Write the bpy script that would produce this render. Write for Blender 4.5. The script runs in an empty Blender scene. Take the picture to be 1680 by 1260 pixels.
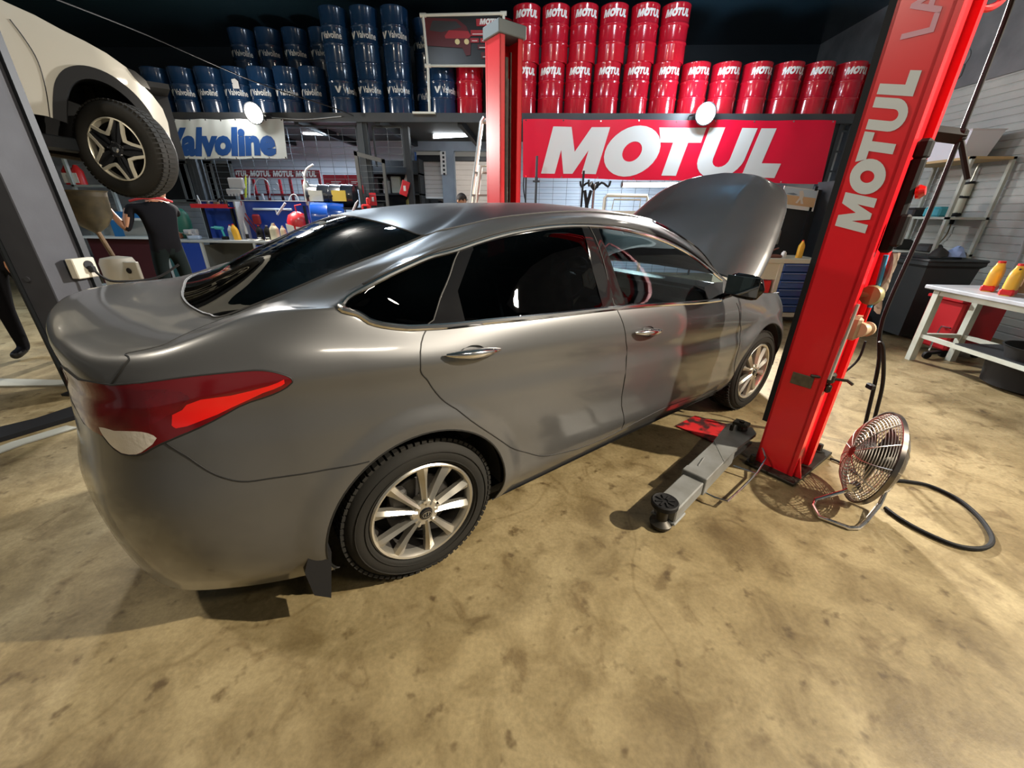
import bpy, bmesh, math, random
import numpy as np
from mathutils import Vector, Matrix
from mathutils.geometry import delaunay_2d_cdt
random.seed(7)
SC = bpy.context.scene
COL = SC.collection
PI = math.pi
# ------------------------------------------------------------------ camera
# room frame: x right along the mezzanine, y into the hall, z up; the lens is a 13.9 mm ultra wide
CAMH = 1.4657
CYAW, CPIT, CROLL, CF = math.radians(2.5), 0.415062, 0.0124331, 646.54
def _cam_axes():
    cp, sp = math.cos(CPIT), math.sin(CPIT)
    fw = np.array([0, cp, -sp]); rt = np.array([1, 0, 0.]); up = np.cross(rt, fw)
    c, s = math.cos(CROLL), math.sin(CROLL)
    rt, up = c*rt+s*up, -s*rt+c*up
    a, b = math.cos(CYAW), math.sin(CYAW)
    R = np.array([[a, -b, 0], [b, a, 0], [0, 0, 1]])
    return R@fw, R@rt, R@up
FW, RT, UP = _cam_axes()
EYE = np.array([0, 0, CAMH])
cd = bpy.data.cameras.new('camera'); cam = bpy.data.objects.new('camera', cd); COL.objects.link(cam)
cd.sensor_width = 36; cd.lens = CF*36/1680; cd.clip_start = .02; cd.clip_end = 100
cam.matrix_world = Matrix([[RT[i], UP[i], -FW[i], EYE[i]] for i in range(3)]+[[0, 0, 0, 1]])
SC.camera = cam
def ray(px, py): return FW+RT*(px-840)/CF-UP*(py-630)/CF
def at(px, py, Y): d = ray(px, py); return EYE+d*(Y/d[1])          # measured place on the upright plane y = Y
def atz(px, py, z): d = ray(px, py); return EYE+d*((z-CAMH)/d[2])   # measured place at height z
def atx(px, py, X): d = ray(px, py); return EYE+d*(X/d[0])
def proj(P):
    d = np.atleast_2d(P)-EYE; z = d@FW
    return np.stack([840+CF*(d@RT)/z, 630-CF*(d@UP)/z], -1)
# ------------------------------------------------------------------ world, exposure
w = bpy.data.worlds.new('world'); SC.world = w; w.use_nodes = True
w.node_tree.nodes['Background'].inputs[0].default_value = (.55, .7, 1, 1)
w.node_tree.nodes['Background'].inputs[1].default_value = 0.012
SC.view_settings.view_transform = 'Standard'; SC.view_settings.look = 'None'
SC.view_settings.exposure = -0.15; SC.view_settings.gamma = 1.0
def light(name, kind, loc, target, power, color, size=.3, size_y=None, spread=None, spot=None, blend=.5):
    l = bpy.data.lights.new(name, kind); l.energy = power; l.color = color
    if kind == 'AREA':
        l.size = size
        if size_y: l.shape = 'RECTANGLE'; l.size_y = size_y
        if spread: l.spread = spread
    else: l.shadow_soft_size = size
    if spot: l.spot_size = spot; l.spot_blend = blend
    o = bpy.data.objects.new(name, l); COL.objects.link(o); o.location = loc
    d = Vector(target)-Vector(loc); o.rotation_euler = d.to_track_quat('-Z', 'Y').to_euler()
    return o
MEZ_Y = 8.3
WARM = (1, .89, .72); COOL = (.72, .86, 1); NEUT = (1, .96, .9)
light('flood_left_beam', 'AREA', (-5.2, 7.72, 3.0), (-.5, 1.5, 0), 330, NEUT, .3, spread=math.radians(150))
light('flood_right_beam', 'AREA', (2.75, 7.72, 3.03), (-.3, 1.2, 0), 700, NEUT, .3, spread=math.radians(115))
light('wall_flood_right', 'AREA', (5.45, .72, 4.3), (-.3, 1.4, .3), 190, WARM, .10, spread=math.radians(78))
light('ceiling_tube_near', 'AREA', (3.2, -1.3, 4.5), (1.6, .6, 0), 80, WARM, 1.3, .10)
light('ceiling_lamp_left', 'AREA', (-3.8, .6, 4.6), (-.4, 1.0, .3), 120, WARM, .2)
light('bonnet_cool_fill', 'AREA', (-2.2, 5.2, 4.7), (-.2, 4.0, 0), 125, COOL, .3)  # unseen cool light, added to brighten the raised bonnet
light('bay_left_lamp', 'AREA', (-9.5, 3.6, 4.6), (-7.0, 4.0, 0), 90, COOL, .6, spread=math.radians(100))
light('bay_lamp', 'AREA', (-4.6, 9.4, 2.85), (-4.6, 9.0, 0), 130, COOL, 2.0, .3)
light('bay_lamp_right', 'AREA', (1.8, 9.0, 2.0), (1.8, 10.5, .6), 90, COOL, 1.3, .1)
light('store_lamp', 'AREA', (-1.8, 12.6, 3.4), (-1.8, 13.5, 0), 160, NEUT, 1.5, .5)
light('mezzanine_lamp', 'AREA', (1.5, 5.5, 4.6), (.5, 9.5, 3.6), 60, COOL, .4)
light('flood_right_glow', 'POINT', (2.76, 7.75, 3.12), (0, 0, 0), 90, COOL, .12)
light('flood_left_glow', 'POINT', (-5.2, 7.75, 3.12), (0, 0, 0), 30, NEUT, .12)

# ------------------------------------------------------------------ materials
MATS = {}
def nodes(m): return m.node_tree.nodes, m.node_tree.links
def mat(name, col, rough=.5, metal=0, coat=0, spec=.5, emit=None, es=0, alpha=1, trans=0, noise=None, bump=None, ior=None, coatr=.05):
    if name in MATS: return MATS[name]
    m = bpy.data.materials.new(name); m.use_nodes = True; N, L = nodes(m)
    b = N['Principled BSDF']; I = b.inputs
    I['Base Color'].default_value = (*col, 1); I['Roughness'].default_value = rough; I['Metallic'].default_value = metal
    I['Coat Weight'].default_value = coat; I['Coat Roughness'].default_value = coatr
    I['Specular IOR Level'].default_value = spec
    if ior: I['IOR'].default_value = ior
    if emit: I['Emission Color'].default_value = (*emit, 1); I['Emission Strength'].default_value = es
    if trans: I['Transmission Weight'].default_value = trans
    if noise or bump:
        tc = N.new('ShaderNodeTexCoord')
    if noise:  # (scale, amount, second colour)
        n = N.new('ShaderNodeTexNoise'); n.inputs['Scale'].default_value = noise[0]; n.inputs['Detail'].default_value = 6
        L.new(tc.outputs['Object'], n.inputs['Vector'])
        r = N.new('ShaderNodeValToRGB'); r.color_ramp.elements[0].position = .5-noise[1]/2; r.color_ramp.elements[1].position = .5+noise[1]/2
        r.color_ramp.elements[0].color = (*noise[2], 1); r.color_ramp.elements[1].color = (*col, 1)
        L.new(n.outputs['Fac'], r.inputs['Fac']); L.new(r.outputs['Color'], I['Base Color'])
    if bump:   # (scale, strength, distance)
        n = N.new('ShaderNodeTexNoise'); n.inputs['Scale'].default_value = bump[0]; n.inputs['Detail'].default_value = 5
        L.new(tc.outputs['Object'], n.inputs['Vector'])
        bp = N.new('ShaderNodeBump'); bp.inputs['Strength'].default_value = bump[1]; bp.inputs['Distance'].default_value = bump[2]
        L.new(n.outputs['Fac'], bp.inputs['Height']); L.new(bp.outputs['Normal'], I['Normal'])
    MATS[name] = m; return m
def tinted(name, col, tr, rough=.02, refl=1.0):
    if name in MATS: return MATS[name]
    m = bpy.data.materials.new(name); m.use_nodes = True; N, L = nodes(m); N.remove(N['Principled BSDF'])
    t = N.new('ShaderNodeBsdfTransparent'); t.inputs[0].default_value = (*[c*tr for c in col], 1)
    g = N.new('ShaderNodeBsdfGlossy'); g.inputs['Roughness'].default_value = rough
    f = N.new('ShaderNodeFresnel'); f.inputs['IOR'].default_value = 1.5
    mx = N.new('ShaderNodeMixShader'); L.new(f.outputs[0], mx.inputs[0]); L.new(t.outputs[0], mx.inputs[1]); L.new(g.outputs[0], mx.inputs[2])
    L.new(mx.outputs[0], N['Material Output'].inputs['Surface']); MATS[name] = m; return m
# ------------------------------------------------------------------ mesh builder
def frame(d):
    d = Vector(d).normalized(); a = Vector((0, 0, 1)) if abs(d.z) < .9 else Vector((1, 0, 0))
    x = d.cross(a).normalized(); y = d.cross(x).normalized(); return x, y, d
class MB:
    def __init__(s): s.v = []; s.f = []
    def add(s, vs, fs):
        k = len(s.v); s.v += [tuple(map(float, v)) for v in vs]; s.f += [tuple(i+k for i in f) for f in fs]; return s
    def box(s, c, d, rz=0, bev=0, R=None):
        hx, hy, hz = d[0]/2, d[1]/2, d[2]/2; c = Vector(c)
        M = R if R is not None else Matrix.Rotation(rz, 3, 'Z')
        if bev <= 0:
            vs = [c+M@Vector((x*hx, y*hy, z*hz)) for z in (-1, 1) for x, y in ((-1, -1), (1, -1), (1, 1), (-1, 1))]
            fs = [(3, 2, 1, 0), (4, 5, 6, 7), (0, 1, 5, 4), (1, 2, 6, 5), (2, 3, 7, 6), (3, 0, 4, 7)]
            return s.add(vs, fs)
        b = min(bev, hx*.9, hy*.9, hz*.9); vs = []; idx = {}
        for sx in (-1, 1):
            for sy in (-1, 1):
                for sz in (-1, 1):
                    for a in range(3):
                        p = [sx*(hx-b), sy*(hy-b), sz*(hz-b)]; p[a] = (sx*hx, sy*hy, sz*hz)[a]
                        idx[(sx, sy, sz, a)] = len(vs); vs.append(c+M@Vector(p))
        fs = []
        S = (-1, 1)
        for a in range(3):
            o = [i for i in range(3) if i != a]
            for sg in S:
                def key(p, q, ax=a, sg=sg):
                    k = [0, 0, 0]; k[ax] = sg; k[o[0]] = p; k[o[1]] = q; return idx[(*k, ax)]
                q = [key(-1, -1), key(1, -1), key(1, 1), key(-1, 1)]
                fl = (sg > 0) ^ (a == 1)
                fs.append(tuple(q if fl else q[::-1]))
        for a in range(3):   # edges along axis a
            o = [i for i in range(3) if i != a]
            for p in S:
                for q in S:
                    def kk(t, ax):
                        k = [0, 0, 0]; k[a] = t; k[o[0]] = p; k[o[1]] = q; return idx[(*k, ax)]
                    fs.append((kk(-1, o[0]), kk(1, o[0]), kk(1, o[1]), kk(-1, o[1])))
        for sx in S:
            for sy in S:
                for sz in S: fs.append(tuple(idx[(sx, sy, sz, a)] for a in range(3)))
        return s.add(vs, fs)
    def b2(s, p0, p1, bev=0):
        return s.box([(a+b)/2 for a, b in zip(p0, p1)], [abs(a-b) for a, b in zip(p0, p1)], 0, bev)
    def cyl(s, p0, p1, r0, r1=None, n=20, cap=True):
        r1 = r0 if r1 is None else r1; p0, p1 = Vector(p0), Vector(p1); x, y, d = frame(p1-p0)
        vs = []
        for p, r in ((p0, r0), (p1, r1)):
            vs += [p+x*(r*math.cos(2*PI*i/n))+y*(r*math.sin(2*PI*i/n)) for i in range(n)]
        fs = [(i, (i+1) % n, n+(i+1) % n, n+i) for i in range(n)]
        if cap: fs += [tuple(range(n))[::-1], tuple(range(n, 2*n))]
        return s.add(vs, fs)
    def tube(s, pts, r, n=8, closed=False, smooth=0, flat=None):
        P = [Vector(p) for p in pts]
        if smooth:
            Q = []; m = len(P)
            for i in range(m if closed else m-1):
                a, b, c, d = (P[(i-1) % m] if closed or i > 0 else P[0]), P[i], P[(i+1) % m], (P[(i+2) % m] if closed or i+2 < m else P[-1])
                for k in range(smooth):
                    t = k/smooth; Q.append(.5*((2*b)+(c-a)*t+(2*a-5*b+4*c-d)*t*t+(3*b-a-3*c+d)*t**3))
            if not closed: Q.append(P[-1])
            P = Q
        m = len(P); vs = []; nrm = None
        R = r if isinstance(r, (list, tuple)) else [r]*m
        if isinstance(r, (list, tuple)) and len(R) != m: R = [R[min(len(R)-1, int(i*len(R)/m))] for i in range(m)]
        for i in range(m):
            a = P[(i-1) % m] if closed or i > 0 else P[i]; b = P[(i+1) % m] if closed or i < m-1 else P[i]
            t = (b-a)
            if t.length < 1e-9: t = Vector((0, 0, 1))
            t.normalize()
            if nrm is None: nrm = frame(t)[0]
            nrm = nrm-t*nrm.dot(t)
            if nrm.length < 1e-6: nrm = frame(t)[0]
            nrm.normalize(); bn = t.cross(nrm)
            for k in range(n):
                an = 2*PI*k/n; vs.append(P[i]+nrm*(R[i]*math.cos(an))+bn*(R[i]*(flat or 1)*math.sin(an)))
        fs = []
        for i in range(m if closed else m-1):
            j = (i+1) % m
            for k in range(n): fs.append((i*n+k, i*n+(k+1) % n, j*n+(k+1) % n, j*n+k))
        if not closed: fs += [tuple(range(n))[::-1], tuple(range((m-1)*n, m*n))]
        return s.add(vs, fs)
    def lathe(s, prof, c=(0, 0, 0), axis=(0, 0, 1), n=28, closed=False, cap=True):
        x, y, d = frame(axis); c = Vector(c); m = len(prof); vs = []
        for r, h in prof: vs += [c+d*h+x*(r*math.cos(2*PI*i/n))+y*(r*math.sin(2*PI*i/n)) for i in range(n)]
        fs = []
        for j in range(m if closed else m-1):
            q = (j+1) % m
            for i in range(n): fs.append((j*n+i, j*n+(i+1) % n, q*n+(i+1) % n, q*n+i))
        if not closed and cap:
            if prof[0][0] > 1e-6: fs.append(tuple(range(n))[::-1])
            if prof[-1][0] > 1e-6: fs.append(tuple(range((m-1)*n, m*n)))
        return s.add(vs, fs)
    def prism(s, poly, o, ax, ay, th):   # poly in plane (ax, ay) at o, thickness vector th
        o, ax, ay, th = map(Vector, (o, ax, ay, th)); n = len(poly)
        a = [o+ax*p[0]+ay*p[1] for p in poly]
        return s.add(a+[p+th for p in a], [tuple(range(n))[::-1], tuple(range(n, 2*n))]+[(i, (i+1) % n, n+(i+1) % n, n+i) for i in range(n)])
    def grid(s, P):    # P[i][j] points
        m, n = len(P), len(P[0])
        return s.add([p for r in P for p in r], [(i*n+j, i*n+j+1, (i+1)*n+j+1, (i+1)*n+j) for i in range(m-1) for j in range(n-1)])
def obj(name, mb, material, parent=None, smooth=35, solid=None):
    me = bpy.data.meshes.new(name); me.from_pydata(mb.v, [], mb.f); me.update()
    bm = bmesh.new(); bm.from_mesh(me)
    bmesh.ops.remove_doubles(bm, verts=bm.verts, dist=1e-5)
    if solid is None: bmesh.ops.recalc_face_normals(bm, faces=bm.faces)
    bm.to_mesh(me); bm.free()
    if smooth:
        me.shade_smooth()
        try: me.set_sharp_from_angle(angle=math.radians(smooth))
        except Exception: pass
    if material: me.materials.append(material)
    o = bpy.data.objects.new(name, me); COL.objects.link(o)
    if parent: o.parent = parent
    return o
def tag(o, label=None, cat=None, group=None, kind=None):
    if label: o['label'] = label
    if cat: o['category'] = cat
    if group: o['group'] = group
    if kind: o['kind'] = kind
    return o
def thing(name, label, cat, loc=(0, 0, 0), rz=0, group=None):
    o = bpy.data.objects.new(name, None); COL.objects.link(o); o.location = [float(a) for a in loc]; o.rotation_euler = (0, 0, rz)
    o.empty_display_size = .1
    return tag(o, label, cat, group)
def struct(name, mb, m, smooth=0): return tag(obj(name, mb, m, None, smooth), kind='structure')
def copy_tree(o, parent=None):
    c = o.copy(); COL.objects.link(c)
    if parent: c.parent = parent
    for ch in [x for x in bpy.data.objects if x.parent == o]: copy_tree(ch, c)
    return c
# ------------------------------------------------------------------ lettering
def ell(cx, cy, rx, ry, n=28, a0=0, a1=2*PI): return [(cx+rx*math.cos(a0+(a1-a0)*i/n), cy+ry*math.sin(a0+(a1-a0)*i/n)) for i in range(n)]
def glyphs_motul():
    """heavy slanted capitals, height 1: list of (outline, hole or None); advance widths"""
    G = []
    G.append(([(0, 0), (.27, 0), (.27, .52), (.44, 0), (.62, 0), (.80, .52), (.80, 0), (1.08, 0), (1.08, 1), (.73, 1), (.54, .48), (.35, 1), (0, 1)], None, 1.12))
    G.append((ell(.52, .5, .52, .53), ell(.52, .5, .18, .21), 1.02))
    G.append(([(.22, 0), (.50, 0), (.50, .70), (.74, .70), (.74, 1), (-.14, 1), (-.02, .70), (.22, .70)], None, .80))
    u = [(0, 1), (0, .36)]+[(.44+.44*math.cos(a), .38+.41*math.sin(a)) for a in [PI+PI*i/12 for i in range(1, 12)]]+[(.88, .36), (.88, 1), (.60, 1), (.60, .38)]
    u += [(.44+.16*math.cos(a), .38+.17*math.sin(a)) for a in [-PI*i/8 for i in range(1, 8)]]+[(.28, .38), (.28, 1)]
    G.append((u, None, .95))
    G.append(([(0, 0), (.64, 0), (.64, .30), (.28, .30), (.28, 1), (0, 1)], None, .66))
    return G
def text_tris_motul(slant=.22, gap=.0):
    V = []; T = []; x = 0
    for out, hole, adv in glyphs_motul():
        vs = [Vector(p) for p in out]; faces = [list(range(len(out)))]
        es = [(i, (i+1) % len(out)) for i in range(len(out))]
        if hole:
            k = len(vs); vs += [Vector(p) for p in hole]; es += [(k+i, k+(i+1) % len(hole)) for i in range(len(hole))]
        r = delaunay_2d_cdt(vs, es, [], 0, 1e-6)
        pts = r[0]; base = len(V)
        for p in pts: V.append((x+p.x+slant*p.y, p.y))
        for t in r[2]:
            c = sum((pts[i] for i in t), Vector((0, 0)))/3
            if inpoly(c, out) and not (hole and inpoly(c, hole)): T.append(tuple(base+i for i in t))
        x += adv+gap
    w = max(v[0] for v in V); return V, T, w
def inpoly(p, poly):
    c = False; n = len(poly); j = n-1; x, y = p[0], p[1]
    for i in range(n):
        xi, yi = poly[i][0], poly[i][1]; xj, yj = poly[j][0], poly[j][1]
        if (yi > y) != (yj > y) and x < (xj-xi)*(y-yi)/(yj-yi)+xi: c = not c
        j = i
    return c
_tc = {}
def text_tris(txt, bold=.0, slant=0., squash=1.):
    """built-in font to flat triangles, cap height about 0.7, normalised to height 1"""
    k = (txt, bold, slant)
    if k in _tc: return _tc[k]
    cu = bpy.data.curves.new('t', 'FONT'); cu.body = txt; cu.offset = bold; cu.shear = slant; cu.resolution_u = 3; cu.fill_mode = 'BOTH'
    o = bpy.data.objects.new('t', cu); me = o.to_mesh(); me.calc_loop_triangles()
    V = [(v.co.x, v.co.y) for v in me.vertices]; T = [tuple(t.vertices) for t in me.loop_triangles]
    o.to_mesh_clear(); bpy.data.objects.remove(o); bpy.data.curves.remove(cu)
    x0 = min(v[0] for v in V); y1 = max(v[1] for v in V); V = [((v[0]-x0)/y1, v[1]/y1) for v in V]
    _tc[k] = (V, T, max(v[0] for v in V)); return _tc[k]
def flat_text(mb, tri, o, ax, ay, h, wid=None, off=(0, 0, 0)):
    """place triangles with text height h at o along ax, ay (unit vectors)"""
    V, T, w = tri; sx = (wid/w) if wid else h; o, ax, ay, off = map(Vector, (o, ax, ay, off))
    return mb.add([o+ax*(v[0]*sx)+ay*(v[1]*h)+off for v in V], T)
def wrap_text(mb, tri, R, ang0, z0, h, wid, cut=.02):
    """letters laid on an upright cylinder of radius R centred on ang0 (reads left to right seen from outside)"""
    V, T, w = tri; sx = wid/w; bm = bmesh.new()
    bv = [bm.verts.new((v[0]*sx-wid/2, v[1]*h, 0)) for v in V]
    for t in T:
        try: bm.faces.new([bv[i] for i in t])
        except ValueError: pass
    x = -wid/2+cut
    while x < wid/2:
        bmesh.ops.bisect_plane(bm, geom=bm.verts[:]+bm.edges[:]+bm.faces[:], plane_co=(x, 0, 0), plane_no=(1, 0, 0)); x += cut
    bm.verts.index_update()
    vs = []
    for v in bm.verts:
        a = ang0+v.co.x/R; vs.append((R*math.cos(a), R*math.sin(a), z0+v.co.y))
    fs = [[v.index for v in f.verts] for f in bm.faces]; bm.free()
    return mb.add(vs, fs)
MOTUL = text_tris_motul()
# ================================================================== SEDAN
CYW = math.radians(38.2006)
def rot25(p): a, b = math.cos(CYAW), math.sin(CYAW); return np.array([p[0]*a-p[1]*b, p[0]*b+p[1]*a, p[2] if len(p) > 2 else 0])
UX = np.array([math.cos(CYW), math.sin(CYW), 0]); UY = np.array([-math.sin(CYW), math.cos(CYW), 0])
C0 = rot25((-.353312, 1.273717, 0))+UY*.87       # centre line over the rear axle
def c2w(p): p = np.atleast_2d(p); return C0+p[:, :1]*UX-p[:, 1:2]*UY+p[:, 2:3]*np.array([0, 0, 1.])
def w2c(P): d = np.asarray(P)-C0; return np.array([d@UX, -(d@UY), d[2]])
CAR = thing('sedan_car', 'dark grey four door sedan with raised bonnet parked on the concrete floor', 'car', C0, CYW)
M_PAINT = mat('car_paint', (.140, .143, .150), .36, .68, coat=.85, coatr=.10, noise=(2.6, .9, (.118, .118, .118)))
M_SEAM = mat('seam_black', (.004, .004, .004), .6)
M_CHROME = mat('chrome', (.75, .75, .76), .12, 1)
M_BLKGLOSS = mat('gloss_black', (.008, .008, .009), .08, 0, coat=.5)
M_ROOF = mat('satin_black_roof', (.010, .010, .012), .38, 0, coat=.12, coatr=.2, spec=.4)
M_GLASSR = tinted('privacy_glass', (.5, .55, .6), .02, rough=.004)
M_GLASSF = tinted('door_glass', (.75, .95, 1.), .55)
M_GLASSB = tinted('rear_screen_glass', (.75, .8, .75), .25)
M_RUBBER = mat('tyre_rubber', (.014, .014, .013), .75, spec=.2, bump=(90, .2, .002), noise=(6, .6, (.020, .018, .015)))
M_ALLOY = mat('alloy_silver', (.62, .60, .55), .30, .85, noise=(8, .6, (.48, .44, .36)))
M_PLASTIC = mat('black_plastic', (.012, .012, .013), .6, spec=.22)
M_RED = mat('tail_red', (.10, .0006, .003), .15, 0, coat=1)
M_REDB = mat('tail_red_bright', (.62, .006, .005), .2, 0, coat=1)
M_REDD = mat('tail_red_dark', (.16, .001, .006), .12, 0, coat=1, noise=(9, .5, (.03, .001, .003)))
M_CLEAR = mat('reverse_lens', (.72, .66, .58), .12, .3, coat=1, bump=(60, .5, .003))
R_ = [
 [(-1.0,0,.27),(-.98,.3,.26),(-.925,.52,.25),(-.82,.67,.25),(-.66,.76,.24),(-.42,.81,.2),(-.17,.83,.2),(.1,.83,.2),(.45,.83,.2),(.9,.83,.215),(1.4,.83,.235),(1.9,.83,.25),(2.3,.83,.26),(2.77,.82,.25),(3.15,.78,.24),(3.42,.6,.23),(3.62,.3,.23),(3.66,0,.23)],
 [(-1.025,0,.37),(-1.003,.3,.36),(-.948,.515,.36),(-.853,.685,.35),(-.697,.797,.335),(-.42,.87,.31),(-.17,.875,.3),(.1,.875,.3),(.45,.875,.3),(.9,.875,.31),(1.4,.875,.33),(1.9,.875,.34),(2.3,.87,.34),(2.77,.87,.34),(3.15,.83,.34),(3.43,.64,.34),(3.65,.3,.33),(3.7,0,.33)],
 [(-1.045,0,.62),(-1.02,.3,.62),(-.962,.5,.62),(-.88,.70,.63),(-.75,.832,.64),(-.42,.9,.6),(-.17,.905,.57),(.1,.905,.55),(.45,.895,.5),(.9,.89,.5),(1.4,.89,.5),(1.9,.89,.5),(2.3,.89,.5),(2.77,.905,.52),(3.15,.86,.52),(3.42,.70,.5),(3.66,.3,.5),(3.72,0,.5)],
 [(-.99,0,.8),(-.975,.3,.8),(-.925,.5,.81),(-.84,.69,.82),(-.73,.80,.83),(-.42,.885,.8),(-.17,.9,.78),(.1,.905,.77),(.45,.905,.75),(.9,.9,.72),(1.4,.9,.69),(1.9,.9,.66),(2.3,.9,.64),(2.77,.895,.66),(3.15,.845,.65),(3.38,.70,.63),(3.62,.3,.62),(3.69,0,.62)],
 [(-.972,0,.93),(-.955,.3,.93),(-.9,.5,.93),(-.82,.685,.93),(-.718,.782,.945),(-.42,.866,.955),(-.17,.884,.935),(.1,.892,.91),(.45,.893,.875),(.9,.890,.83),(1.4,.89,.785),(1.9,.888,.74),(2.3,.884,.72),(2.77,.878,.73),(3.15,.825,.71),(3.36,.69,.69),(3.58,.3,.68),(3.66,0,.68)],
 [(-.965,0,.97),(-.945,.3,.97),(-.89,.5,.97),(-.81,.68,.97),(-.715,.775,.985),(-.42,.868,1.0),(-.17,.888,.985),(.1,.898,.96),(.45,.899,.925),(.9,.897,.88),(1.4,.896,.83),(1.9,.894,.78),(2.3,.888,.765),(2.77,.872,.78),(3.15,.815,.76),(3.34,.68,.74),(3.55,.3,.72),(3.62,0,.72)],
 [(-.95,0,1.155),(-.925,.3,1.14),(-.87,.5,1.115),(-.79,.645,1.09),(-.67,.735,1.105),(-.42,.77,1.165),(-.19,.80,1.165),(.1,.845,1.09),(.45,.86,1.075),(.9,.862,1.05),(1.4,.862,1.015),(1.9,.858,.975),(2.3,.845,.96),(2.77,.80,.925),(3.12,.745,.885),(3.27,.62,.85),(3.47,.3,.8),(3.54,0,.79)],
 [(-.90,0,1.163),(-.875,.29,1.152),(-.825,.48,1.128),(-.745,.62,1.11),(-.64,.71,1.118),(-.41,.755,1.174),(-.185,.795,1.175),(.105,.84,1.103),(.455,.852,1.090),(.905,.852,1.066),(1.4,.852,1.031),(1.9,.848,.991),(2.28,.835,.975),(2.7,.785,.94),(3.08,.73,.893),(3.22,.6,.858),(3.4,.3,.81),(3.47,0,.80)],
 [(-.60,0,1.165),(-.59,.3,1.16),(-.56,.45,1.155),(-.52,.56,1.152),(-.465,.635,1.16),(-.36,.70,1.185),(-.175,.79,1.185),(.17,.735,1.295),(.5,.70,1.375),(.9,.69,1.405),(1.35,.69,1.375),(1.75,.71,1.28),(2.15,.745,1.115),(2.40,.70,1.02),(2.5,.6,1.03),(2.58,.45,1.04),(2.63,.3,1.045),(2.65,0,1.05)],
 [(-.25,0,1.318),(-.24,.3,1.305),(-.21,.43,1.292),(-.17,.54,1.275),(-.13,.607,1.268),(-.05,.665,1.285),(.10,.70,1.312),(.34,.668,1.372),(.6,.648,1.418),(.92,.643,1.441),(1.3,.642,1.425),(1.64,.65,1.365),(1.93,.66,1.275),(2.06,.63,1.255),(2.12,.55,1.275),(2.17,.42,1.29),(2.2,.28,1.3),(2.22,0,1.305)],
 [(.06,0,1.435),(.08,.3,1.425),(.12,.42,1.41),(.165,.52,1.39),(.215,.575,1.372),(.28,.58,1.388),(.38,.58,1.405),(.52,.58,1.43),(.68,.582,1.447),(.95,.585,1.463),(1.25,.585,1.458),(1.5,.58,1.435),(1.62,.575,1.412),(1.68,.565,1.395),(1.73,.5,1.42),(1.76,.4,1.435),(1.78,.25,1.445),(1.79,0,1.45)],
 [(.35,0,1.482),(.36,.2,1.475),(.38,.3,1.465),(.42,.36,1.457),(.46,.4,1.452),(.5,.4,1.46),(.56,.4,1.47),(.66,.4,1.478),(.78,.4,1.487),(.98,.4,1.494),(1.15,.4,1.49),(1.3,.4,1.48),(1.4,.4,1.47),(1.44,.38,1.468),(1.48,.3,1.475),(1.5,.2,1.48),(1.51,.1,1.483),(1.52,0,1.484)],
 [(x, 0, z) for x, z in zip((.62,.63,.64,.65,.67,.69,.73,.78,.86,.98,1.08,1.16,1.2,1.22,1.25,1.27,1.28,1.29), (1.499,1.499,1.499,1.499,1.499,1.5,1.501,1.502,1.503,1.504,1.503,1.502,1.501,1.5,1.499,1.498,1.497,1.496))]]
CP = np.array(R_, float); NR, NS = CP.shape[:2]
MIR = np.array([1, -1, 1.])
CPe = np.concatenate([CP[:, 1:2]*MIR, CP, CP[:, -2:-1]*MIR], 1)
def herm(P, t, i):   # P ghosted (n+2,...), i segment index array, t local
    p0, p1, p2, p3 = P
    d0 = np.linalg.norm(p1-p0, axis=-1, keepdims=True)+1e-6; d1 = np.linalg.norm(p2-p1, axis=-1, keepdims=True)+1e-6; d2 = np.linalg.norm(p3-p2, axis=-1, keepdims=True)+1e-6
    m1 = ((p1-p0)/d0*d1+(p2-p1)/d1*d0)/(d0+d1)*d1; m2 = ((p2-p1)/d1*d2+(p3-p2)/d2*d1)/(d1+d2)*d1
    t = t[..., None]; t2 = t*t; t3 = t2*t
    return (2*t3-3*t2+1)*p1+(t3-2*t2+t)*m1+(-2*t3+3*t2)*p2+(t3-t2)*m2
def Fs(u, v):
    u = np.clip(np.asarray(u, float), 0, NS-1); v = np.clip(np.asarray(v, float), 0, NR-1)
    iu = np.minimum(u.astype(int), NS-2); tu = u-iu; iv = np.minimum(v.astype(int), NR-2); tv = v-iv
    def row(r):
        rr = np.clip(r, 0, NR-1)
        q = herm([CPe[rr, iu+k] for k in range(4)], tu, iu)
        return q
    a, b, c, d = row(iv-1), row(iv), row(iv+1), row(iv+2)
    lo = (iv == 0)[..., None]; a = np.where(lo, 2*b-c, a)
    hi = (iv == NR-2)[..., None]; d = np.where(hi, b*MIR, d)
    p = herm([a, b, c, d], tv, iv)
    # wheel arch flares
    s = p[..., 1:2]
    for ax in (0., 2.77):
        r = np.sqrt((p[..., 0]-ax)**2+(p[..., 2]-.335)**2)
        fl = .013*np.clip(1-np.maximum(r-.405, 0)/.085, 0, 1)**2*(3-2*np.clip(1-np.maximum(r-.405, 0)/.085, 0, 1))
        fl = fl*np.clip((p[..., 1]-.6)/.2, 0, 1)*np.clip((1.0-p[..., 2])/.1, 0, 1)
        p = p.copy(); p[..., 1] += fl
    return p
def Fn(u, v, e=.02):
    u = np.asarray(u, float); v = np.asarray(v, float)
    du = Fs(np.minimum(u+e, NS-1), v)-Fs(np.maximum(u-e, 0), v); dv = Fs(u, np.minimum(v+e, NR-1-1e-6))-Fs(u, np.maximum(v-e, 0))
    n = np.cross(dv, du); l = np.linalg.norm(n, axis=-1, keepdims=True)
    return -n/np.maximum(l, 1e-12)
def outward(u, v):
    n = Fn(u, v); p = Fs(u, v); c = p-np.array([1.2, 0, .6]); sg = np.sign((n*c).sum(-1, keepdims=True)); return n*np.where(sg == 0, 1, sg)
_gu = np.arange(0, NS-1+1e-9, 1/16); _gv = np.arange(0, NR-1+1e-9, 1/16)
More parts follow.
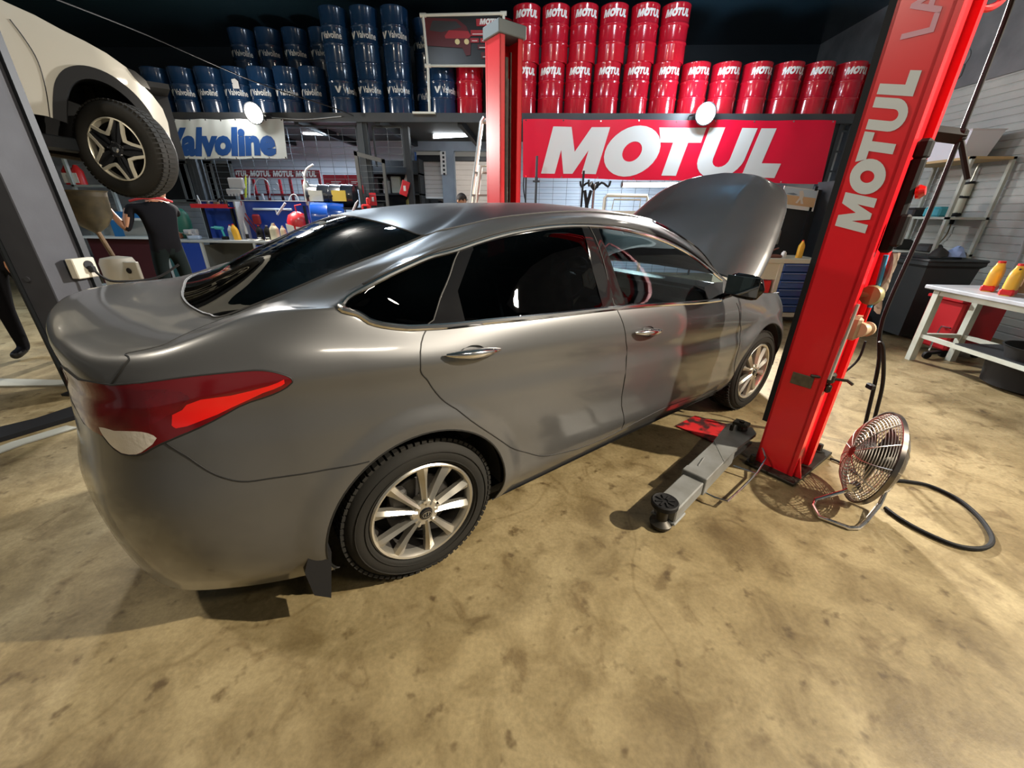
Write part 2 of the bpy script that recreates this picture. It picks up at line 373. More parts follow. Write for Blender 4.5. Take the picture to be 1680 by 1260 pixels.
_GU, _GV = np.meshgrid(_gu, _gv, indexing='ij'); _GP = Fs(_GU, _GV); _GX = proj(c2w(_GP.reshape(-1, 3))).reshape(*_GU.shape, 2)
def inv(target, mode='px', vr=(0, 12), ur=(0, 17)):
    t = np.array(target, float)
    G = _GX if mode == 'px' else _GP[..., [0, 2]]
    d = ((G-t)**2).sum(-1); msk = (_GV < vr[0])|(_GV > vr[1])|(_GU < ur[0])|(_GU > ur[1]); d = np.where(msk, 1e12, d)
    k = np.unravel_index(d.argmin(), d.shape); u, v = _GU[k], _GV[k]
    def ev(u, v):
        p = Fs(np.array([u]), np.array([v]))
        return proj(c2w(p))[0] if mode == 'px' else p[0, [0, 2]]
    for _ in range(6):
        e = .01; f0 = ev(u, v); J = np.stack([(ev(u+e, v)-ev(u-e, v))/(2*e), (ev(u, v+e)-ev(u, v-e))/(2*e)], 1)
        try: st = np.linalg.solve(J.T@J+1e-9*np.trace(J.T@J)*np.eye(2), J.T@(t-f0))
        except Exception: break
        st = np.clip(st, -.3, .3); u = min(max(u+st[0], ur[0]), ur[1]); v = min(max(v+st[1], vr[0]), vr[1])
    return (float(u), float(v))
def pxl(pts, vr=(0, 12), ur=(0, 17)): return [inv(p, 'px', vr, ur) for p in pts]
def xzl(pts, vr=(0, 12), ur=(0, 17)): return [inv(p, 'xz', vr, ur) for p in pts]
def dens(pl, n=5, closed=False, smooth=True):
    m = len(pl); out = []
    for i in range(m if closed else m-1):
        g = lambda k: np.array(pl[k % m] if closed else pl[max(0, min(m-1, k))])
        a, b, c, d = g(i-1), g(i), g(i+1), g(i+2)
        for k in range(n):
            t = k/n
            if smooth:
                d0 = np.linalg.norm(b-a)+1e-6; d1 = np.linalg.norm(c-b)+1e-6; d2 = np.linalg.norm(d-c)+1e-6
                m1 = ((b-a)/d0*d1+(c-b)/d1*d0)/(d0+d1)*d1; m2 = ((c-b)/d1*d2+(d-c)/d2*d1)/(d1+d2)*d1
                q = (2*t**3-3*t*t+1)*b+(t**3-2*t*t+t)*m1+(-2*t**3+3*t*t)*c+(t**3-t*t)*m2
            else: q = b+(c-b)*t
            out.append((float(q[0]), float(q[1])))
    if not closed: out.append(tuple(map(float, pl[-1])))
    return out
BV = (5.3, 9.2)
belt = pxl([(563,499),(572,511),(606,527.5),(665,538),(701.6,537),(780,530),(840,524),(925,515),(1010,505.7),(1080,500),(1182,492)], BV, (5, 13))
drip = pxl([(563,499),(571,489),(620,461),(701,424),(754,409),(780,400),(851,381),(905,373),(966,371),(1041,381),(1101,401),(1142,425),(1184,459),(1186,480),(1182,492)], (6, 9.6), (5, 13.5))
bandpoly = dens(belt, 5)+dens(drip[:], 5)[::-1][1:-1]
seamQ = pxl([(756,408),(740,445),(722,490),(702,538)], BV); 
gR_l = pxl([(775,412),(751,477.5),(763,526)], BV); gR_r = pxl([(955,374),(973,445),(989,502)], BV)
gF_l = pxl([(983,378),(1003,431),(1026,499)], BV); seamB = pxl([(966,371),(994,445),(1011,502)], BV); gF_r = pxl([(1161,436),(1156,470),(1158,493)], BV)
RD = (0, 6.6)
rdoor = pxl([(701.6,538),(690,590),(696,618),(716,645),(760,680),(820,722),(862,742),(890,748),(930,741),(1008,711),(1020,650),(1027,560),(1022,530),(1011,505.5)], RD, (5, 13))
fdoor_f = pxl([(1208,497),(1214,530),(1214,560),(1205,600),(1195,630),(1170,645)], RD, (9, 14))
rear_door_poly = dens(rdoor, 4)+[tuple(q) for q in dens(belt[4:9], 4)[::-1][1:-1]]
front_door_poly = dens(rdoor[9:], 4)[::1]
tail_px = pxl([(182.6,631.6),(288,621),(377,611.4),(431,608),(458,612.7),(478,621),(477,629),(431,652),(350,690),(269,726),(242,741),(226,746),(201.5,743.6),(172,715)], (2.2, 5.9), (1, 7))
ti = tail_px[0]; tb = tail_px[-1]
tail_poly = dens(tail_px, 4)+[(2.5, tb[1]+.12), (1.9, tb[1]+.35), (1.5, (ti[1]+tb[1])/2), (1.55, ti[1]-.12), (2.0, ti[1]-.02), (2.6, ti[1])]
lens_clear = dens(pxl([(165,700),(172,714),(201.5,742),(226,744.5),(240,737),(259,718),(245,710),(225,707),(190,706)], (2.2, 5.9), (1, 7)), 2, True)
lens_bright = dens(pxl([(283,697),(300,672),(330,655),(380,648),(440,633),(466,622),(462,632),(431,644),(380,668),(330,690),(290,702)], (2.2, 5.9), (1, 7)), 2, True)
lens_dark = dens(pxl([(186,640),(230,640),(290,640),(308,648),(300,662),(270,685),(250,696),(200,700),(172,690),(170,660)], (2.2, 5.9), (1, 7)), 3, True)
bump_seam = pxl([(271.6,727),(322,760),(362,782),(397,790),(450,784),(520.5,773.5),(606,757)], (1.2, 5), (2, 8))
trunk_seam = pxl([(182.6,631),(196,612),(212,590)], (4, 7), (1.5, 5))
def circ(ax, r, a0=-25, a1=205, n=46): return [(ax+r*math.cos(math.radians(a0+(a1-a0)*i/n)), .335+r*math.sin(math.radians(a0+(a1-a0)*i/n))) for i in range(n+1)]
archR = xzl(circ(0, .382), (0, 5.2), (4.2, 9)); archF = xzl(circ(2.77, .382), (0, 5.2), (11, 15))
archR_poly = archR+[(archR[-1][0]-.0, -.01), (archR[0][0], -.01)]; archF_poly = archF+[(archF[-1][0], -.01), (archF[0][0], -.01)]
# ---- planar triangulation of the surface chart with every panel line as a constraint
def chart():
    pts = []; es = []
    def key(p): return (p[0]*1.0, p[1]*1.0)
    def line(pl, closed=False):
        k = len(pts); pts.extend(Vector(key(p)) for p in pl); n = len(pl)
        es.extend((k+i, k+(i+1) % n) for i in range(n if closed else n-1))
    line([(0, 0), (17, 0), (17, 12), (0, 12)], True)
    for pl in (bandpoly, rear_door_poly, tail_poly, lens_clear, lens_bright, lens_dark, archR_poly, archF_poly): line(pl, True)
    for pl in (seamQ, gR_l, gR_r, gF_l, seamB, gF_r, dens(fdoor_f, 4), dens(bump_seam, 4), trunk_seam): line(pl)
    line([(4, 8), (4, 10)]); line([(0, 8), (4, 8)]); line([(i/4, 10) for i in range(0, 69)]); line([(13, 8), (13, 10)]); line([(13, 8), (17, 8)])
    line([(13, 6), (17, 6)]); line([(13, 6), (13, 8)]); line([(fdoor_f[-1][0], fdoor_f[-1][1]), (8.2, 1.05)]); line([(i/4, 6) for i in range(0, 24)])
    for ax_ in (0, 2.77):
        for r_ in (.40, .415, .43, .445, .46, .475, .49, .505):
            for q in xzl(circ(ax_, r_, -18, 198, 40), (0, 5.6), (4.2, 9) if ax_ == 0 else (11, 15.5)): pts.append(Vector(q))
    for i in range(0, 171):
        for j in range(0, 97): pts.append(Vector((i/10*(1-0) , j/8)))
    r = delaunay_2d_cdt(pts, es, [], 0, 1e-5)
    return np.array([(p.x, p.y) for p in r[0]]), r[2]
CHV, CHT = chart()
CHP = Fs(CHV[:, 0], CHV[:, 1]); CHN = outward(CHV[:, 0], CHV[:, 1])
fd_poly = front_door_poly+dens(belt[8:], 4)[1:]+[tuple(p) for p in dens(fdoor_f, 4)]
def side_of(p, a, b): return (b[0]-a[0])*(p[1]-a[1])-(b[1]-a[1])*(p[0]-a[0])
def left_of(p, line):     # is p at smaller u than the polyline at its v
    ls = sorted(line, key=lambda q: q[1]); v = p[1]
    for a, b in zip(ls[:-1], ls[1:]):
        if a[1] <= v <= b[1]: return p[0] < a[0]+(b[0]-a[0])*(v-a[1])/max(b[1]-a[1], 1e-9)
    return p[0] < (ls[0][0] if v < ls[0][1] else ls[-1][0])
bs_d = sorted(dens(bump_seam, 4))
def below_bumper(p):
    if p[0] > bs_d[-1][0]+.2: return False
    if p[0] < bs_d[0][0]: return p[1] < bs_d[0][1]-(.0)
    v = np.interp(p[0], [q[0] for q in bs_d], [q[1] for q in bs_d]); return p[1] < v
def classify(p):
    u, v = p
    if inpoly(p, archR_poly) or inpoly(p, archF_poly): return None
    if u > 13 and 6 < v < 8: return None
    if inpoly(p, bandpoly):
        if left_of(p, seamQ): return 'quarter_window'
        if left_of(p, gR_l): return 'window_divider'
        if left_of(p, gR_r): return 'rear_window'
        if left_of(p, gF_l): return 'door_pillar_trim'
        if left_of(p, gF_r): return 'front_window'
        return 'mirror_triangle'
    if inpoly(p, tail_poly):
        if inpoly(p, lens_clear): return 'reverse_lens'
        if inpoly(p, lens_bright): return 'red_reflector'
        if inpoly(p, lens_dark): return 'dark_lens'
        return 'tail_light'
    if inpoly(p, rear_door_poly): return 'rear_door'
    if inpoly(p, fd_poly) and u < 13.2: return 'front_door'
    if v > 10: return 'roof_panel'
    if u < 4 and v > 8: return 'rear_windscreen'
    if u > 13 and v > 8: return 'windscreen'
    if below_bumper(p): return 'rear_bumper'
    if v > 6 and u < 4.0 : return 'boot_lid'
    if u < 1.9 and v > bs_d[0][1]: return 'boot_lid'
    return 'body'
REG = {}
for t in CHT:
    c = CHV[list(t)].mean(0); k = classify((c[0], c[1]))
    if k: REG.setdefault(k, []).append(t)
def panel(name, key, m, parent, far=True, near=True, off=0., label=None):
    tr = REG[key]; ids = sorted({i for t in tr for i in t}); mp = {i: k for k, i in enumerate(ids)}
    P = CHP[ids]+CHN[ids]*off; Nn = CHN[ids]; n = len(ids); vs = []; nn = []; fs = []
    # local axes: y = -s
    def addh(sg):
        k = len(vs)
        vs.extend((float(p[0]), float(-p[1]*sg), float(p[2])) for p in P); nn.extend((float(q[0]), float(-q[1]*sg), float(q[2])) for q in Nn)
        for t in tr:
            a, b, c = (Vector(vs[k+mp[i]]) for i in t)
            g = (b-a).cross(c-a); mean = Vector(nn[k+mp[t[0]]])+Vector(nn[k+mp[t[1]]])+Vector(nn[k+mp[t[2]]])
            tt = tuple(k+mp[i] for i in t); 
            if g.length < 1e-10: continue
            fs.append(tt if g.dot(mean) > 0 else tt[::-1])
    if near: addh(1)
    if far: addh(-1)
    me = bpy.data.meshes.new(name); me.from_pydata(vs, [], fs); me.update(); me.shade_smooth()
    me.normals_split_custom_set_from_vertices([tuple(q) for q in nn]); me.materials.append(m)
    o = bpy.data.objects.new(name, me); COL.objects.link(o); o.parent = parent
    if label: o['label'] = label
    return o
BODY = panel('body', 'body', M_PAINT, CAR)
panel('boot_lid', 'boot_lid', M_PAINT, CAR); panel('rear_bumper', 'rear_bumper', M_PAINT, CAR)
panel('roof_panel', 'roof_panel', M_ROOF, CAR, label='satin black roof panel')
RW = panel('rear_windscreen', 'rear_windscreen', M_GLASSB, CAR); WSC = panel('windscreen', 'windscreen', M_GLASSF, CAR)
DOORS = []
for far in (False, True):
    kw = dict(far=far, near=not far)
    rd = panel('rear_door', 'rear_door', M_PAINT, CAR, **kw); fd = panel('front_door', 'front_door', M_PAINT, CAR, **kw)
    panel('window_glass', 'rear_window', M_GLASSR, rd, label='dark tinted door glass', **kw); panel('window_divider', 'window_divider', M_BLKGLOSS, rd, **kw)
    panel('pillar_trim', 'door_pillar_trim', M_BLKGLOSS, fd, **kw); panel('window_glass', 'front_window', M_GLASSF, fd, **kw); panel('mirror_triangle', 'mirror_triangle', M_BLKGLOSS, fd, **kw)
    panel('quarter_window', 'quarter_window', M_GLASSR, CAR, **kw)
    tl = panel('tail_light', 'tail_light', M_RED, CAR, off=.004, **kw); panel('red_reflector', 'red_reflector', M_REDB, tl, off=.004, **kw)
    panel('dark_lens', 'dark_lens', M_REDD, tl, off=.004, **kw); panel('reverse_lens', 'reverse_lens', M_CLEAR, tl, off=.004, label='clear reversing lens', **kw)
    DOORS.append((rd, fd, tl))
def uvpath(pl, off=0., far=False, n=5, closed=False, dense=True):
    q = dens(pl, n, closed) if dense else pl; q = np.array(q); p = Fs(q[:, 0], q[:, 1])+outward(q[:, 0], q[:, 1])*off
    sg = 1 if not far else -1
    return [(a[0], -a[1]*sg, a[2]) for a in p]
seam = MB()
for far in (False, True):
    for pl, cl in ((rdoor, False), (fdoor_f, False), (bump_seam, False)): seam.tube(uvpath(pl, -.0005, far), .0028, 6)
    seam.tube(uvpath([fdoor_f[-1], (10.5, 1.05), (rdoor[9][0], rdoor[9][1])], -.0005, far), .0028, 6)
    seam.tube(uvpath([trunk_seam[2], (3.55, 6.25), (4.0, 6.7), (4.1, 7.3), (4.0, 7.9)], -.001, far), .0028, 6)
    seam.tube(uvpath([trunk_seam[0], trunk_seam[1], trunk_seam[2]], -.0005, far), .003, 6)
    seam.tube(uvpath([(0, 8), (1, 8), (2, 8), (3, 8), (3.8, 8), (4, 8.3), (4, 9), (4, 10)], 0, far), .005, 6)
    seam.tube(uvpath([(i/3, 10) for i in range(0, 52)], 0, far, 2), .004, 6)
    seam.tube(uvpath([(13, 10), (13, 9), (13, 8.05)], 0, far), .006, 6)
    seam.tube(uvpath(archR, -.003, far, 1), .005, 6); seam.tube(uvpath(archF, -.003, far, 1), .005, 6)
    seam.tube(uvpath(tail_poly, .002, far, 1, True, False), .003, 6, closed=True)
obj('panel_gap', seam, M_SEAM, BODY)
trim = MB()
for far in (False, True):
    trim.tube(uvpath(belt, .001, far), .0115, 8); trim.tube(uvpath(drip[:-2], .001, far), .0085, 8)
obj('chrome_trim', trim, M_CHROME, BODY)['label'] = 'bright chrome window trim'
tb2 = MB()
for far in (False, True):
    dq = [(a, b+.22) for a, b in drip[1:-2]]; tb2.tube(uvpath(dq, 0, far), .005, 6)
    for pl in (seamQ, seamB): tb2.tube(uvpath(pl, 0, far), .003, 6)
obj('window_seal', tb2, M_SEAM, BODY)
# door handles
def handle(px, parent, far):
    u, v = inv(px, 'px', (2.5, 6.2), (6, 13)); p = Fs(np.array([u]), np.array([v]))[0]; sg = -1 if far else 1
    cup = MB(); c = Vector((p[0], -p[1]*sg, p[2]))
    n = 24; out = Vector((0, -sg, 0)); tt = Vector((1, 0, -.09)).normalized(); upv = Vector((0, 0, 1))
    rings = []
    for k, (sc, dp) in enumerate(((1.0, .0015), (.86, -.012), (.5, -.022))):
        rings.append([c+tt*(.052*sc*math.cos(2*PI*i/n))+upv*(.030*sc*math.sin(2*PI*i/n))+out*(.004+dp) for i in range(n+1)])
    cup.grid(rings); cup.v.append(tuple(c-out*.014)); 
    o1 = obj('handle_cup', cup, M_BLKGLOSS, parent)
    h = MB(); L = .115; pts = []; rad = []
    for i in range(17):
        t = -1+i/8; pts.append(c+tt*(L*t)+out*(.012+.018*(1-t*t))+upv*(.004)); rad.append(.005+.0135*(1-abs(t)**2.2))
    h.tube(pts, rad, 12, flat=1.0); o2 = obj('door_handle', h, M_CHROME, parent); o2['label'] = 'chrome door handle'
    cup2 = MB(); cup2.lathe([(0, .0), (.018, .0), (.02, -.004)], c+tt*.085+out*.012, out, 16)
for i, far in enumerate((False, True)):
    handle((776, 578), DOORS[i][0], far); handle((1062, 544), DOORS[i][1], far)
# wheels
def make_wheel(x, sgn, front):
    wt = bpy.data.objects.new('wheel', None); COL.objects.link(wt); wt.parent = CAR; wt.location = (x, -sgn*.87, .325); wt.rotation_euler = (0, 0, 0 if sgn > 0 else PI)
    ax = Vector((0, -1, 0))
    ty = MB(); ty.lathe([(.222, -.01), (.235, .012), (.262, .020), (.290, .014), (.308, -.004), (.318, -.02), (.3225, -.04), (.3225, -.165), (.315, -.19), (.29, -.205), (.235, -.2), (.222, -.19)], (0, 0, 0), ax, 72, closed=True)
    # tread blocks and shoulder ribs
    for i in range(72):
        a = 2*PI*i/72; d = Vector((math.cos(a), 0, math.sin(a))); t = Vector((-math.sin(a), 0, math.cos(a)))
        R = Matrix((t, (0, 1, 0), d)).transposed()
        ty.box(d*.3215+Vector((0, .022, 0)), (.019, .030, .012), R=R)
        for yy in (.062, .098, .134, .17): ty.box(d*.3235+Vector((0, yy, 0)), (.020, .027, .008), R=R)
    for rr, hh in ((.245, .0185), (.283, .0185)):
        ty.tube([(rr*math.cos(a), -hh, rr*math.sin(a)) for a in [2*PI*k/64 for k in range(64)]], .0022, 5, closed=True)
    obj('tyre', ty, M_RUBBER, wt, 40)
    rim = MB(); rim.lathe([(.222, -.012), (.226, .004), (.219, .010), (.211, .007), (.204, -.005), (.201, -.03)], (0, 0, 0), ax, 72, cap=False)
    for k in range(10):
        a = 2*PI*(k+.5)/10; d = Vector((math.cos(a), 0, math.sin(a))); t = Vector((-math.sin(a), 0, math.cos(a)))
        secs = []
        for r, wd, z1, zr, th in ((.040, .012, .010, .017, .03), (.075, .0115, .004, .014, .03), (.12, .0135, -.001, .012, .028), (.165, .017, -.002, .011, .026), (.195, .0215, .0, .007, .024), (.212, .024, .0, .004, .02)):
            sh = .008*math.sin(r*9)*(1 if k % 2 else -1)
            c = d*r+t*sh
            secs.append([c+t*(-wd)+Vector((0, -(z1-th), 0)), c+t*(-wd)+Vector((0, -z1, 0)), c+t*(-.15*wd)+Vector((0, -zr, 0)), c+t*(wd)+Vector((0, -z1+.006, 0)), c+t*wd+Vector((0, -(z1-th), 0))])
        rim.grid(secs)
    rim.lathe([(.0, .012), (.03, .013), (.055, .010), (.062, .0), (.064, -.04)], (0, 0, 0), ax, 32)
    obj('rim', rim, M_ALLOY, wt, 28)
    bl = MB(); bl.lathe([(.201, -.03), (.196, -.06), (.19, -.12), (.205, -.17)], (0, 0, 0), ax, 64, cap=False); obj('rim_barrel', bl, mat('barrel_dark', (.07, .065, .06), .45, .6), wt)
    for k in range(5):
        nut = MB(); a = 2*PI*(k+.25)/5; p = Vector((.057*math.cos(a), -.004, .057*math.sin(a))); nut.cyl(p, p+Vector((0, -.012, 0)), .0095, .008, 6); obj('wheel_nut', nut, M_CHROME, wt)
    capm = MB(); capm.lathe([(.0, .022), (.024, .020), (.029, .014), (.029, .008)], (0, 0, 0), ax, 28); cp_ = obj('centre_cap', capm, M_BLKGLOSS, wt)
    lg = MB(); lg.tube([(.018*math.cos(a), -.0225, .0125*math.sin(a)) for a in [2*PI*k/24 for k in range(24)]], .0013, 5, closed=True)
    lg.tube([(-.008, -.0228, -.0085), (-.0055, -.0235, 0), (-.004, -.0228, .0085)], .0016, 5); lg.tube([(.004, -.0228, -.0085), (.0055, -.0235, 0), (.008, -.0228, .0085)], .0016, 5); lg.tube([(-.0055, -.0235, -.001), (.0055, -.0235, .002)], .0015, 5)
    obj('badge', lg, M_CHROME, cp_)
    br = MB(); br.lathe([(0, -.055), (.135, -.055), (.14, -.06), (.14, -.068)], (0, 0, 0), ax, 40); br.box((-.09, .05, .06), (.07, .05, .12), bev=.01)
    obj('brake_disc', br, mat('brake_metal', (.035, .032, .03), .6, .3), wt)
    inn = MB(); inn.lathe([(0, -.13), (.2, -.13)], (0, 0, 0), ax, 40); obj('wheel_back', inn, M_PLASTIC, wt)
for x in (0, 2.77):
    for sg in (1, -1): make_wheel(x, sg, x > 1)
# arch liners, floor pan and bay
for ax_ in (0, 2.77):
    for sg in (1, -1):
        ln = MB(); P = []
        for yy in (.86, .5):
            P.append([(ax_+.384*math.cos(a), -yy*sg, .335+.384*math.sin(a)) for a in [math.radians(-6+204*k/30) for k in range(31)]])
        ln.grid(P); ln.grid([[(ax_+r*math.cos(a), -.5*sg, .335+r*math.sin(a)) for a in [math.radians(-6+204*k/30) for k in range(31)]] for r in (.02, .384)]); obj('arch_liner', ln, mat('liner_black', (.01, .01, .01), .9), CAR, solid=False)
fl = MB(); fl.b2((-.78, -.52, .27), (-.36, .52, .30)); fl.b2((.36, -.80, .2), (2.4, .80, .24)); fl.b2((3.12, -.45, .26), (3.4, .45, .29)); fl.b2((-.36, -.48, .24), (3.1, .48, .28))
obj('underbody', fl, M_PLASTIC, CAR)
bay = MB(); bay.b2((2.42, -.74, .50), (2.46, .74, .98)); bay.b2((2.46, -.48, .45), (3.3, .48, .78), .03)
for sg in (1, -1): bay.b2((2.45, sg*.72, .55), (3.2, sg*.74, .88))
bay.b2((2.6, -.3, .78), (3.1, .25, .88), .03); bay.b2((2.55, -.72, .84), (2.7, .72, .9)); bay.box((2.78, .40, .86), (.25, .2, .12), bev=.02); bay.b2((3.2, -.6, .74), (3.3, .6, .80))
obj('engine_bay', bay, M_PLASTIC, CAR)
# bonnet, hinged at the scuttle and held up
hd = MB(); HA = math.radians(40); hx, hz = 2.50, 1.045
wl = [(0, .80), (.15, .79), (.3, .77), (.45, .74), (.6, .705), (.75, .665), (.88, .61), (.97, .54), (1.03, .43), (1.08, .25), (1.10, .02)]
def hoodpt(l, q, dn=0):
    hw = np.interp(l, [a for a, b in wl], [b for a, b in wl]); s = q*hw
    e = abs(q); h = .05*(1-(s/.8)**2)-.10*max(0, (e-.72)/.28)**2*min(1, 1.3-l*.6)+.035*math.sin(min(1, l/1.2)*PI)-.02*max(0, l-.9)/.3
    h += .005*math.exp(-((abs(s)-.42+.12*l)/.05)**2)
    h -= dn
    return (hx+l*math.cos(HA)-h*math.sin(HA), -s, hz+l*math.sin(HA)+h*math.cos(HA))
LS = [i*1.1/44 for i in range(45)]; QS = [-1+2*j/48 for j in range(49)]
hd.grid([[hoodpt(l, q) for q in QS] for l in LS]); hd.grid([[hoodpt(l, q, .022) for q in QS] for l in LS])
for q in (-1, 1): hd.grid([[hoodpt(l, q), hoodpt(l, q, .022)] for l in LS])
hd.grid([[hoodpt(0, q), hoodpt(0, q, .022)] for q in QS])
obj('bonnet', hd, M_PAINT, CAR, 50)
sp = MB(); sp.tube([(3.2, -.5, .84), (3.2, -.45, 1.45)], .006, 6); obj('bonnet_stay', sp, M_PLASTIC, CAR)
# mirrors
for i, far in enumerate((False, True)):
    sg = -1 if far else 1; mm = MB(); c = Vector((2.02, -.985*sg, 1.075)); prof = []
    for k in range(9):
        t = k/8; y = -.11+.22*t; e = math.sqrt(max(0.02, 1-(2*t-1)**4)); ring = []
        for a in range(16):
            an = 2*PI*a/16; ring.append(c+Vector((.055*e*math.cos(an)*(1.15 if math.cos(an) > 0 else .45)+.015, -sg*y, .072*e*math.sin(an)-.012*t)))
        prof.append(ring+[ring[0]])
    mm.grid(prof); mm.add(prof[0][:-1], [tuple(range(16))]); mm.add(prof[-1][:-1], [tuple(range(16))])
    mo = obj('mirror', mm, M_BLKGLOSS, DOORS[i][1], 60)
    st = MB(); st.tube([(2.1, -.845*sg, .985), (2.07, -.9*sg, 1.01), (2.04, -.93*sg, 1.04)], .02, 8); obj('mirror_foot', st, M_BLKGLOSS, mo)
    gl = MB(); gl.box(c+Vector((-.018, 0, 0)), (.006, .19, .11), bev=.002); obj('mirror_glass', gl, mat('mirror_surface', (.5, .5, .5), .03, 1), mo)
# mud flap, plate recess, interior
for sg in (1, -1):
    mf = MB(); mf.prism([(-.385, .40), (-.365, .34), (-.40, .13), (-.45, .18), (-.46, .3), (-.43, .38)], (0, -.80*sg, 0), (1, 0, 0), (0, 0, 1), (0, -.09*sg, 0)); obj('mud_flap', mf, M_PLASTIC, CAR)
pl = MB(); pl.box((-.996, 0, .74), (.012, .34, .11), bev=.004); obj('number_plate', pl, mat('plate_white', (.5, .5, .48), .5), CAR)
M_SEAT = mat('seat_cloth', (.03, .03, .032), .8, noise=(20, .5, (.05, .05, .05)))
M_DASH = mat('dash_plastic', (.012, .013, .014), .5)
def seat(name, x, y):
    s_ = MB(); s_.box((x, y, .5), (.50, .48, .18), bev=.05); s_.box((x-.27, y, .86), (.14, .46, .64), R=Matrix.Rotation(-.25, 3, 'Y'), bev=.05); s_.box((x-.36, y, 1.22), (.09, .26, .17), bev=.035); obj(name, s_, M_SEAT, CAR)
seat('front_seat', 1.30, -.38); seat('front_seat', 1.30, .38)
s_ = MB(); s_.box((.30, 0, .52), (.5, 1.3, .2), bev=.05); s_.box((0.02, 0, .86), (.14, 1.3, .62), R=Matrix.Rotation(-.3, 3, 'Y'), bev=.05)
for y in (-.38, .38): s_.box((-.08, y, 1.17), (.08, .24, .12), bev=.03)
obj('rear_seat', s_, M_SEAT, CAR)
ds = MB(); ds.box((2.30, 0, .86), (.36, 1.5, .22), bev=.06); ds.box((2.05, 0, .6), (.35, .3, .5), bev=.04); ds.box((2.38, 0, .95), (.3, 1.4, .08), bev=.03)
ds.b2((-.58, -.58, 1.09), (-.1, .58, 1.13), .01)
obj('dashboard', ds, M_DASH, CAR)
sw = MB(); cs = Vector((1.93, .38, .94)); xx, yy, dd = frame((1, 0, -.45))
sw.tube([cs+xx*(.185*math.cos(a))+yy*(.185*math.sin(a)) for a in [2*PI*k/32 for k in range(32)]], .014, 8, closed=True); sw.lathe([(0, .02), (.06, .0), (.05, -.06)], cs, dd, 16)
for a in (0, 2.3, 4.0): sw.tube([cs, cs+xx*(.18*math.cos(a))+yy*(.18*math.sin(a))], .012, 6)
obj('steering_wheel', sw, M_DASH, CAR)
# ================================================================== HALL SHELL
def concrete():
    m = bpy.data.materials.new('oily_concrete'); m.use_nodes = True; N, L = nodes(m); b = N['Principled BSDF']
    tc = N.new('ShaderNodeTexCoord')
    def noise(sc, det=6, rough=.55, dist=0):
        n = N.new('ShaderNodeTexNoise'); n.inputs['Scale'].default_value = sc; n.inputs['Detail'].default_value = det; n.inputs['Roughness'].default_value = rough; n.inputs['Distortion'].default_value = dist
        L.new(tc.outputs['Object'], n.inputs['Vector']); return n.outputs['Fac']
    def ramp(f, a, b_, c0, c1):
        r = N.new('ShaderNodeValToRGB'); e = r.color_ramp.elements; e[0].position = a; e[1].position = b_; e[0].color = (*c0, 1); e[1].color = (*c1, 1); L.new(f, r.inputs['Fac']); return r.outputs['Color']
    def mul(a, b_, fac=1.):
        x = N.new('ShaderNodeMix'); x.data_type = 'RGBA'; x.blend_type = 'MULTIPLY'; x.inputs[0].default_value = fac; L.new(a, x.inputs[6]); L.new(b_, x.inputs[7]); return x.outputs[2]
    base = ramp(noise(1.1, 5, .6, .3), .32, .68, (.222, .170, .083), (.318, .256, .140))
    c = mul(base, ramp(noise(4.5, 8, .65, .6), .36, .60, (.60, .56, .48), (1, 1, 1)))
    c = mul(c, ramp(noise(2.3, 3, .45, .2), .28, .44, (.62, .58, .52), (1, 1, 1)))
    c = mul(c, ramp(noise(13, 3, .5), .26, .38, (.40, .34, .26), (1, 1, 1)))
    c = mul(c, ramp(noise(6.5, 4, .55, .8), .30, .42, (.64, .59, .52), (1, 1, 1)))
    c = mul(c, ramp(noise(60, 4, .6), .3, .7, (.80, .79, .77), (1.08, 1.07, 1.05)))
    # pale dusty patches
    v = N.new('ShaderNodeTexVoronoi'); v.feature = 'DISTANCE_TO_EDGE'; v.inputs['Scale'].default_value = .33
    nd = N.new('ShaderNodeTexNoise'); nd.inputs['Scale'].default_value = 1.7; L.new(tc.outputs['Object'], nd.inputs['Vector'])
    va = N.new('ShaderNodeVectorMath'); va.operation = 'MULTIPLY_ADD'; va.inputs[1].default_value = (.5, .5, .5); L.new(nd.outputs['Color'], va.inputs[0]); L.new(tc.outputs['Object'], va.inputs[2]); L.new(va.outputs[0], v.inputs['Vector'])
    c = mul(c, ramp(v.outputs['Distance'], .0006, .0022, (.80, .77, .72), (1, 1, 1)))
    L.new(c, b.inputs['Base Color'])
    r = N.new('ShaderNodeMapRange'); L.new(noise(2.3, 4), r.inputs[0]); r.inputs[3].default_value = .38; r.inputs[4].default_value = .72; L.new(r.outputs[0], b.inputs['Roughness'])
    bp = N.new('ShaderNodeBump'); bp.inputs['Strength'].default_value = .25; bp.inputs['Distance'].default_value = .004; L.new(noise(35, 8, .7), bp.inputs['Height']); L.new(bp.outputs['Normal'], b.inputs['Normal'])
    return m
def siding(name, c1, c2, pitch, rough=.5):   # horizontal profiled cladding
    m = bpy.data.materials.new(name); m.use_nodes = True; N, L = nodes(m); b = N['Principled BSDF']; b.inputs['Roughness'].default_value = rough
    tc = N.new('ShaderNodeTexCoord'); n = N.new('ShaderNodeTexNoise'); n.inputs['Scale'].default_value = 1.4; n.inputs['Detail'].default_value = 5; L.new(tc.outputs['Object'], n.inputs['Vector'])
    r = N.new('ShaderNodeValToRGB'); r.color_ramp.elements[0].position = .35; r.color_ramp.elements[1].position = .7; r.color_ramp.elements[0].color = (*c2, 1); r.color_ramp.elements[1].color = (*c1, 1)
    L.new(n.outputs['Fac'], r.inputs['Fac']); L.new(r.outputs['Color'], b.inputs['Base Color']); return m
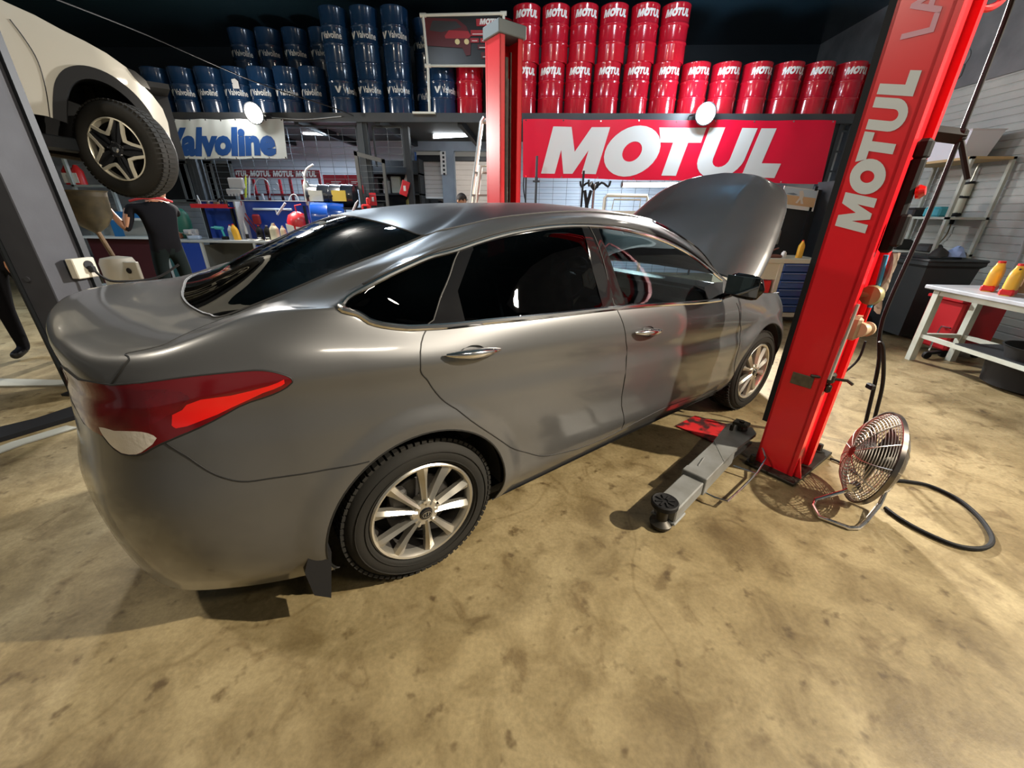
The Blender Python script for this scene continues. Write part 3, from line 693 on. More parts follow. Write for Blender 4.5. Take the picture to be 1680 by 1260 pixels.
def clad(mb, x0, x1, z0, z1, y, pitch=.145, dep=.012, axis='x', sgn=-1):
    """ribbed cladding sheet: flats with narrow grooves; axis x: faces -y, axis y: faces -x"""
    prof = [(z0, 0)]; z = z0+pitch
    while z < z1-.01: prof += [(z-.018, 0), (z-.010, dep), (z-.002, dep), (z+.004, 0)]; z += pitch
    prof.append((z1, 0))
    P = [[(x0, y-sgn*d, q) if axis == 'x' else (y-sgn*d, x0, q), (x1, y-sgn*d, q) if axis == 'x' else (y-sgn*d, x1, q)] for q, d in prof]
    mb.grid(P); return mb
M_FLOOR = concrete()
M_CLAD = siding('cladding_white', (.50, .52, .49), (.36, .38, .37), .145)
M_CLADB = siding('cladding_cool', (.55, .60, .66), (.46, .52, .60), .145)
M_DARKW = mat('dark_wall', (.018, .03, .042), .45, noise=(1, .7, (.012, .018, .026)))
M_CEIL = mat('ceiling_black', (.022, .055, .08), .25, spec=.8, bump=(3, .15, .02))
M_STEEL = mat('grey_steel', (.05, .058, .066), .5, .3)
M_STEELD = mat('dark_steel', (.015, .018, .022), .5, .3)
M_LGREY = mat('light_grey_paint', (.42, .44, .46), .5)
WX, WBK = 6.12, 11.0; MZ = 3.02; CEI = 4.82
g = MB(); g.b2((-14, -7, -.1), (WX+.2, 17, 0)); struct('floor', g, M_FLOOR)
g = MB(); g.b2((-14, -7, CEI), (WX+.2, 12, CEI+.1)); struct('ceiling', g, M_CEIL)
g = MB(); clad(g, -7, 12, 0, 3.16, WX, .095, .010, 'y', -1); struct('wall_right', g, M_CLAD)
g = MB(); g.b2((WX+.02, -7, 0), (WX+.2, 12, CEI)); g.b2((WX-.03, -7, 3.16), (WX+.03, 12, CEI)); struct('wall_right', g, mat('upper_wall', (.10, .11, .12), .5, noise=(3, .5, (.2, .21, .22))))
g = MB(); g.b2((-14.2, -7, 0), (-14, 17, CEI)); struct('wall_left', g, mat('left_wall', (.35, .38, .40), .6))
g = MB(); g.b2((-14, -7.2, 0), (WX+.2, -7, CEI)); struct('wall_front', g, mat('front_wall', (.20, .20, .19), .6))
g = MB(); g.b2((-14, WBK+.05, MZ), (WX+.2, WBK+.2, CEI)); struct('wall_back', g, M_DARKW)
g = MB(); clad(g, -14, -3.17, 0, MZ, WBK, .15, .012); clad(g, -.85, WX, 0, MZ, WBK, .15, .012); struct('wall_back', g, M_CLADB)
# doorway framing in the back wall, store room behind it
M_FRAME = mat('door_frame_blue_grey', (.30, .36, .44), .5, noise=(4, .5, (.24, .29, .36)))
g = MB(); g.b2((-3.17, WBK-.04, 2.77), (-.85, WBK+.12, MZ)); g.b2((-3.17, WBK-.04, 0), (-2.95, WBK+.12, 2.77)); g.b2((-2.28, WBK-.06, 0), (-1.97, WBK+.14, 2.77)); g.b2((-.95, WBK-.04, 0), (-.85, WBK+.12, 2.77)); struct('trim_1', g, M_FRAME)
g = MB(); g.b2((-2.93, WBK-.07, 0), (-2.89, WBK-.02, 2.74)); struct('trim_2', g, mat('blue_edge', (.03, .12, .4), .5))
g = MB(); g.b2((-6, 16.6, 0), (2, 16.8, 4)); g.b2((-6, 11.3, 3.6), (2, 16.8, 3.7)); g.b2((-6.2, 11.2, 0), (-6, 16.8, 3.7)); g.b2((2, 11.2, 0), (2.2, 16.8, 3.7)); struct('wall_store', g, mat('store_wall', (.5, .5, .48), .6))
M_SHUT = siding('shutter_beige', (.55, .50, .46), (.48, .44, .41), .1)
def shutter(x0, x1, z0, z1, y, label, pitch=.10):
    t = thing('roller_shutter', label, 'roller shutter', ((x0+x1)/2, y, z0))
    g = MB(); clad(g, x0-(x0+x1)/2, x1-(x0+x1)/2, 0, z1-z0, 0, pitch, .012); obj('curtain', g, M_SHUT, t)
    g = MB(); g.b2((-(x1-x0)/2, -.06, z1-z0), ((x1-x0)/2, .1, z1-z0+.14), .01); obj('roller_box', g, M_STEELD, t)
    g = MB(); g.b2((-(x1-x0)/2, -.02, -.03), ((x1-x0)/2, .02, .01)); obj('bottom_rail', g, mat('rail_white', (.7, .7, .68), .4), t)
shutter(-2.93, -2.29, 1.75, 2.55, WBK+.10, 'beige roller shutter half lowered over the black car in the left doorway')
shutter(-3.4, .2, .02, 3.0, 15.5, 'closed pale roller shutter at the far end of the store room', .16)
# mezzanine
M_DECK = mat('deck_edge', (.03, .036, .042), .5, noise=(3, .4, (.05, .05, .05)))
t = thing('mezzanine', 'dark steel mezzanine floor carrying the rows of oil drums', 'mezzanine', (-1, MEZ_Y, 0))
g = MB(); g.b2((-12.9, 0, MZ-.05), (WX+.95, WBK-MEZ_Y-.02, MZ)); obj('deck', g, mat('deck_board', (.05, .05, .048), .7), t)
g = MB(); g.b2((-12.9, -.06, MZ-.13), (WX+.95, 0, MZ+.01)); obj('edge_beam', g, M_DECK, t)
g = MB()
for i in range(13): g.b2((-12.4+i*1.5, 0, MZ-.17), (-12.32+i*1.5, WBK-MEZ_Y-.1, MZ-.05))
obj('joist', g, M_STEELD, t)['kind'] = 'stuff'
for x in (-6.55, -3.15, 5.25, 5.5):
    g = MB(); g.b2((x+1-.07, 0, 0), (x+1+.07, .12, MZ-.13)); g.b2((x+1-.09, -.012, 0), (x+1+.09, 0, MZ-.13)) if x < 5 else None
    g.b2((x+1-.012, -.03, 0), (x+1+.012, 0, MZ-.13)); obj('post', g, M_STEEL, t)
g = MB()
for k in range(9): g.b2((6.25, .03, .3+k*.31), (6.52, .06, .33+k*.31))
obj('ladder_rung', g, M_STEEL, t)['kind'] = 'stuff'
# ------------------------------------------------------------------ oil drums
DR, DH = .230, .765
M_DRED = mat('drum_red', (.50, .006, .012), .2, 0, coat=.6, noise=(2.5, .8, (.42, .008, .03)))
M_DBLUE = mat('drum_blue', (.010, .042, .11), .2, 0, coat=.6, noise=(2.5, .8, (.008, .03, .08)))
M_WHITE = mat('print_white', (.78, .78, .76), .45)
def drum_mesh(R=DR, H=DH):
    p = [(0, .012), (R-.02, .012), (R-.012, 0), (R, .004), (R+.003, .014)]
    for zc in (H*.345, H*.66): p += [(R-.003, zc-.03), (R, zc-.016), (R+.007, zc-.006), (R+.007, zc+.006), (R, zc+.016), (R-.003, zc+.03)]
    p += [(R-.001, H-.03), (R+.004, H-.012), (R+.002, H), (R-.012, H), (R-.018, H-.014), (0, H-.014)]
    return p
CNT = {}
def make_drum(kind, R=DR, H=DH):
    t = thing('oil_drum', 'drum', 'oil drum')
    g = MB(); g.lathe(drum_mesh(R, H), n=40); obj('shell', g, M_DRED if kind == 'r' else M_DBLUE, t, 40)
    g = MB(); g.cyl((.13, .1, H-.014), (.13, .1, H+.004), .03, n=14); obj('bung', g, M_STEELD, t)
    g = MB()
    if kind == 'r': wrap_text(g, MOTUL, R+.002, -PI/2, H*.77, .10, .40)
    else:
        wrap_text(g, text_tris('Valvoline', .022), R+.002, -PI/2+.38, H*.43, .092, .33)
        vm = ([(0, .11), (.045, .11), (.07, .045), (.095, .11), (.145, .11), (.085, 0), (.055, 0)], )
        P = [((q[0]), q[1]) for q in vm[0]]; r = delaunay_2d_cdt([Vector(q) for q in P], [(i, (i+1) % 7) for i in range(7)], [], 1, 1e-6)
        V_ = [(q.x, q.y) for q in r[0]]; T_ = [tuple(f) for f in r[2]]
        wrap_text(g, (V_, T_, .145), R+.002, -PI/2-.70, H*.425, .9, .125)
    obj('lettering', g, M_WHITE, t, 0, solid=False)
    return t
PROTO = {}
def drum(kind, px, tier, label, group, dy=.27, turn=0., base=187, tilt=0):
    if kind not in PROTO: o = PROTO[kind] = make_drum(kind)
    else: o = copy_tree(PROTO[kind])
    p = at(px, base, MEZ_Y+dy); o.location = (p[0], MEZ_Y+dy, MZ+tier*DH); o.rotation_euler = (0, 0, turn); o['label'] = label; o['group'] = group; return o
ORD = ['first', 'second', 'third', 'fourth', 'fifth', 'sixth', 'seventh', 'eighth', 'ninth', 'tenth', 'eleventh', 'twelfth', 'thirteenth', 'fourteenth']
gr = 'red oil drums on the mezzanine'; gb = 'blue oil drums on the mezzanine'
redb = [858, 902, 945, 990, 1037, 1083, 1130, 1178, 1227, 1276, 1324, 1374, 1420]
for i, x in enumerate(redb):
    drum('r', x, 0, f'red oil drum standing on the mezzanine edge, {ORD[i]} right of the red post', gr, turn=(.12, -.1, .05, .1, 0, .12, .05, -.05, .1, .05, -.1, .05, .1)[i]+.0)
for i, x in enumerate(redb[:6]):
    drum('r', x+3, 1, f'red oil drum stacked on another, top of the {ORD[i]} stack right of the red post', gr, turn=(.0, .05, .12, -.05, .1, -.12)[i])
drum('r', 771, 0, 'plain red oil drum standing left of the red post under the framed poster', gr, turn=2.6)
drum('r', 819, 0, 'red oil drum standing directly behind the red post', gr, turn=.2)
for x, l in ((774, 'red oil drum on top behind the framed poster'), (822, 'red oil drum on top behind the red post, right corner of the framed poster')): drum('r', x, 1, l, gr, dy=.78)
drum('r', 774, 0, 'red oil drum in the second row behind the plain red drum', gr, dy=.78); drum('r', 822, 0, 'red oil drum in the second row behind the red post', gr, dy=.78)
blueb = [274, 316, 358, 400, 441, 482, 523]
for i, x in enumerate(blueb): drum('b', x, 0, f'blue oil drum in the bottom row above the white banner, {ORD[i]} from the left', gb, dy=.45, turn=(-.25, .1, -.2, .1, -.1, 0, -.2)[i])
for i, x in enumerate([422, 463, 504, 545]): drum('b', x, 1, f'blue oil drum in the upper row on the left, {ORD[i]} from the left', gb, dy=1.1, turn=(0, .05, .05, 0)[i], base=180); 
for i, x in enumerate([422, 463, 504, 545]): drum('b', x, 0, f'blue oil drum in the back row on the left, {ORD[i]} from the left', gb, dy=1.1, turn=.3, base=180)
for i, x in enumerate([568, 614, 660]):
    drum('b', x, 0, f'blue oil drum at the foot of the {ORD[i]} tall stack', gb, dy=.27, turn=(.75, 0, -.05)[i]); drum('b', x, 1, f'blue oil drum on top of the {ORD[i]} tall stack', gb, dy=.27, turn=(-.3, 0, .08)[i])
drum('b', 706, 0, 'blue oil drum beside the foot of the framed poster', gb, dy=.75, turn=-.2); drum('b', 706, 1, 'blue oil drum on top, behind the left edge of the framed poster', gb, dy=.75, turn=-.3)
drum('b', 729, 0, 'blue oil drum next to the plain red drum under the framed poster', gb, dy=.27, turn=.45)
g = MB(); p = at(384, 132, 8.6); g.prism([(0, 0), (.12, 0), (.12, .11), (.07, .15), (0, .14)], (p[0], 8.522, p[2]-.14), (1, 0, 0), (0, 0, 1), (0, .002, 0)); tag(obj('paper_label', g, M_WHITE), 'white paper label taped to the fourth blue drum', 'label')
# ------------------------------------------------------------------ banners
def banner(name, label, corners, Y, m, sag=.02, seed=1):
    """corners: tl, tr, br, bl pixels measured on the plane y = Y; cloth with creases"""
    c = [at(*q, Y) for q in corners]; rn = random.Random(seed); o = Vector(c[3]); t = thing(name, label, 'banner', o)
    cr = [(rn.uniform(0, 1), rn.uniform(-.5, .5), rn.uniform(.03, .09), rn.uniform(-1, 1)) for _ in range(22)]
    def W(u, v):
        a = c[3]*(1-u)*(1-v)+c[2]*u*(1-v)+c[1]*u*v+c[0]*(1-u)*v
        d = sum(k*.010*math.exp(-((u+s_*(v-.5)*.3-x)/w_)**2)*(.4+.6*(1-v)) for x, s_, w_, k in cr)+.006*math.sin(u*60)*v**3
        a = a.copy(); a[1] -= d+.015; a[2] += .012*math.sin(u*PI*7)*(v-.5); return a
    g = MB(); NU, NV = 90, 14; g.grid([[W(i/NU, j/NV)-np.array(o) for j in range(NV+1)] for i in range(NU+1)]); obj('cloth', g, m, t, 80)
    g = MB()
    for j in (0, 1):
        for i in range(9):
            q = W(.01+.98*i/8, j*.96+.02)-np.array(o); g.cyl((q[0], q[1]-.006, q[2]), (q[0], q[1]+.004, q[2]), .012, n=10)
    obj('eyelet', g, M_CHROME, t)['kind'] = 'stuff'
    return t, W, np.array(o), c
def on_banner(tri, W, o, u0, u1, v0, v1, m, t, slices=40, off=.006):
    V, T, w = tri; bm = bmesh.new(); bv = [bm.verts.new((v[0]/w, v[1], 0)) for v in V]
    for f in T:
        try: bm.faces.new([bv[i] for i in f])
        except ValueError: pass
    for k in range(1, slices): bmesh.ops.bisect_plane(bm, geom=bm.verts[:]+bm.edges[:]+bm.faces[:], plane_co=(k/slices, 0, 0), plane_no=(1, 0, 0))
    for k in range(1, 6): bmesh.ops.bisect_plane(bm, geom=bm.verts[:]+bm.edges[:]+bm.faces[:], plane_co=(0, k/6, 0), plane_no=(0, 1, 0))
    bm.verts.index_update(); g = MB(); vs = []
    for v in bm.verts: q = W(u0+(u1-u0)*v.co.x, v0+(v1-v0)*v.co.y)-o; vs.append((q[0], q[1]-off, q[2]))
    g.add(vs, [[v.index for v in f.verts] for f in bm.faces]); bm.free(); return obj('lettering', g, m, t, 80, solid=False)
M_BRED = mat('banner_red', (.72, .004, .035), .38, spec=.4); M_BWHITE = mat('banner_print_white', (.66, .67, .65), .5)
t, W, o, _ = banner('banner', 'long red banner with big white capitals hung under the red drums', [(858, 196), (1371, 198), (1346, 302), (858, 291)], 8.22, M_BRED, seed=4)
on_banner(MOTUL, W, o, .062, .855, .08, .88, M_BWHITE, t, 60)
t, W, o, _ = banner('banner', 'white banner with blue lettering hung under the blue drums', [(262, 196), (465, 196), (472, 260), (256, 261)], 8.22, mat('banner_white', (.68, .74, .74), .45), seed=9)
on_banner(text_tris('Valvoline', .055), W, o, .045, .925, .12, .80, mat('print_blue', (.02, .09, .33), .5), t, 40)
# poster in a white pipe frame on the mezzanine edge
pf = at(705, 187, 8.2); t = thing('poster_stand', 'framed dark car poster in a white pipe stand on the mezzanine edge', 'poster stand', pf)
tl, tr, ml, mr = [at(*q, 8.2)-pf for q in ((694, 25), (826, 22), (702, 108), (830, 108))]
g = MB(); g.tube([(0, 0, 0), tuple(ml), tuple(tl)], .022, 8); g.tube([tuple(tl), tuple(tr)], .022, 8); g.tube([tuple(ml), tuple(mr)], .02, 8); g.tube([tuple(tr), tuple(mr), (mr[0], 0, 0)], .022, 8)
for q in (tl, ml, tr): g.cyl(Vector(q)-Vector((.05, 0, 0)), Vector(q)+Vector((.05, 0, 0)), .03, n=10)
g.b2((-.3, -.03, 0), (.1, .03, .03)); obj('pipe_frame', g, mat('pipe_white', (.68, .68, .6), .4), t)
g = MB(); g.add([tuple(ml+(0.02, .01, .02)), tuple(mr+(0, .01, .02)), tuple(tr+(-.02, .01, -.02)), tuple(tl+(.02, .01, -.02))], [(0, 1, 2, 3)]); ps = obj('poster', g, mat('poster_dark', (.016, .017, .02), .35), t)
PW, PH = tr[0]-tl[0], tl[2]-ml[2]
def pp(u, v): return (ml[0]+(tl[0]-ml[0])*v+.02+(PW-.03)*u, ml[1]-.004, ml[2]+.02+(PH-.04)*v)
def flatp(pts, m, name='print', k=0): g = MB(); g.add([(a, b-k*.0015, c) for a, b, c in (pp(*q) for q in pts)], [tuple(range(len(pts)))]); return obj(name, g, m, ps, 0, solid=False)
MR1 = mat('print_red', (.35, .02, .03), .5); MR2 = mat('print_dark_red', (.09, .01, .015), .5)
flatp([(.0, .98), (.42, .95), (.53, .80), (.58, .55), (.56, .2), (.50, .18), (.46, .35), (0, .40)], MR2); flatp([(.10, .92), (.40, .90), (.47, .78), (.2, .68), (.05, .72)], mat('print_glass', (.03, .03, .035), .4), k=1)
flatp([(.24, .60), (.30, .72), (.55, .70), (.58, .60), (.55, .55), (.25, .55)], MR1, k=1)
for a in (.40, .52): flatp([(a+.032*math.cos(q*PI/8), .48+.06*math.sin(q*PI/8)) for q in range(16)], mat('print_lamp', (.7, .6, .3), .5), k=2)
flatp([(.66, .80), (.98, .80), (.98, .95), (.66, .95)], MR1, k=1); g = MB(); a = pp(.70, .83); flat_text(g, MOTUL, (a[0], a[1]-.005, a[2]), (1, 0, 0), (0, 0, 1), .075, .36); obj('lettering', g, M_WHITE, ps, 0, solid=False)
for u0, v0, u1, v1 in ((.58, .60, .76, .72), (.80, .60, .97, .72), (.57, .46, .68, .55), (.70, .46, .83, .55), (.85, .46, .97, .55), (.66, .32, .79, .42), (.84, .34, .97, .44), (.70, .12, .97, .26)):
    flatp([(u0, v0), (u1, v0), (u1, v1), (u0, v1)], MR1 if v0 > .4 else MR2, k=1); flatp([(u0+.02, v0+.03), (u1-.02, v0+.03), (u1-.02, v0+.045), (u0+.02, v0+.045)], M_WHITE, k=2)
# ------------------------------------------------------------------ lamps on and under the mezzanine
M_LAMP = mat('lamp_glow', (1, 1, 1), .5, emit=(1, .93, .8), es=60); M_TUBE = mat('tube_glow', (1, 1, 1), .5, emit=(.9, .96, 1), es=14)
for px, py, l in ((416, 186, 'left'), (1158, 187, 'right')):
    p = at(px, py, 8.0); t = thing('floodlight', f'blazing floodlight on the mezzanine edge above the {"white" if l == "left" else "red"} banner', 'floodlight', p)
    g = MB(); g.lathe([(.02, .16), (.10, .14), (.16, .04), (.17, .0), (.155, 0), (.15, .03)], (0, .0, 0), Vector((0, 1, .25)), 24, cap=False); obj('housing', g, M_STEELD, t)
    g = MB(); g.lathe([(0, .012), (.15, .012)], (0, 0, 0), Vector((0, 1, .25)), 24); obj('lamp_face', g, M_LAMP, t)
    g = MB(); g.tube([(-.17, .04, 0), (-.19, .1, .0), (-.19, .25, .02), (.19, .25, .02), (.19, .1, 0), (.17, .04, 0)], .012, 6); obj('bracket', g, M_STEELD, t)
def tube_lamp(p0, p1, Y, label):
    a, b = at(*p0, Y), at(*p1, Y); c = (a+b)/2; t = thing('tube_light', label, 'tube light', c); L = (b-a)/2
    g = MB(); g.tube([tuple(-L*.97), tuple(L*.97)], .038, 12, flat=1); obj('tube', g, M_TUBE, t)
    g = MB(); g.b2((-abs(L[0]), .0, .035), (abs(L[0]), .08, .065)); 
    for s_ in (-1, 1): g.cyl((s_*abs(L[0])*.96, 0, s_*L[2]), (s_*abs(L[0])*1.03, 0, s_*L[2]), .042, n=12); g.tube([(s_*abs(L[0])*.8, .04, .06), (s_*abs(L[0])*.8, .04, max(.1, MZ-.05-c[2]))], .004, 5)
    obj('batten', g, M_LGREY, t); return t
tube_lamp((497, 218), (554, 219), 9.9, 'short tube light under the mezzanine right of the white banner'); tube_lamp((710, 224), (769, 221), 9.9, 'short tube light under the mezzanine above the doorways')
tube_lamp((1020, 304), (1113, 303), 8.9, 'bright tube light hanging just above the raised bonnet')
p = at(706, 196, 8.9); t = thing('dome_lamp', 'round dome lamp under the mezzanine below the poster stand', 'lamp', p); g = MB(); g.lathe([(0, -.05), (.10, -.04), (.17, 0), (.18, .02)], n=24); obj('glass', g, M_TUBE, t)
g = MB(); g.lathe([(.18, .02), (.19, .03), (.1, .06), (0, .06)], n=24); g.cyl((0, 0, .06), (0, 0, MZ-.05-p[2]), .012); obj('fitting', g, M_LGREY, t)
p = at(1432, 6, 6.2); t = thing('ceiling_glow_disc', 'small glowing disc for a lamp reflection on the dark ceiling left of the red post top', 'lamp', (p[0], p[1], CEI)); g = MB(); g.lathe([(0, -.03), (.10, -.025), (.12, 0)], n=20); obj('glass', g, M_LAMP, t)  # emissive disc stands in for a lamp's reflection on the glossy ceiling
p = at(626, 9, 8.3); t = thing('ceiling_glow_disc', 'tiny lamp on the ceiling above the tall blue stacks', 'lamp', (p[0], 8.3, CEI)); g = MB(); g.lathe([(0, -.03), (.03, -.02), (.04, 0)], n=14); obj('glass', g, M_TUBE, t)
# wire slung in front of the drums
g = MB(); g.tube([at(80, -6, 5.2), at(240, 57, 6.6), at(418, 134, 7.7), at(541, 175, 8.1), at(580, 190, 8.2)], .008, 6, smooth=6); tag(obj('cable', g, mat('cable_dull', (.03, .03, .032), .9, spec=.1)), 'thin cable sagging from the ceiling across the blue drums', 'cable')
g = MB(); g.tube([at(446, 193, 8.22), at(500, 196, 8.22), at(560, 191, 8.23)], .008, 6, smooth=6); tag(obj('cable', g, M_LGREY), 'thin pale cable running from the left floodlight along the deck edge', 'cable')
# open mesh fence below the mezzanine
M_WIRE = mat('wire_grey', (.16, .18, .2), .4, .6)
def mesh(x0, x1, z0, z1, y, label, dz=.105, dx=.26):
    t = thing('mesh_panel', label, 'mesh fence', (x0, y, 0)); g = MB(); z = z0
    while z < z1: g.box(((x1-x0)/2, 0, z), (x1-x0, .006, .006)); z += dz
    x = 0
    while x < x1-x0: g.box((x, .004, (z0+z1)/2), (.006, .006, z1-z0)); x += dx
    obj('wires', g, M_WIRE, t, 0)['kind'] = 'stuff'
    g = MB(); 
    for q in (0, x1-x0): g.b2((q-.015, -.015, z0), (q+.015, .015, z1))
    g.b2((0, -.015, z1-.015), (x1-x0, .015, z1+.015)); obj('frame', g, M_STEEL, t)
mesh(-6.45, -3.3, .3, 2.85, 8.42, 'wire mesh fence panel behind the tool bench under the white banner')
mesh(-3.0, -2.45, 2.2, 2.85, 8.42, 'short wire mesh panel over the open metal door'); mesh(-.15, 3.2, .3, 2.5, 8.42, 'wire mesh fence panel under the red banner left of the raised bonnet')
g = MB(); g.b2((-2.43, 8.38, 0), (-2.33, 8.5, MZ-.17)); tag(obj('steel_post', g, M_STEELD), 'black steel post left of the doorways under the mezzanine', 'post')
# ================================================================== TWO POST LIFT (axes follow the car: x forward, s outward)
M_LRED = mat('lift_red', (.78, .004, .010), .35, 0, coat=.35, coatr=.15, noise=(2.5, .8, (.68, .004, .014)))
M_LGREYC = mat('lift_cap_grey', (.16, .19, .20), .45)
M_OILY = mat('oily_metal', (.055, .048, .038), .45, .6, noise=(14, .5, (.02, .018, .014)))
M_ARM = mat('arm_grey', (.24, .25, .25), .42, .2, noise=(9, .5, (.15, .15, .14)))
M_RUBB = mat('black_rubber', (.010, .010, .011), .65, spec=.2)
M_STKR = mat('sticker_grey', (.36, .36, .35), .5)
def carthing(name, label, cat, x, s, z=0, group=None): return thing(name, label, cat, c2w((x, s, z))[0], CYW, group)
def column(x0, x1, s_in, s_out, H, label, sg):
    """sg=+1: post on the near side. local frame of the thing: x forward, y = -(s - s0)"""
    t = carthing('lift_post', label, 'lift post', x0, s_in); d = abs(s_out-s_in); W = x1-x0
    def y(q): return -sg*q    # q: depth away from the car
    g = MB()     # channel: near cheek, back web with folded edges, far cheek, inner lips
    th = .012
    g.b2((0, y(0), .02), (th, y(d), H)); g.b2((W-th, y(0), .02), (W, y(d), H)); g.b2((.0, y(d), .02), (W, y(d-th), H))
    g.b2((0, y(0), .02), (.055, y(th), H)); g.b2((W-.055, y(0), .02), (W, y(th), H))
    obj('channel', g, M_LRED, t)
    g = MB(); g.b2((0.0, y(d), .02), (.05, y(d+.02), H)); g.b2((W-.05, y(d), .02), (W, y(d+.03), H)); obj('back_flange', g, M_LRED, t)
    g = MB(); g.b2((W*.32, y(.03), .3), (W*.44, y(.05), H-.15)); g.b2((W*.60, y(.05), .3), (W*.64, y(.07), H-.1)); obj('chain', g, M_OILY, t)
    g = MB(); g.cyl((W*.55, y(.09), .25), (W*.55, y(.09), H-.3), .022, n=12); obj('piston', g, M_CHROME, t)
    g = MB(); g.b2((-.025, y(-.02), H), (W+.025, y(d+.025), H+.10), .006); obj('cap', g, M_LGREYC, t)
    g = MB(); g.b2((-.07, y(-.03), 0), (W+.26, y(d+.06), .022), .004); bp = obj('base_plate', g, M_OILY, t)
    for q, r in ((W+.2, .03), (W+.2, d), (-.045, .0)):
        g = MB(); g.cyl((q, y(r), .02), (q, y(r), .075), .016, n=6); g.cyl((q, y(r), .02), (q, y(r), .03), .03, n=14); obj('anchor_bolt', g, M_OILY, bp)
    for q in (W, ):
        g = MB(); g.prism([(0, 0), (.17, 0), (0, .24)], (q, y(.015), .02), (1, 0, 0), (0, 0, 1), (0, y(.012), 0)); obj('gusset', g, M_LRED, t)
        g = MB(); g.prism([(0, 0), (.17, 0), (0, .24)], (q, y(d-.02), .02), (1, 0, 0), (0, 0, 1), (0, y(.012), 0)); obj('gusset', g, M_LRED, t)
    g = MB(); g.prism([(0, 0), (.06, 0), (0, .2)], (.02, y(d+.0), .02), (0, y(1), 0), (0, 0, 1), (.012, 0, 0)); obj('gusset', g, M_LRED, t)
    return t, y, W, d
LP, yy1, LW, LD = column(2.05, 2.31, 1.30, 1.492, 2.92, 'red lift post with big white vertical lettering standing right of the car', 1)
LQ, yy2, _, _ = column(2.05, 2.31, -1.63, -1.86, 2.92, 'red lift post with open channel and grey cap standing behind the car', -1)
# lettering on the cheek facing the camera: reads upward, tops towards the car
g = MB(); flat_text(g, MOTUL, (-.0025, yy1(.158), 1.385), (0, 0, 1), (0, -yy1(1), 0), .128, .63); obj('lettering', g, mat('decal_white', (.60, .62, .60), .45), LP, 0, solid=False)
g = MB(); flat_text(g, text_tris('LA', .02), (-.0025, yy1(.150), 2.13), (0, 0, 1), (0, -yy1(1), 0), .10, .16); obj('lettering', g, mat('decal_pale_pink', (.62, .30, .36), .45), LP, 0, solid=False)
g = MB(); g.box((-.004, yy1(.105), .615), (.006, .105, .068), bev=.002); 
for a in (-1, 1):
    for b in (-1, 1): g.cyl((-.005, yy1(.105+a*.046), .615+b*.028), (-.009, yy1(.105+a*.046), .615+b*.028), .004, n=8)
obj('rating_plate', g, mat('plate_worn', (.17, .14, .09), .6, .5, noise=(30, .5, (.09, .07, .05))), LP)
g = MB(); g.b2((.0, yy1(-.028), .3), (.09, yy1(0), 2.3)); obj('rubber_strip', g, M_RUBB, LP)
# things fixed on the back of the near post
g = MB(); g.tube([(.02, yy1(LD+.03), 1.06), (-.005, yy1(LD+.03), .66)], .008, 6); obj('release_rod', g, mat('rod_pale', (.45, .42, .38), .4, .5), LP)
g = MB(); g.tube([(-.02, yy1(LD-.05), .66), (.03, yy1(LD+.02), .655), (.06, yy1(LD+.09), .66), (.05, yy1(LD+.12), .65)], .008, 6); g.box((.03, yy1(LD+.025), .66), (.05, .04, .06), bev=.01); g.box((.03, yy1(LD+.03), .60), (.03, .03, .05), bev=.01); obj('latch', g, M_OILY, LP)
g = MB(); g.lathe([(.01, -.035), (.035, -.035), (.038, -.02), (.028, -.012), (.028, .012), (.038, .02), (.035, .035), (.01, .035)], (.10, yy1(LD+.07), .93), (1, -.3, 0), 20); g.box((.10, yy1(LD+.035), .93), (.09, .05, .12), bev=.012); obj('pulley_block', g, mat('pulley_beige', (.48, .34, .22), .5), LP)
g = MB(); g.lathe([(0, -.02), (.045, -.02), (.05, 0), (.045, .02), (0, .02)], (.10, yy1(LD+.05), 1.10), (1, -.2, 0), 18); g.cyl((.10, yy1(LD), 1.10), (.10, yy1(LD+.07), 1.10), .02, n=12); obj('cable_wheel', g, mat('wheel_brass', (.28, .25, .13), .45, .4), LP)
t = carthing('lift_control_box', 'black lift control box clamped on the rear edge of the lettered red post', 'control box', 2.13, 1.53, 1.5)
g = MB(); g.box((.02, .0, 0), (.05, .05, .40), bev=.012); g.box((.03, .0, .23), (.07, .05, .08), bev=.012); g.box((.01, -.03, -.10), (.05, .04, .14), bev=.01); obj('housing', g, M_PLASTIC, t)
g = MB(); g.lathe([(0, 0), (.028, 0), (.03, .012), (.018, .03), (0, .032)], (.03, -.03, .06), (0, -1, .2), 18); obj('stop_button', g, M_REDB, t)
g = MB(); g.tube([(.02, -.01, -.21), (.03, -.02, -.36), (.02, -.02, -.46)], .011, 8); obj('tool_handle', g, mat('handle_blue', (.05, .28, .5), .4), t)
g = MB(); g.tube([(.02, -.02, -.46), (.015, -.02, -.60)], .010, 8); obj('tool_grip', g, M_REDB, t)
g = MB(); n_ = 10
P = []
for i in range(n_+1):
    r = []
    for j in range(9): a = j/8; r.append((.03+.07*a+.006*math.sin(i*1.7+a*6), -.03-.016*math.sin(a*9+i*.5)-.01*i/n_, -.20-.26*i/n_*(1-.15*math.sin(a*5))))
    P.append(r)
g.grid(P); tag(obj('rag', g, mat('rag_brown', (.34, .26, .2), .9, noise=(20, .5, (.22, .17, .14))), None), None)
rg = bpy.data.objects['rag']; rg.location = t.location; rg.rotation_euler = t.rotation_euler; tag(rg, 'dirty beige rag hanging below the black control box on the red post', 'rag')
t = carthing('hose_bracket', 'black angled hose bracket reaching out from the lettered red post', 'bracket', 2.13, 1.53, 1.80)
a0 = Vector(at(1500, 214, 1.0)); 
def onpl(px, py, Y=2.35): return tuple(at(px, py, Y))
def tl_(p, t): M = (Matrix.Translation(t.location)@Matrix.Rotation(t.rotation_euler.z, 4, 'Z')).inverted(); return tuple(M@Vector(p))
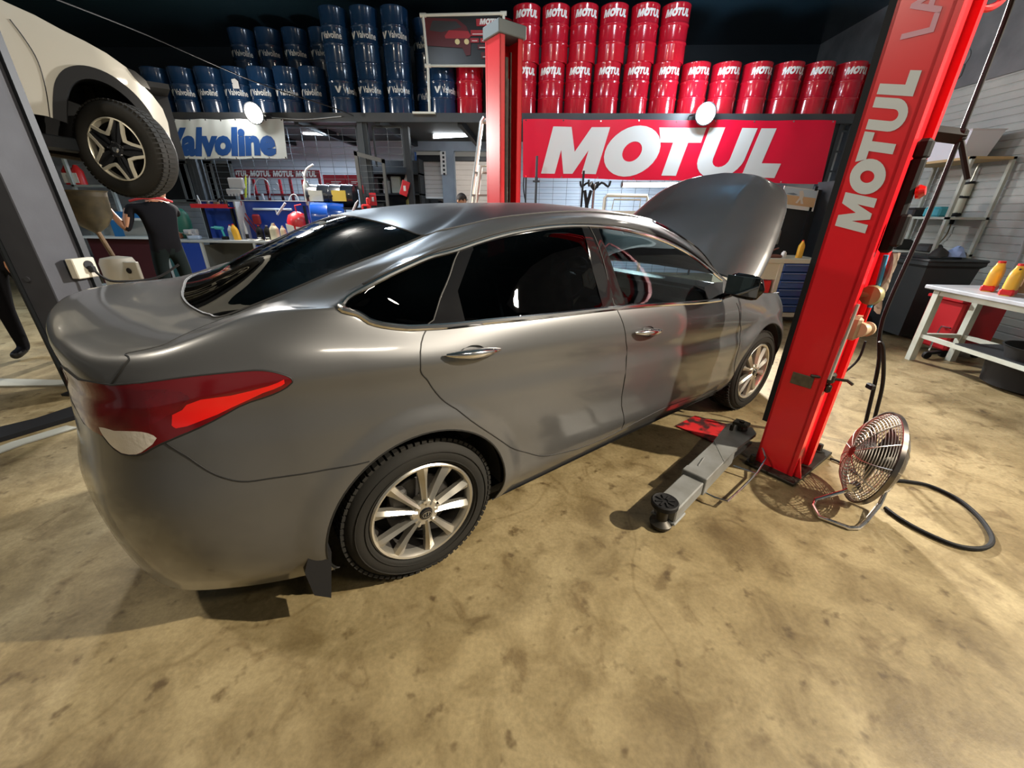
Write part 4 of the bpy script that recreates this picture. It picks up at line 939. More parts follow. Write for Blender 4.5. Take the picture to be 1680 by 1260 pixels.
g = MB(); g.tube([tl_(onpl(1496, 222), t), tl_(onpl(1528, 218), t), tl_(onpl(1576, 224), t)], .034, 4); g.tube([tl_(onpl(1574, 220), t), tl_(onpl(1578, 240), t), tl_(onpl(1588, 293), t)], .013, 6); g.box(tl_(onpl(1575, 222), t), (.05, .05, .05), bev=.008); obj('arm', g, M_PLASTIC, t)
g = MB(); g.tube([onpl(1672, -40, 2.2), onpl(1650, 30), onpl(1577, 218), onpl(1520, 360), onpl(1449, 522, 2.38), onpl(1441, 600, 2.42), onpl(1421, 690, 2.45), onpl(1408, 745, 2.4)], .011, 8, smooth=6); hs = tag(obj('hose', g, M_RUBB), 'long black hose running from the ceiling past the bracket down to the fan', 'hose')
g = MB(); g.tube([onpl(1444, 560, 2.36), onpl(1449, 575, 2.36), onpl(1448, 630, 2.42), onpl(1434, 690, 2.45), onpl(1424, 740, 2.4)], .011, 8, smooth=6); tag(obj('hose', g, M_RUBB), 'shorter black hose hanging beside the long one under the pulley block', 'hose')
g = MB(); g.box((0, 0, 0), (.03, .05, .035), bev=.006); o_ = obj('hose_clip', g, M_PLASTIC); o_.location = onpl(1428, 634, 2.41); tag(o_, 'small black clip joining the two hanging hoses', 'clip')
g = MB(); g.tube([onpl(1420, 560, 2.5), onpl(1408, 590, 2.5), onpl(1384, 612, 2.5)], .007, 6, smooth=4); tag(obj('cable', g, M_RUBB), 'thin black cable behind the latch of the red post', 'cable')
g = MB(); g.tube([onpl(1585, -8, 2.3), onpl(1600, 8, 2.3), onpl(1620, 14, 2.3), onpl(1640, 4, 2.3), onpl(1652, -12, 2.3)], .014, 8, smooth=5); tag(obj('hose', g, mat('hose_red', (.6, .06, .07), .35)), 'red hose hooked at the top of the lettered red post', 'hose')
# near lift arm on the floor
def lift_arm(xa, sa, xb, sb, label, sg):
    t = carthing('lift_arm', label, 'lift arm', xa, sa); dx, ds = xb-xa, sb-sa; L = math.hypot(dx, ds); t.rotation_euler[2] = CYW+math.atan2(-ds, dx)
    g = MB(); g.b2((-.02, -.058, .045), (.62, .058, .125), .006); g.b2((-.03, -.065, .03), (.1, .065, .045), .005); obj('hinge_end', g, M_ARM, t)
    g = MB(); g.b2((.30, -.068, .040), (.36, .068, .150), .004); g.b2((.32, -.066, .045), (.74, .066, .145), .004); obj('outer_tube', g, M_ARM, t)
    g = MB(); g.b2((.0, -.045, .056), (.35, .045, .122), .004); 
    g.tube([(.4, .02, .146), (.5, .03, .148)], .004, 5); obj('inner_tube', g, M_ARM, t)
    g = MB(); g.prism([(.55, -.066), (.74, -.066), (L, -.09), (L+.06, -.05), (L+.06, .05), (L, .09), (.74, .066)], (0, 0, .125), (1, 0, 0), (0, 1, 0), (0, 0, .022)); g.prism([(.6, -.05), (.74, -.06), (L, -.08), (L, .08), (.74, .06)], (0, 0, .06), (1, 0, 0), (0, 1, 0), (0, 0, .02)); g.cyl((L, 0, .03), (L, 0, .17), .035, n=18); obj('root', g, M_ARM, t)
    g = MB(); g.cyl((L-.04, 0, .15), (L-.04, 0, .22), .016, n=10); g.box((L-.04, 0, .20), (.07, .09, .02), bev=.004); g.cyl((L-.08, .04, .15), (L-.08, .04, .19), .012, n=8); obj('lock_gear', g, M_OILY, t)
    g = MB(); g.lathe([(0, .012), (.052, .012), (.056, .03), (.04, .04), (.028, .05), (.028, .13), (0, .13)], (-.04, 0, 0), n=28); obj('pad_screw', g, M_OILY, t)
    g = MB(); g.lathe([(.03, .128), (.060, .130), (.066, .138), (.066, .158), (.060, .163), (.052, .158), (0, .158)], (-.04, 0, 0), n=32)
    for k in range(8): a = k*PI/4; g.box((-.04+.03*math.cos(a), .03*math.sin(a), .161), (.034, .009, .006), rz=a)
    obj('pad', g, M_RUBB, t)
    return t
LA = lift_arm(1.11, 1.29, 2.14, 1.14, 'grey telescopic lift arm lying on the floor with black round pad', 1)
def la(px, py, z): return tl_(atz(px, py, z), LA)
g = MB(); g.tube([la(1249, 729, .13), la(1257, 752, .09), la(1242, 776, .05), la(1218, 800, .05), la(1193, 823, .05), la(1172, 816, .05), la(1154, 807, .05)], .0065, 8); g.tube([la(1203, 764, .05), la(1242, 777, .05)], .006, 8); g.tube([la(1258, 727, .14), la(1249, 727, .14)], .010, 8); obj('foot_guard', g, M_CHROME, LA)
LB = lift_arm(.95, -1.2, 2.14, -1.45, 'grey lift arm on the floor on the far side of the car', -1)
bpy.context.view_layer.update()
for a_, b_ in ((LA, LP), (LB, LQ)):
    a_.parent = b_; a_.matrix_parent_inverse = b_.matrix_world.inverted(); del a_['category']; del a_['label']
# red rubber mat under the sill
mc = [atz(*q, 0.0) for q in ((1108, 700), (1140, 684), (1222, 706), (1190, 736))]; t = thing('floor_mat', 'red worn floor mat beside the lift arm under the car sill', 'mat', mc[0]); g = MB(); g.prism([tuple((q-mc[0])[:2]) for q in mc], (0, 0, .002), (1, 0, 0), (0, 1, 0), (0, 0, .01)); obj('rubber', g, mat('mat_red', (.5, .012, .015), .6, noise=(11, .12, (.035, .01, .01))), t)
# ------------------------------------------------------------------ drum fan
FC = Vector(atz(1432, 840, 0)); FC = Vector((1.83, 1.84, 0)); t = thing('drum_fan', 'chrome caged floor fan tilted on its tube stand beside the red post', 'fan', FC)
fc = Vector((0.0, 0.0, .290)); FR = .252
fa = Vector((-.906, .42, .16)).normalized(); fx, fy, fd = frame(fa)
def fp(r, a, h): return fc+fx*(r*math.cos(a))+fy*(r*math.sin(a))+fd*h
g = MB(); g.lathe([(FR, -.012), (FR+.006, -.01), (FR+.006, .01), (FR, .012), (FR-.004, 0)], fc, fd, 56, closed=True); obj('rim_band', g, mat('fan_steel', (.30, .28, .26), .28, 1, noise=(12, .6, (.13, .11, .10))), t, 40)
M_WCH = mat('cage_chrome', (.46, .43, .39), .38, 1)
for side in (1, -1):
    g = MB()
    def ch(q): return .088*(1-q**3.2)+.0
    for k in range(18):
        q = [.14, .21, .28, .35, .42, .49, .56, .62, .68, .73, .78, .825, .865, .90, .93, .955, .975, .99][k]
        g.tube([fp(FR*q, 2*PI*i/48, side*ch(q)) for i in range(48)], .0024, 5, closed=True)
    for k in range(12):
        a = 2*PI*k/12; g.tube([fp(FR*q, a+.3*q, side*(ch(q)+.003)) for q in (.1, .3, .5, .7, .82, .92, .98, 1.0)], .0028, 5)
    obj('cage', g, M_WCH, t); g = MB(); g.lathe([(0, .096*side), (.035, .092*side)], fc, fd, 20); obj('cage_badge', g, M_OILY, t)
for k in range(3):
    g = MB(); a0_ = 2*PI*k/3; P = []
    for i in range(7):
        r = .04+.16*i/6; P.append([fp(r, a0_+(-.42+.84*j/6)*(.5+.5*i/6), -.03+.05*(j/6)) for j in range(7)])
    g.grid(P); obj('blade', g, M_OILY, t)
g = MB(); g.cyl(fc-fd*.09, fc+fd*.05, .05, n=18); obj('motor', g, M_OILY, t)
def fl2(px, py, z): return tuple(Vector(atz(px, py, z))-FC)
g = MB(); sp1 = fp(FR+.012, 0.35, 0)
g.tube([fl2(1402, 800, .15), fl2(1385, 806, .10), fl2(1338, 820, .022), fl2(1334, 830, .014), fl2(1344, 848, .012), fl2(1393, 866, .012), fl2(1408, 866, .012), fl2(1420, 856, .014), fl2(1443, 828, .05), fl2(1456, 800, .14)], .0105, 10); obj('tube_stand', g, M_CHROME, t)
for q_ in (1401, 1455): g = MB(); g.cyl(fl2(q_+3, 795, .16), fl2(q_-3, 801, .16), .022, n=14); obj('clamp_knob', g, M_CHROME, t)
g = MB(); pts = [(1452, 833), (1475, 850), (1510, 870), (1560, 892), (1598, 900), (1622, 896), (1627, 880), (1606, 848), (1570, 818), (1525, 797), (1490, 790), (1468, 788)]
g.tube([tuple(atz(a, b, .012)) for a, b in pts], .0105, 8, smooth=6); tag(obj('power_cable', g, M_RUBB), 'thick black cable looped on the floor right of the fan', 'cable')
g = MB(); g.tube([tuple(atz(a, b, .01)) for a, b in ((1362, 752), (1375, 757), (1392, 766), (1405, 778))], .007, 8, smooth=5); tag(obj('power_cable', g, M_RUBB), 'short black cable between the red post base and the fan', 'cable')
# ================================================================== RIGHT SIDE
M_PAINTW = mat('bench_white', (.50, .55, .50), .5, noise=(6, .4, (.40, .42, .36)))
# white work table near the wall
TX0, TX1, TY0, TY1, TZ = 4.17, 4.72, 2.6, 4.45, .80
t = thing('work_table', 'white steel table against the ribbed wall on the right', 'table', (TX0, TY0, 0))
g = MB(); g.b2((0, 0, TZ-.04), (TX1-TX0, TY1-TY0, TZ), .008); obj('table_top', g, mat('table_top', (.46, .50, .56), .35, noise=(7, .4, (.33, .35, .38))), t)
for x in (.03, TX1-TX0-.09):
    for y in (.48, TY1-TY0-.12):
        g = MB(); g.b2((x, y-.03, 0), (x+.06, y+.03, TZ-.04)); obj('leg', g, M_PAINTW, t)
g = MB(); g.b2((.04, .48, .26), (.08, TY1-TY0-.12, .30)); g.b2((TX1-TX0-.07, .48, .26), (TX1-TX0-.03, TY1-TY0-.12, .30)); g.b2((.04, TY1-TY0-.14, .26), (TX1-TX0-.05, TY1-TY0-.10, .30)); g.b2((.04, .46, TZ-.09), (.07, TY1-TY0-.1, TZ-.04)); obj('stretcher', g, M_PAINTW, t)
g = MB(); g.b2((.05, .1, .30), (TX1-TX0-.05, TY1-TY0-.5, .31)); obj('under_shelf', g, M_STEELD, t)
# yellow canister pair with red base
def jug(name, label, cat, loc, rz, w, d, h, body, capm, lean=0):
    t = thing(name, label, cat, loc, rz); g = MB()
    secs = [(1, 0), (1, .62), (.92, .74), (.6, .86), (.34, .93), (.3, 1)]
    P = [[(k*w/2*math.copysign(abs(math.cos(a))**.5, math.cos(a))+lean*q, (.5+.5*k)*d/2*math.copysign(abs(math.sin(a))**.5, math.sin(a)), q*h) for a in [2*PI*i/20 for i in range(21)]] for k, q in secs]
    g.grid(P); g.add([p for p in P[0][:-1]], [tuple(range(20))]); g.add([p for p in P[-1][:-1]], [tuple(range(20))]); obj('body', g, body, t, 50)
    g = MB(); g.cyl((lean, 0, h), (lean, 0, h*1.07), w*.16, n=14); obj('cap', g, capm, t); return t
M_YEL = mat('plastic_yellow', (.72, .40, .04), .4); M_REDP = mat('plastic_red', (.6, .02, .02), .4); M_ORN = mat('plastic_orange', (.75, .20, .03), .4)
for i, (px, py, l, m) in enumerate(((1610, 477, 'yellow oil can with red foot at the left end of the white table', M_YEL), (1640, 484, 'yellow oil can with red foot in front of the brown bag', M_YEL))):
    p = atz(px, py, TZ); j = jug('oil_can', l, 'oil can', (p[0]+.06, p[1], TZ), .6, .17, .09, .26, m, M_REDP, .02)
    g = MB(); g.box((0, 0, .03), (.175, .095, .06), bev=.012); obj('foot', g, M_REDP, j)
p = atz(1662, 480, TZ); t = thing('brown_bag', 'crumpled brown paper bag at the back of the white table', 'bag', (p[0]+.1, p[1], TZ)); g = MB(); rn = random.Random(5)
P = [[((.10+rn.uniform(-.012, .012))*k*math.cos(a), (.07+rn.uniform(-.012, .012))*k*math.sin(a), q) for a in [2*PI*i/14 for i in range(14)]] for k, q in ((1, 0), (1.05, .06), (.95, .12), (1.0, .17), (.85, .2))]
for r in P: r.append(r[0])
g.grid(P); g.add(P[-1][:-1], [tuple(range(14))]); obj('paper', g, mat('bag_brown', (.30, .17, .08), .8), t, 20)
t = thing('spray_lance', 'black spray lance standing up on the white table', 'spray lance', atz(1641, 484, TZ)); g = MB(); g.tube([(0, 0, 0), (.01, 0, .05), (.04, -.02, .24)], .008, 8); g.box((0, 0, .05), (.05, .03, .03), bev=.008); obj('body', g, M_PLASTIC, t)
p = atz(1672, 470, TZ); g = MB(); g.box((0, 0, .11), (.14, .2, .22), bev=.02); o_ = obj('crate', g, mat('navy_box', (.02, .04, .12), .5)); o_.location = (p[0]+.12, p[1]-.02, TZ); tag(o_, 'dark blue box at the right end of the white table', 'box')
# black tub, jack, red trolley under the table
t = thing('oil_tub', 'large black round tub on the floor under the white table', 'tub', (4.62, 3.55, 0)); g = MB(); g.lathe([(0, .01), (.26, .01), (.31, .03), (.33, .22), (.345, .235), (.335, .245), (.31, .22), (.29, .04), (0, .035)], n=40); obj('body', g, M_PLASTIC, t, 40); g = MB(); g.lathe([(0, .15), (.305, .15)], n=40); obj('waste_oil', g, mat('waste_oil', (.004, .004, .004), .05), t)
t = thing('oil_tub', 'flat black drain pan on the shelf under the white table', 'drain pan', (4.45, 3.45, .31)); g = MB(); g.lathe([(0, 0), (.20, 0), (.24, .11), (.25, .115), (.235, .115), (.19, .015), (0, .015)], n=36); obj('body', g, M_PLASTIC, t, 40)
t = thing('trolley_jack', 'red parts washer cabinet standing between the bin and the white table', 'cabinet', (4.78, 4.6, 0)); g = MB(); g.b2((-.16, -.2, .08), (.3, .22, .62), .02); g.prism([(-.2, -.2), (.3, -.2), (.3, .2), (-.2, .2)], (0, 0, .62), (1, 0, 0), (0, 1, 0), (0, 0, .03)); obj('body', g, mat('cabinet_red', (.35, .006, .012), .4), t)
g = MB(); g.tube([(-.2, -.1, .34), (-.28, -.16, .2), (-.34, -.22, .09)], .008, 6); g.tube([(-.22, -.22, .35), (-.16, -.06, .33)], .008, 6); obj('handle', g, M_CHROME, t); g = MB()
for x, y in ((-.34, -.22), (-.1, -.15), (.25, -.15), (-.1, .18), (.25, .18)): g.cyl((x, y-.015, .04), (x, y+.015, .04), .04, n=14)
g.b2((-.1, -.16, .07), (.26, .18, .09)); g.box((-.22, -.18, .06), (.26, .03, .03), rz=.3); obj('castor', g, M_RUBB, t)
bpy.data.objects['trolley_jack'].name = 'parts_washer'
# wheelie bin
t = thing('rubbish_bin', 'large black wheeled rubbish bin behind the lettered red post', 'bin', (4.93, 5.35, 0), .0)
g = MB(); P = []
for z, a, b in ((.06, .23, .27), (.9, .30, .34), (.93, .33, .37), (.97, .33, .37)):
    P.append([(sx*a, sy*b, z) for sx, sy in ((-1, -1), (1, -1), (1, 1), (-1, 1), (-1, -1))])
g.grid(P); g.add(P[0][:-1], [(0, 1, 2, 3)]); obj('body', g, mat('bin_black', (.018, .024, .028), .5), t, 20)
g = MB(); g.b2((-.34, -.39, .965), (.34, .38, 1.0), .015); g.box((-.1, 0, 1.01), (.4, .6, .03), bev=.012); obj('lid', g, mat('bin_black', (.018, .024, .028), .5), t); g = MB()
for s_ in (-1, 1): g.cyl((s_*.24, .27, .1), (s_*.30, .27, .1), .1, n=22)
obj('wheel', g, M_RUBB, t)
for i, (dx, dy, c, l, h) in enumerate(((-.1, -.2, (.02, .02, .02), 'black crumpled bag on the bin lid', .1), (.06, -.24, (.25, .36, .62), 'light blue rag heaped on the bin lid', .12), (.2, -.1, (.03, .03, .03), 'black plastic film on the bin lid', .07))):
    g = MB(); rn = random.Random(i+2); P = [[((.09*k+rn.uniform(-.015, .015))*math.cos(a), (.09*k+rn.uniform(-.015, .015))*math.sin(a), q*h) for a in [2*PI*j/10 for j in range(10)]] for k, q in ((1, 0), (.8, .5), (.35, .85), (.05, 1.))]
    for r in P: r.append(r[0])
    g.grid(P); o_ = obj(('bin_bag', 'cloth', 'plastic_film')[i], g, mat(f'heap{i}', c, .6)); o_.location = (4.93+dx, 5.35+dy, 1.025); tag(o_, l, ('bag', 'rag', 'plastic film')[i])
# white shelf rack at the wall
SX, SY0, SY1 = WX-.58, 6.0, 7.1
t = thing('shelf_rack', 'white steel shelf rack against the ribbed wall', 'shelf', (SX, SY0, 0)); g = MB()
D_ = WX-SX-.04
for y in (0, SY1-SY0-.04):
    for x in (0, D_-.04): g.b2((x, y, 0), (x+.04, y+.04, 2.16))
obj('upright', g, M_PAINTW, t)
for z in (.45, .98, 1.45, 2.16): g = MB(); g.b2((0, 0, z-.03), (D_, SY1-SY0, z)); obj('shelf_board', g, M_PAINTW if z < 2 else mat('board_wood', (.52, .36, .17), .6), t)
for x, y, z, d, c, n_, l, ca in ((.15, .75, 1.45, (.2, .3, .11), (.02, .02, .022), 'parts_box', 'black box on the middle shelf of the white rack', 'box'), (.15, .35, 1.45, (.16, .26, .12), (.05, .34, .42), 'parts_box', 'turquoise box on the middle shelf of the white rack', 'box'), (.15, .8, .98, (.25, .3, .14), (.03, .03, .03), 'parts_box', 'dark box at the rear of the lower shelf on the white rack', 'box'), (.2, .3, .98, (.2, .24, .1), (.05, .05, .05), 'parts_box', 'flat dark box at the front of the lower shelf on the white rack', 'box')):
    g = MB(); g.box((0, 0, d[2]/2), d, bev=.02); g.box((0, 0, d[2]), (d[0]*.8, d[1]*.8, .02), bev=.006); o_ = obj(n_, g, mat('pb_%d' % (c[2]*1000), c, .4)); o_.location = (SX+x, SY0+y, z); tag(o_, l, ca)
t = thing('tub_white', 'white translucent tub on top of the white shelf rack', 'tub', (SX+.2, SY0+.45, 2.16)); g = MB(); P = []
for z, a, b in ((0, .16, .24), (.3, .2, .3), (.32, .215, .315)): P.append([(sx*a, sy*b, z) for sx, sy in ((-1, -1), (1, -1), (1, 1), (-1, 1), (-1, -1))])
g.grid(P); g.add(P[0][:-1], [(0, 1, 2, 3)]); obj('body', g, mat('tub_translucent', (.72, .74, .82), .35), t, 20)
bpy.data.objects['tub_white'].name = 'plastic_tub'
# tool hanging on the wall
def wl(px, py, o=.0): q = atx(px, py, WX-o); return tuple(q)
t = thing('wall_sprayer', 'long pale hand sprayer hanging on the ribbed wall right of the shelf rack', 'sprayer', wl(1598, 300)); o0 = Vector(t.location)
def wv(px, py, o=.05): return tuple(Vector(wl(px, py, o))-o0)
g = MB(); g.tube([wv(1614, 252), wv(1592, 300)], .011, 8); g.tube([wv(1614, 248), wv(1606, 262)], .016, 8); obj('lance', g, mat('lance_pale', (.6, .6, .5), .3, .6), t)
g = MB(); g.tube([wv(1590, 302), wv(1582, 322)], .055, 14); g.tube([wv(1580, 324), wv(1568, 352)], .050, 14); obj('tank', g, mat('tank_cream', (.48, .47, .37), .4), t)
for a, b in (((1591, 299), (1590, 303)), ((1582, 321), (1580, 325)), ((1568, 350), (1567, 354)), ((1565, 356), (1560, 368))): g = MB(); g.tube([wv(*a), wv(*b)], .058 if b[1] < 356 else .025, 12); obj('ring', g, M_PLASTIC, t); g = MB(); g.tube([wv(1560, 368), wv(1553, 385), wv(1538, 402), wv(1522, 418)], .008, 6, smooth=4); obj('hose', g, mat('hose_tan', (.4, .3, .18), .5), t)
g = MB(); g.tube([wl(1680, 395, .03), wl(1672, 420, .03), wl(1660, 445, .03)], .014, 6); tag(obj('wall_pipe', g, M_LGREY), 'grey pipe on the ribbed wall above the dark blue box', 'pipe')
g = MB(); g.lathe([(.06, 0), (.11, .01), (.12, .04), (.05, .05), (.03, .09), (0, .09)], (0, 0, 0), (-1, 0, 0), 24); g.box((-.04, 0, -.16), (.08, .2, .18), bev=.03); o_ = obj('wall_fitting', g, mat('fitting_grey', (.16, .17, .18), .6)); o_.location = wl(1582, 97, .0); tag(o_, 'grey round fitting high on the wall beside the red post', 'wall fitting')
# blue drawer cabinet with tool board behind the bonnet
t = thing('drawer_cabinet', 'blue drawer cabinet with cream frame behind the raised bonnet', 'drawer cabinet', (3.42, 5.8, 0))
g = MB(); g.b2((-.62, 0, .84), (.56, .6, .90), .004); g.b2((-.62, .0, .12), (-.58, .58, .84)); g.b2((0, .0, .12), (.05, .58, .84)); g.b2((.5, 0, .12), (.56, .58, .84)); g.b2((0, 0, .10), (.56, .58, .16)); g.b2((-.62, .02, .62), (.0, .04, .84)); g.b2((0, .56, .1), (.56, .58, .84)); obj('carcass', g, mat('cabinet_cream', (.52, .50, .40), .5), t)
M_NAVY = mat('drawer_blue', (.012, .05, .20), .32, coat=.3)
for k in range(6):
    g = MB(); z = .17+k*.112; g.b2((.055, -.012, z), (.495, .5, z+.104), .006); dr = obj('drawer', g, M_NAVY, t); g = MB(); g.b2((.07, -.03, z+.082), (.48, -.012, z+.098), .004); obj('handle', g, mat('handle_blue_grey', (.15, .2, .35), .3, .5), dr)
g = MB(); g.b2((-.55, .5, .05), (.54, .58, .10)); obj('plinth', g, M_STEELD, t)
t = thing('red_cabinet', 'bright red cabinet door beside the blue drawers behind the car nose', 'cabinet', (2.84, 5.83, .1)); g = MB(); g.b2((.01, 0, 0), (.55, .5, .5), .01); obj('body', g, mat('cabinet_bright_red', (.62, .01, .012), .4), t); g = MB(); g.b2((.46, -.02, .2), (.48, 0, .32)); obj('handle', g, M_CHROME, t)
t = thing('tool_board', 'tall dark tool board with hanging tools above the blue drawer cabinet', 'tool board', (3.42, 6.38, .9)); g = MB(); g.b2((-.62, 0, 0), (.66, .04, .88)); g.b2((.52, .03, 0), (.56, -.02, .92)); obj('board', g, M_STEELD, t); g = MB(); g.b2((4.05, 5.84, 0), (4.11, 6.5, 1.88)); tag(obj('steel_upright', g, M_STEELD), 'dark upright panel standing right of the blue drawer cabinet', 'panel')
for i, (x, z, w_, h_, c) in enumerate(((.08, .62, .14, .14, (.38, .38, .36)), (.0, .38, .16, .08, (.42, .40, .34)), (-.05, .22, .10, .03, (.5, .5, .5)), (-.05, .10, .03, .13, (.5, .5, .5)), (.16, .25, .10, .2, (.3, .3, .27)), (-.22, .5, .05, .3, (.4, .4, .4)), (-.32, .45, .04, .25, (.35, .1, .1)))):
    g = MB(); 
    if i == 0: g.lathe([(0, 0), (.075, 0), (.075, .015), (.03, .02), (0, .02)], (0, 0, 0), (0, -1, 0), 20)
    else: g.box((0, 0, 0), (w_, .03, h_), bev=.01); g.box((0, 0, h_*.5), (w_*.4, .02, h_*.3), bev=.004)
    o_ = obj(('grinding_disc', 'hand_lamp', 'spanner', 'spanner', 'grease_gun', 'spanner', 'screwdriver')[i], g, mat('tool%d' % i, c, .35, .6)); o_.location = (3.42+x, 6.35, .9+z)
    tag(o_, ('pale round disc hanging on the dark tool board', 'cream hand lamp hanging under the disc on the tool board', 'short bright spanner crossing another on the tool board', 'upright bright spanner low on the tool board', 'grey grease gun on the tool board right of the lamp', 'long grey spanner at the left of the tool board', 'red screwdriver at the far left of the tool board')[i], ('disc', 'lamp', 'tool', 'tool', 'tool', 'tool', 'tool')[i])
jug('spray_bottle', 'yellow bottle with red cap on the blue drawer cabinet', 'bottle', (3.42+.33, 5.98, .90), 0, .075, .06, .22, M_YEL, M_REDP)
jug('small_bottle', 'small white bottle lying among parts on the blue drawer cabinet', 'bottle', (3.42+.10, 5.95, .90), .4, .06, .05, .09, M_WHITE, M_STEELD)
g = MB(); g.box((0, 0, .02), (.24, .16, .04), bev=.01); g.tube([(-.1, 0, .05), (.12, .06, .12)], .012, 6); o_ = obj('parts_tray', g, mat('tray_rust', (.16, .06, .04), .6)); o_.location = (3.36, 5.98, .90); tag(o_, 'rusty tray with a tool handle on the blue drawer cabinet', 'tray')
# calendar picture
c = [at(*q, 6.36) for q in ((1287, 305), (1347, 303), (1334, 347), (1279, 340))]; o0 = Vector(c[3]); t = thing('calendar', 'picture calendar hanging under the right end of the red banner', 'calendar', o0); ax = Vector(c[2])-o0; az_ = Vector(c[0])-o0
g = MB(); g.prism([(0, 0), (1, 0), (1, 1), (0, 1)], (0, 0, 0), ax, az_, (0, .004, 0)); obj('paper', g, mat('calendar_paper', (.6, .62, .62), .6), t)
for n2, poly, cc in (('sand', [(.02, .18), (.98, .18), (.98, .62), (.02, .62)], (.55, .36, .2)), ('sky', [(.02, .62), (.98, .62), (.98, .96), (.02, .96)], (.42, .52, .60)), ('figure', [(.42, .3), (.5, .55), (.46, .85), (.56, .9), (.62, .7), (.60, .5), (.66, .28), (.58, .28), (.54, .48), (.48, .28)], (.6, .56, .5)), ('cloud', [(.1, .68), (.3, .74), (.44, .68), (.3, .64)], (.15, .2, .25))):
    g = MB(); k = -.002 if n2 in ('sand', 'sky') else -.004; g.add([tuple(ax*a+az_*b+Vector((0, k, 0))) for a, b in poly], [tuple(range(len(poly)))]); obj('print', g, mat('cal_'+n2, cc, .6), t, 0, solid=False)
# coat stand, white tube frame, jack stand behind the bonnet
t = thing('coat_stand', 'chrome and black stand with curved hooks behind the car roof', 'stand', (1.05, 7.7, 0)); g = MB(); g.cyl((0, 0, 0), (0, 0, 1.9), .022, n=12); g.lathe([(.2, 0), (.2, .02), (.03, .05)], n=24); obj('pole', g, M_CHROME, t)
g = MB(); 
for a in (0, 1.2, 2.6, 4.2): g.tube([(0, 0, 1.8), (.12*math.cos(a), .12*math.sin(a), 1.92), (.24*math.cos(a), .24*math.sin(a), 1.86), (.27*math.cos(a), .27*math.sin(a), 1.95)], .018, 8, smooth=3)
g.tube([(-.05, 0, 1.8), (-.16, 0, 1.3)], .03, 6); g.tube([(-.16, 0, 1.8), (-.05, 0, 1.3)], .03, 6); g.tube([(-.2, 0, 2.1), (-.2, 0, 1.4)], .02, 6); obj('hook', g, M_PLASTIC, t)
a = at(988, 350, 7.6); b = at(1062, 318, 7.6); t = thing('barrier_stand', 'cream tube frame standing behind the bonnet hinge', 'frame', (a[0], 7.6, 0)); w_ = b[0]-a[0]; g = MB(); g.tube([(0, 0, 0), (.02, 0, 1.68), (.05, 0, 1.72), (w_, 0, 1.72), (w_+.02, 0, 1.66), (w_+.02, 0, 0)], .028, 8); g.tube([(.16, 0, 1.5), (.18, 0, 1.66), (w_-.1, 0, 1.66), (w_-.1, 0, 1.5)], .012, 8); g.b2((.02, -.02, 1.42), (w_, .02, 1.48)); obj('tube', g, mat('tube_cream', (.62, .62, .54), .4), t)
g = MB(); g.cyl((0, 0, 0), (0, 0, 2.35), .022, n=10); g.box((0, 0, 1.95), (.12, .05, .03)); g.box((0, 0, 1.98), (.06, .06, .08), bev=.01); p = at(879, 320, 8.0); o_ = obj('floor_stand', g, M_STEEL); o_.location = (p[0], 8.0, 0); tag(o_, 'thin dark stand under the left end of the red banner', 'stand')
g = MB(); g.tube([(0, 0, 2.35), (-.06, 0, 1.9), (.02, 0, 1.5), (.1, 0, 1.2)], .012, 6, smooth=5); p = at(864, 300, 8.3); o_ = obj('cable', g, M_RUBB); o_.location = (p[0], 8.28, 0); tag(o_, 'black cable hanging right of the red post under the banner', 'cable')
t = thing('vice_bench', 'narrow bench with rusty clutter behind the car roof', 'bench', (-.0, 8.0, 0)); g = MB(); g.b2((.15, 0, 1.28), (.95, .35, 1.32)); 
for x in (.17, .9): g.b2((x, .02, 0), (x+.04, .06, 1.28)); g.b2((x, .28, 0), (x+.04, .32, 1.28))
obj('frame', g, M_LGREY, t); g = MB(); rn = random.Random(8)
for k in range(14): g.box((.22+rn.random()*.65, .1+rn.random()*.15, 1.34+rn.random()*.03), (.04+rn.random()*.06, .05, .04+rn.random()*.05), bev=.008)
tag(obj('metal_scrap', g, mat('rusty_parts', (.12, .07, .06), .6, .4)), 'rusty metal parts heaped on the narrow bench behind the roof', 'metal parts', kind='stuff'); bpy.data.objects['metal_scrap'].location = (0, 8.0, 0)
# ================================================================== LEFT BAY: grey post and the raised white car
M_POSTG = mat('post_grey', (.045, .047, .056), .6, spec=.3, noise=(5, .6, (.03, .031, .038)), bump=(60, .2, .002))
t = thing('lift_post', 'dark grey lift post on the left in front of the raised white car', 'lift post', (-3.62, 2.85, 0))
g = MB(); g.b2((-.23, 0, .02), (0, .33, 2.9), .006); obj('column', g, M_POSTG, t)
g = MB(); g.b2((-.005, .29, .02), (.03, .34, 2.9)); g.b2((-.25, -.02, .02), (-.23, .06, 2.9)); obj('flange', g, M_STEELD, t)
g = MB(); g.b2((-.27, -.06, 0), (.15, .45, .02)); obj('base_plate', g, M_STEELD, t)
g = MB(); g.b2((-.28, -.04, 2.9), (.05, .4, 3.0), .01); obj('cap', g, M_STEELD, t)
for k, z in ((0, .95), (1, .55)): g = MB(); g.cyl((-.16, 0, z), (-.16, -.008, z), .02, n=12); obj('bolt', g, M_POSTG, t)
M_BEIGE = mat('socket_beige', (.46, .43, .35), .5)
p = at(133, 421, 3.45); t = thing('wall_socket', 'beige socket box with round hole on the edge of the grey post', 'socket', (-3.57, 3.08, p[2]*.96))
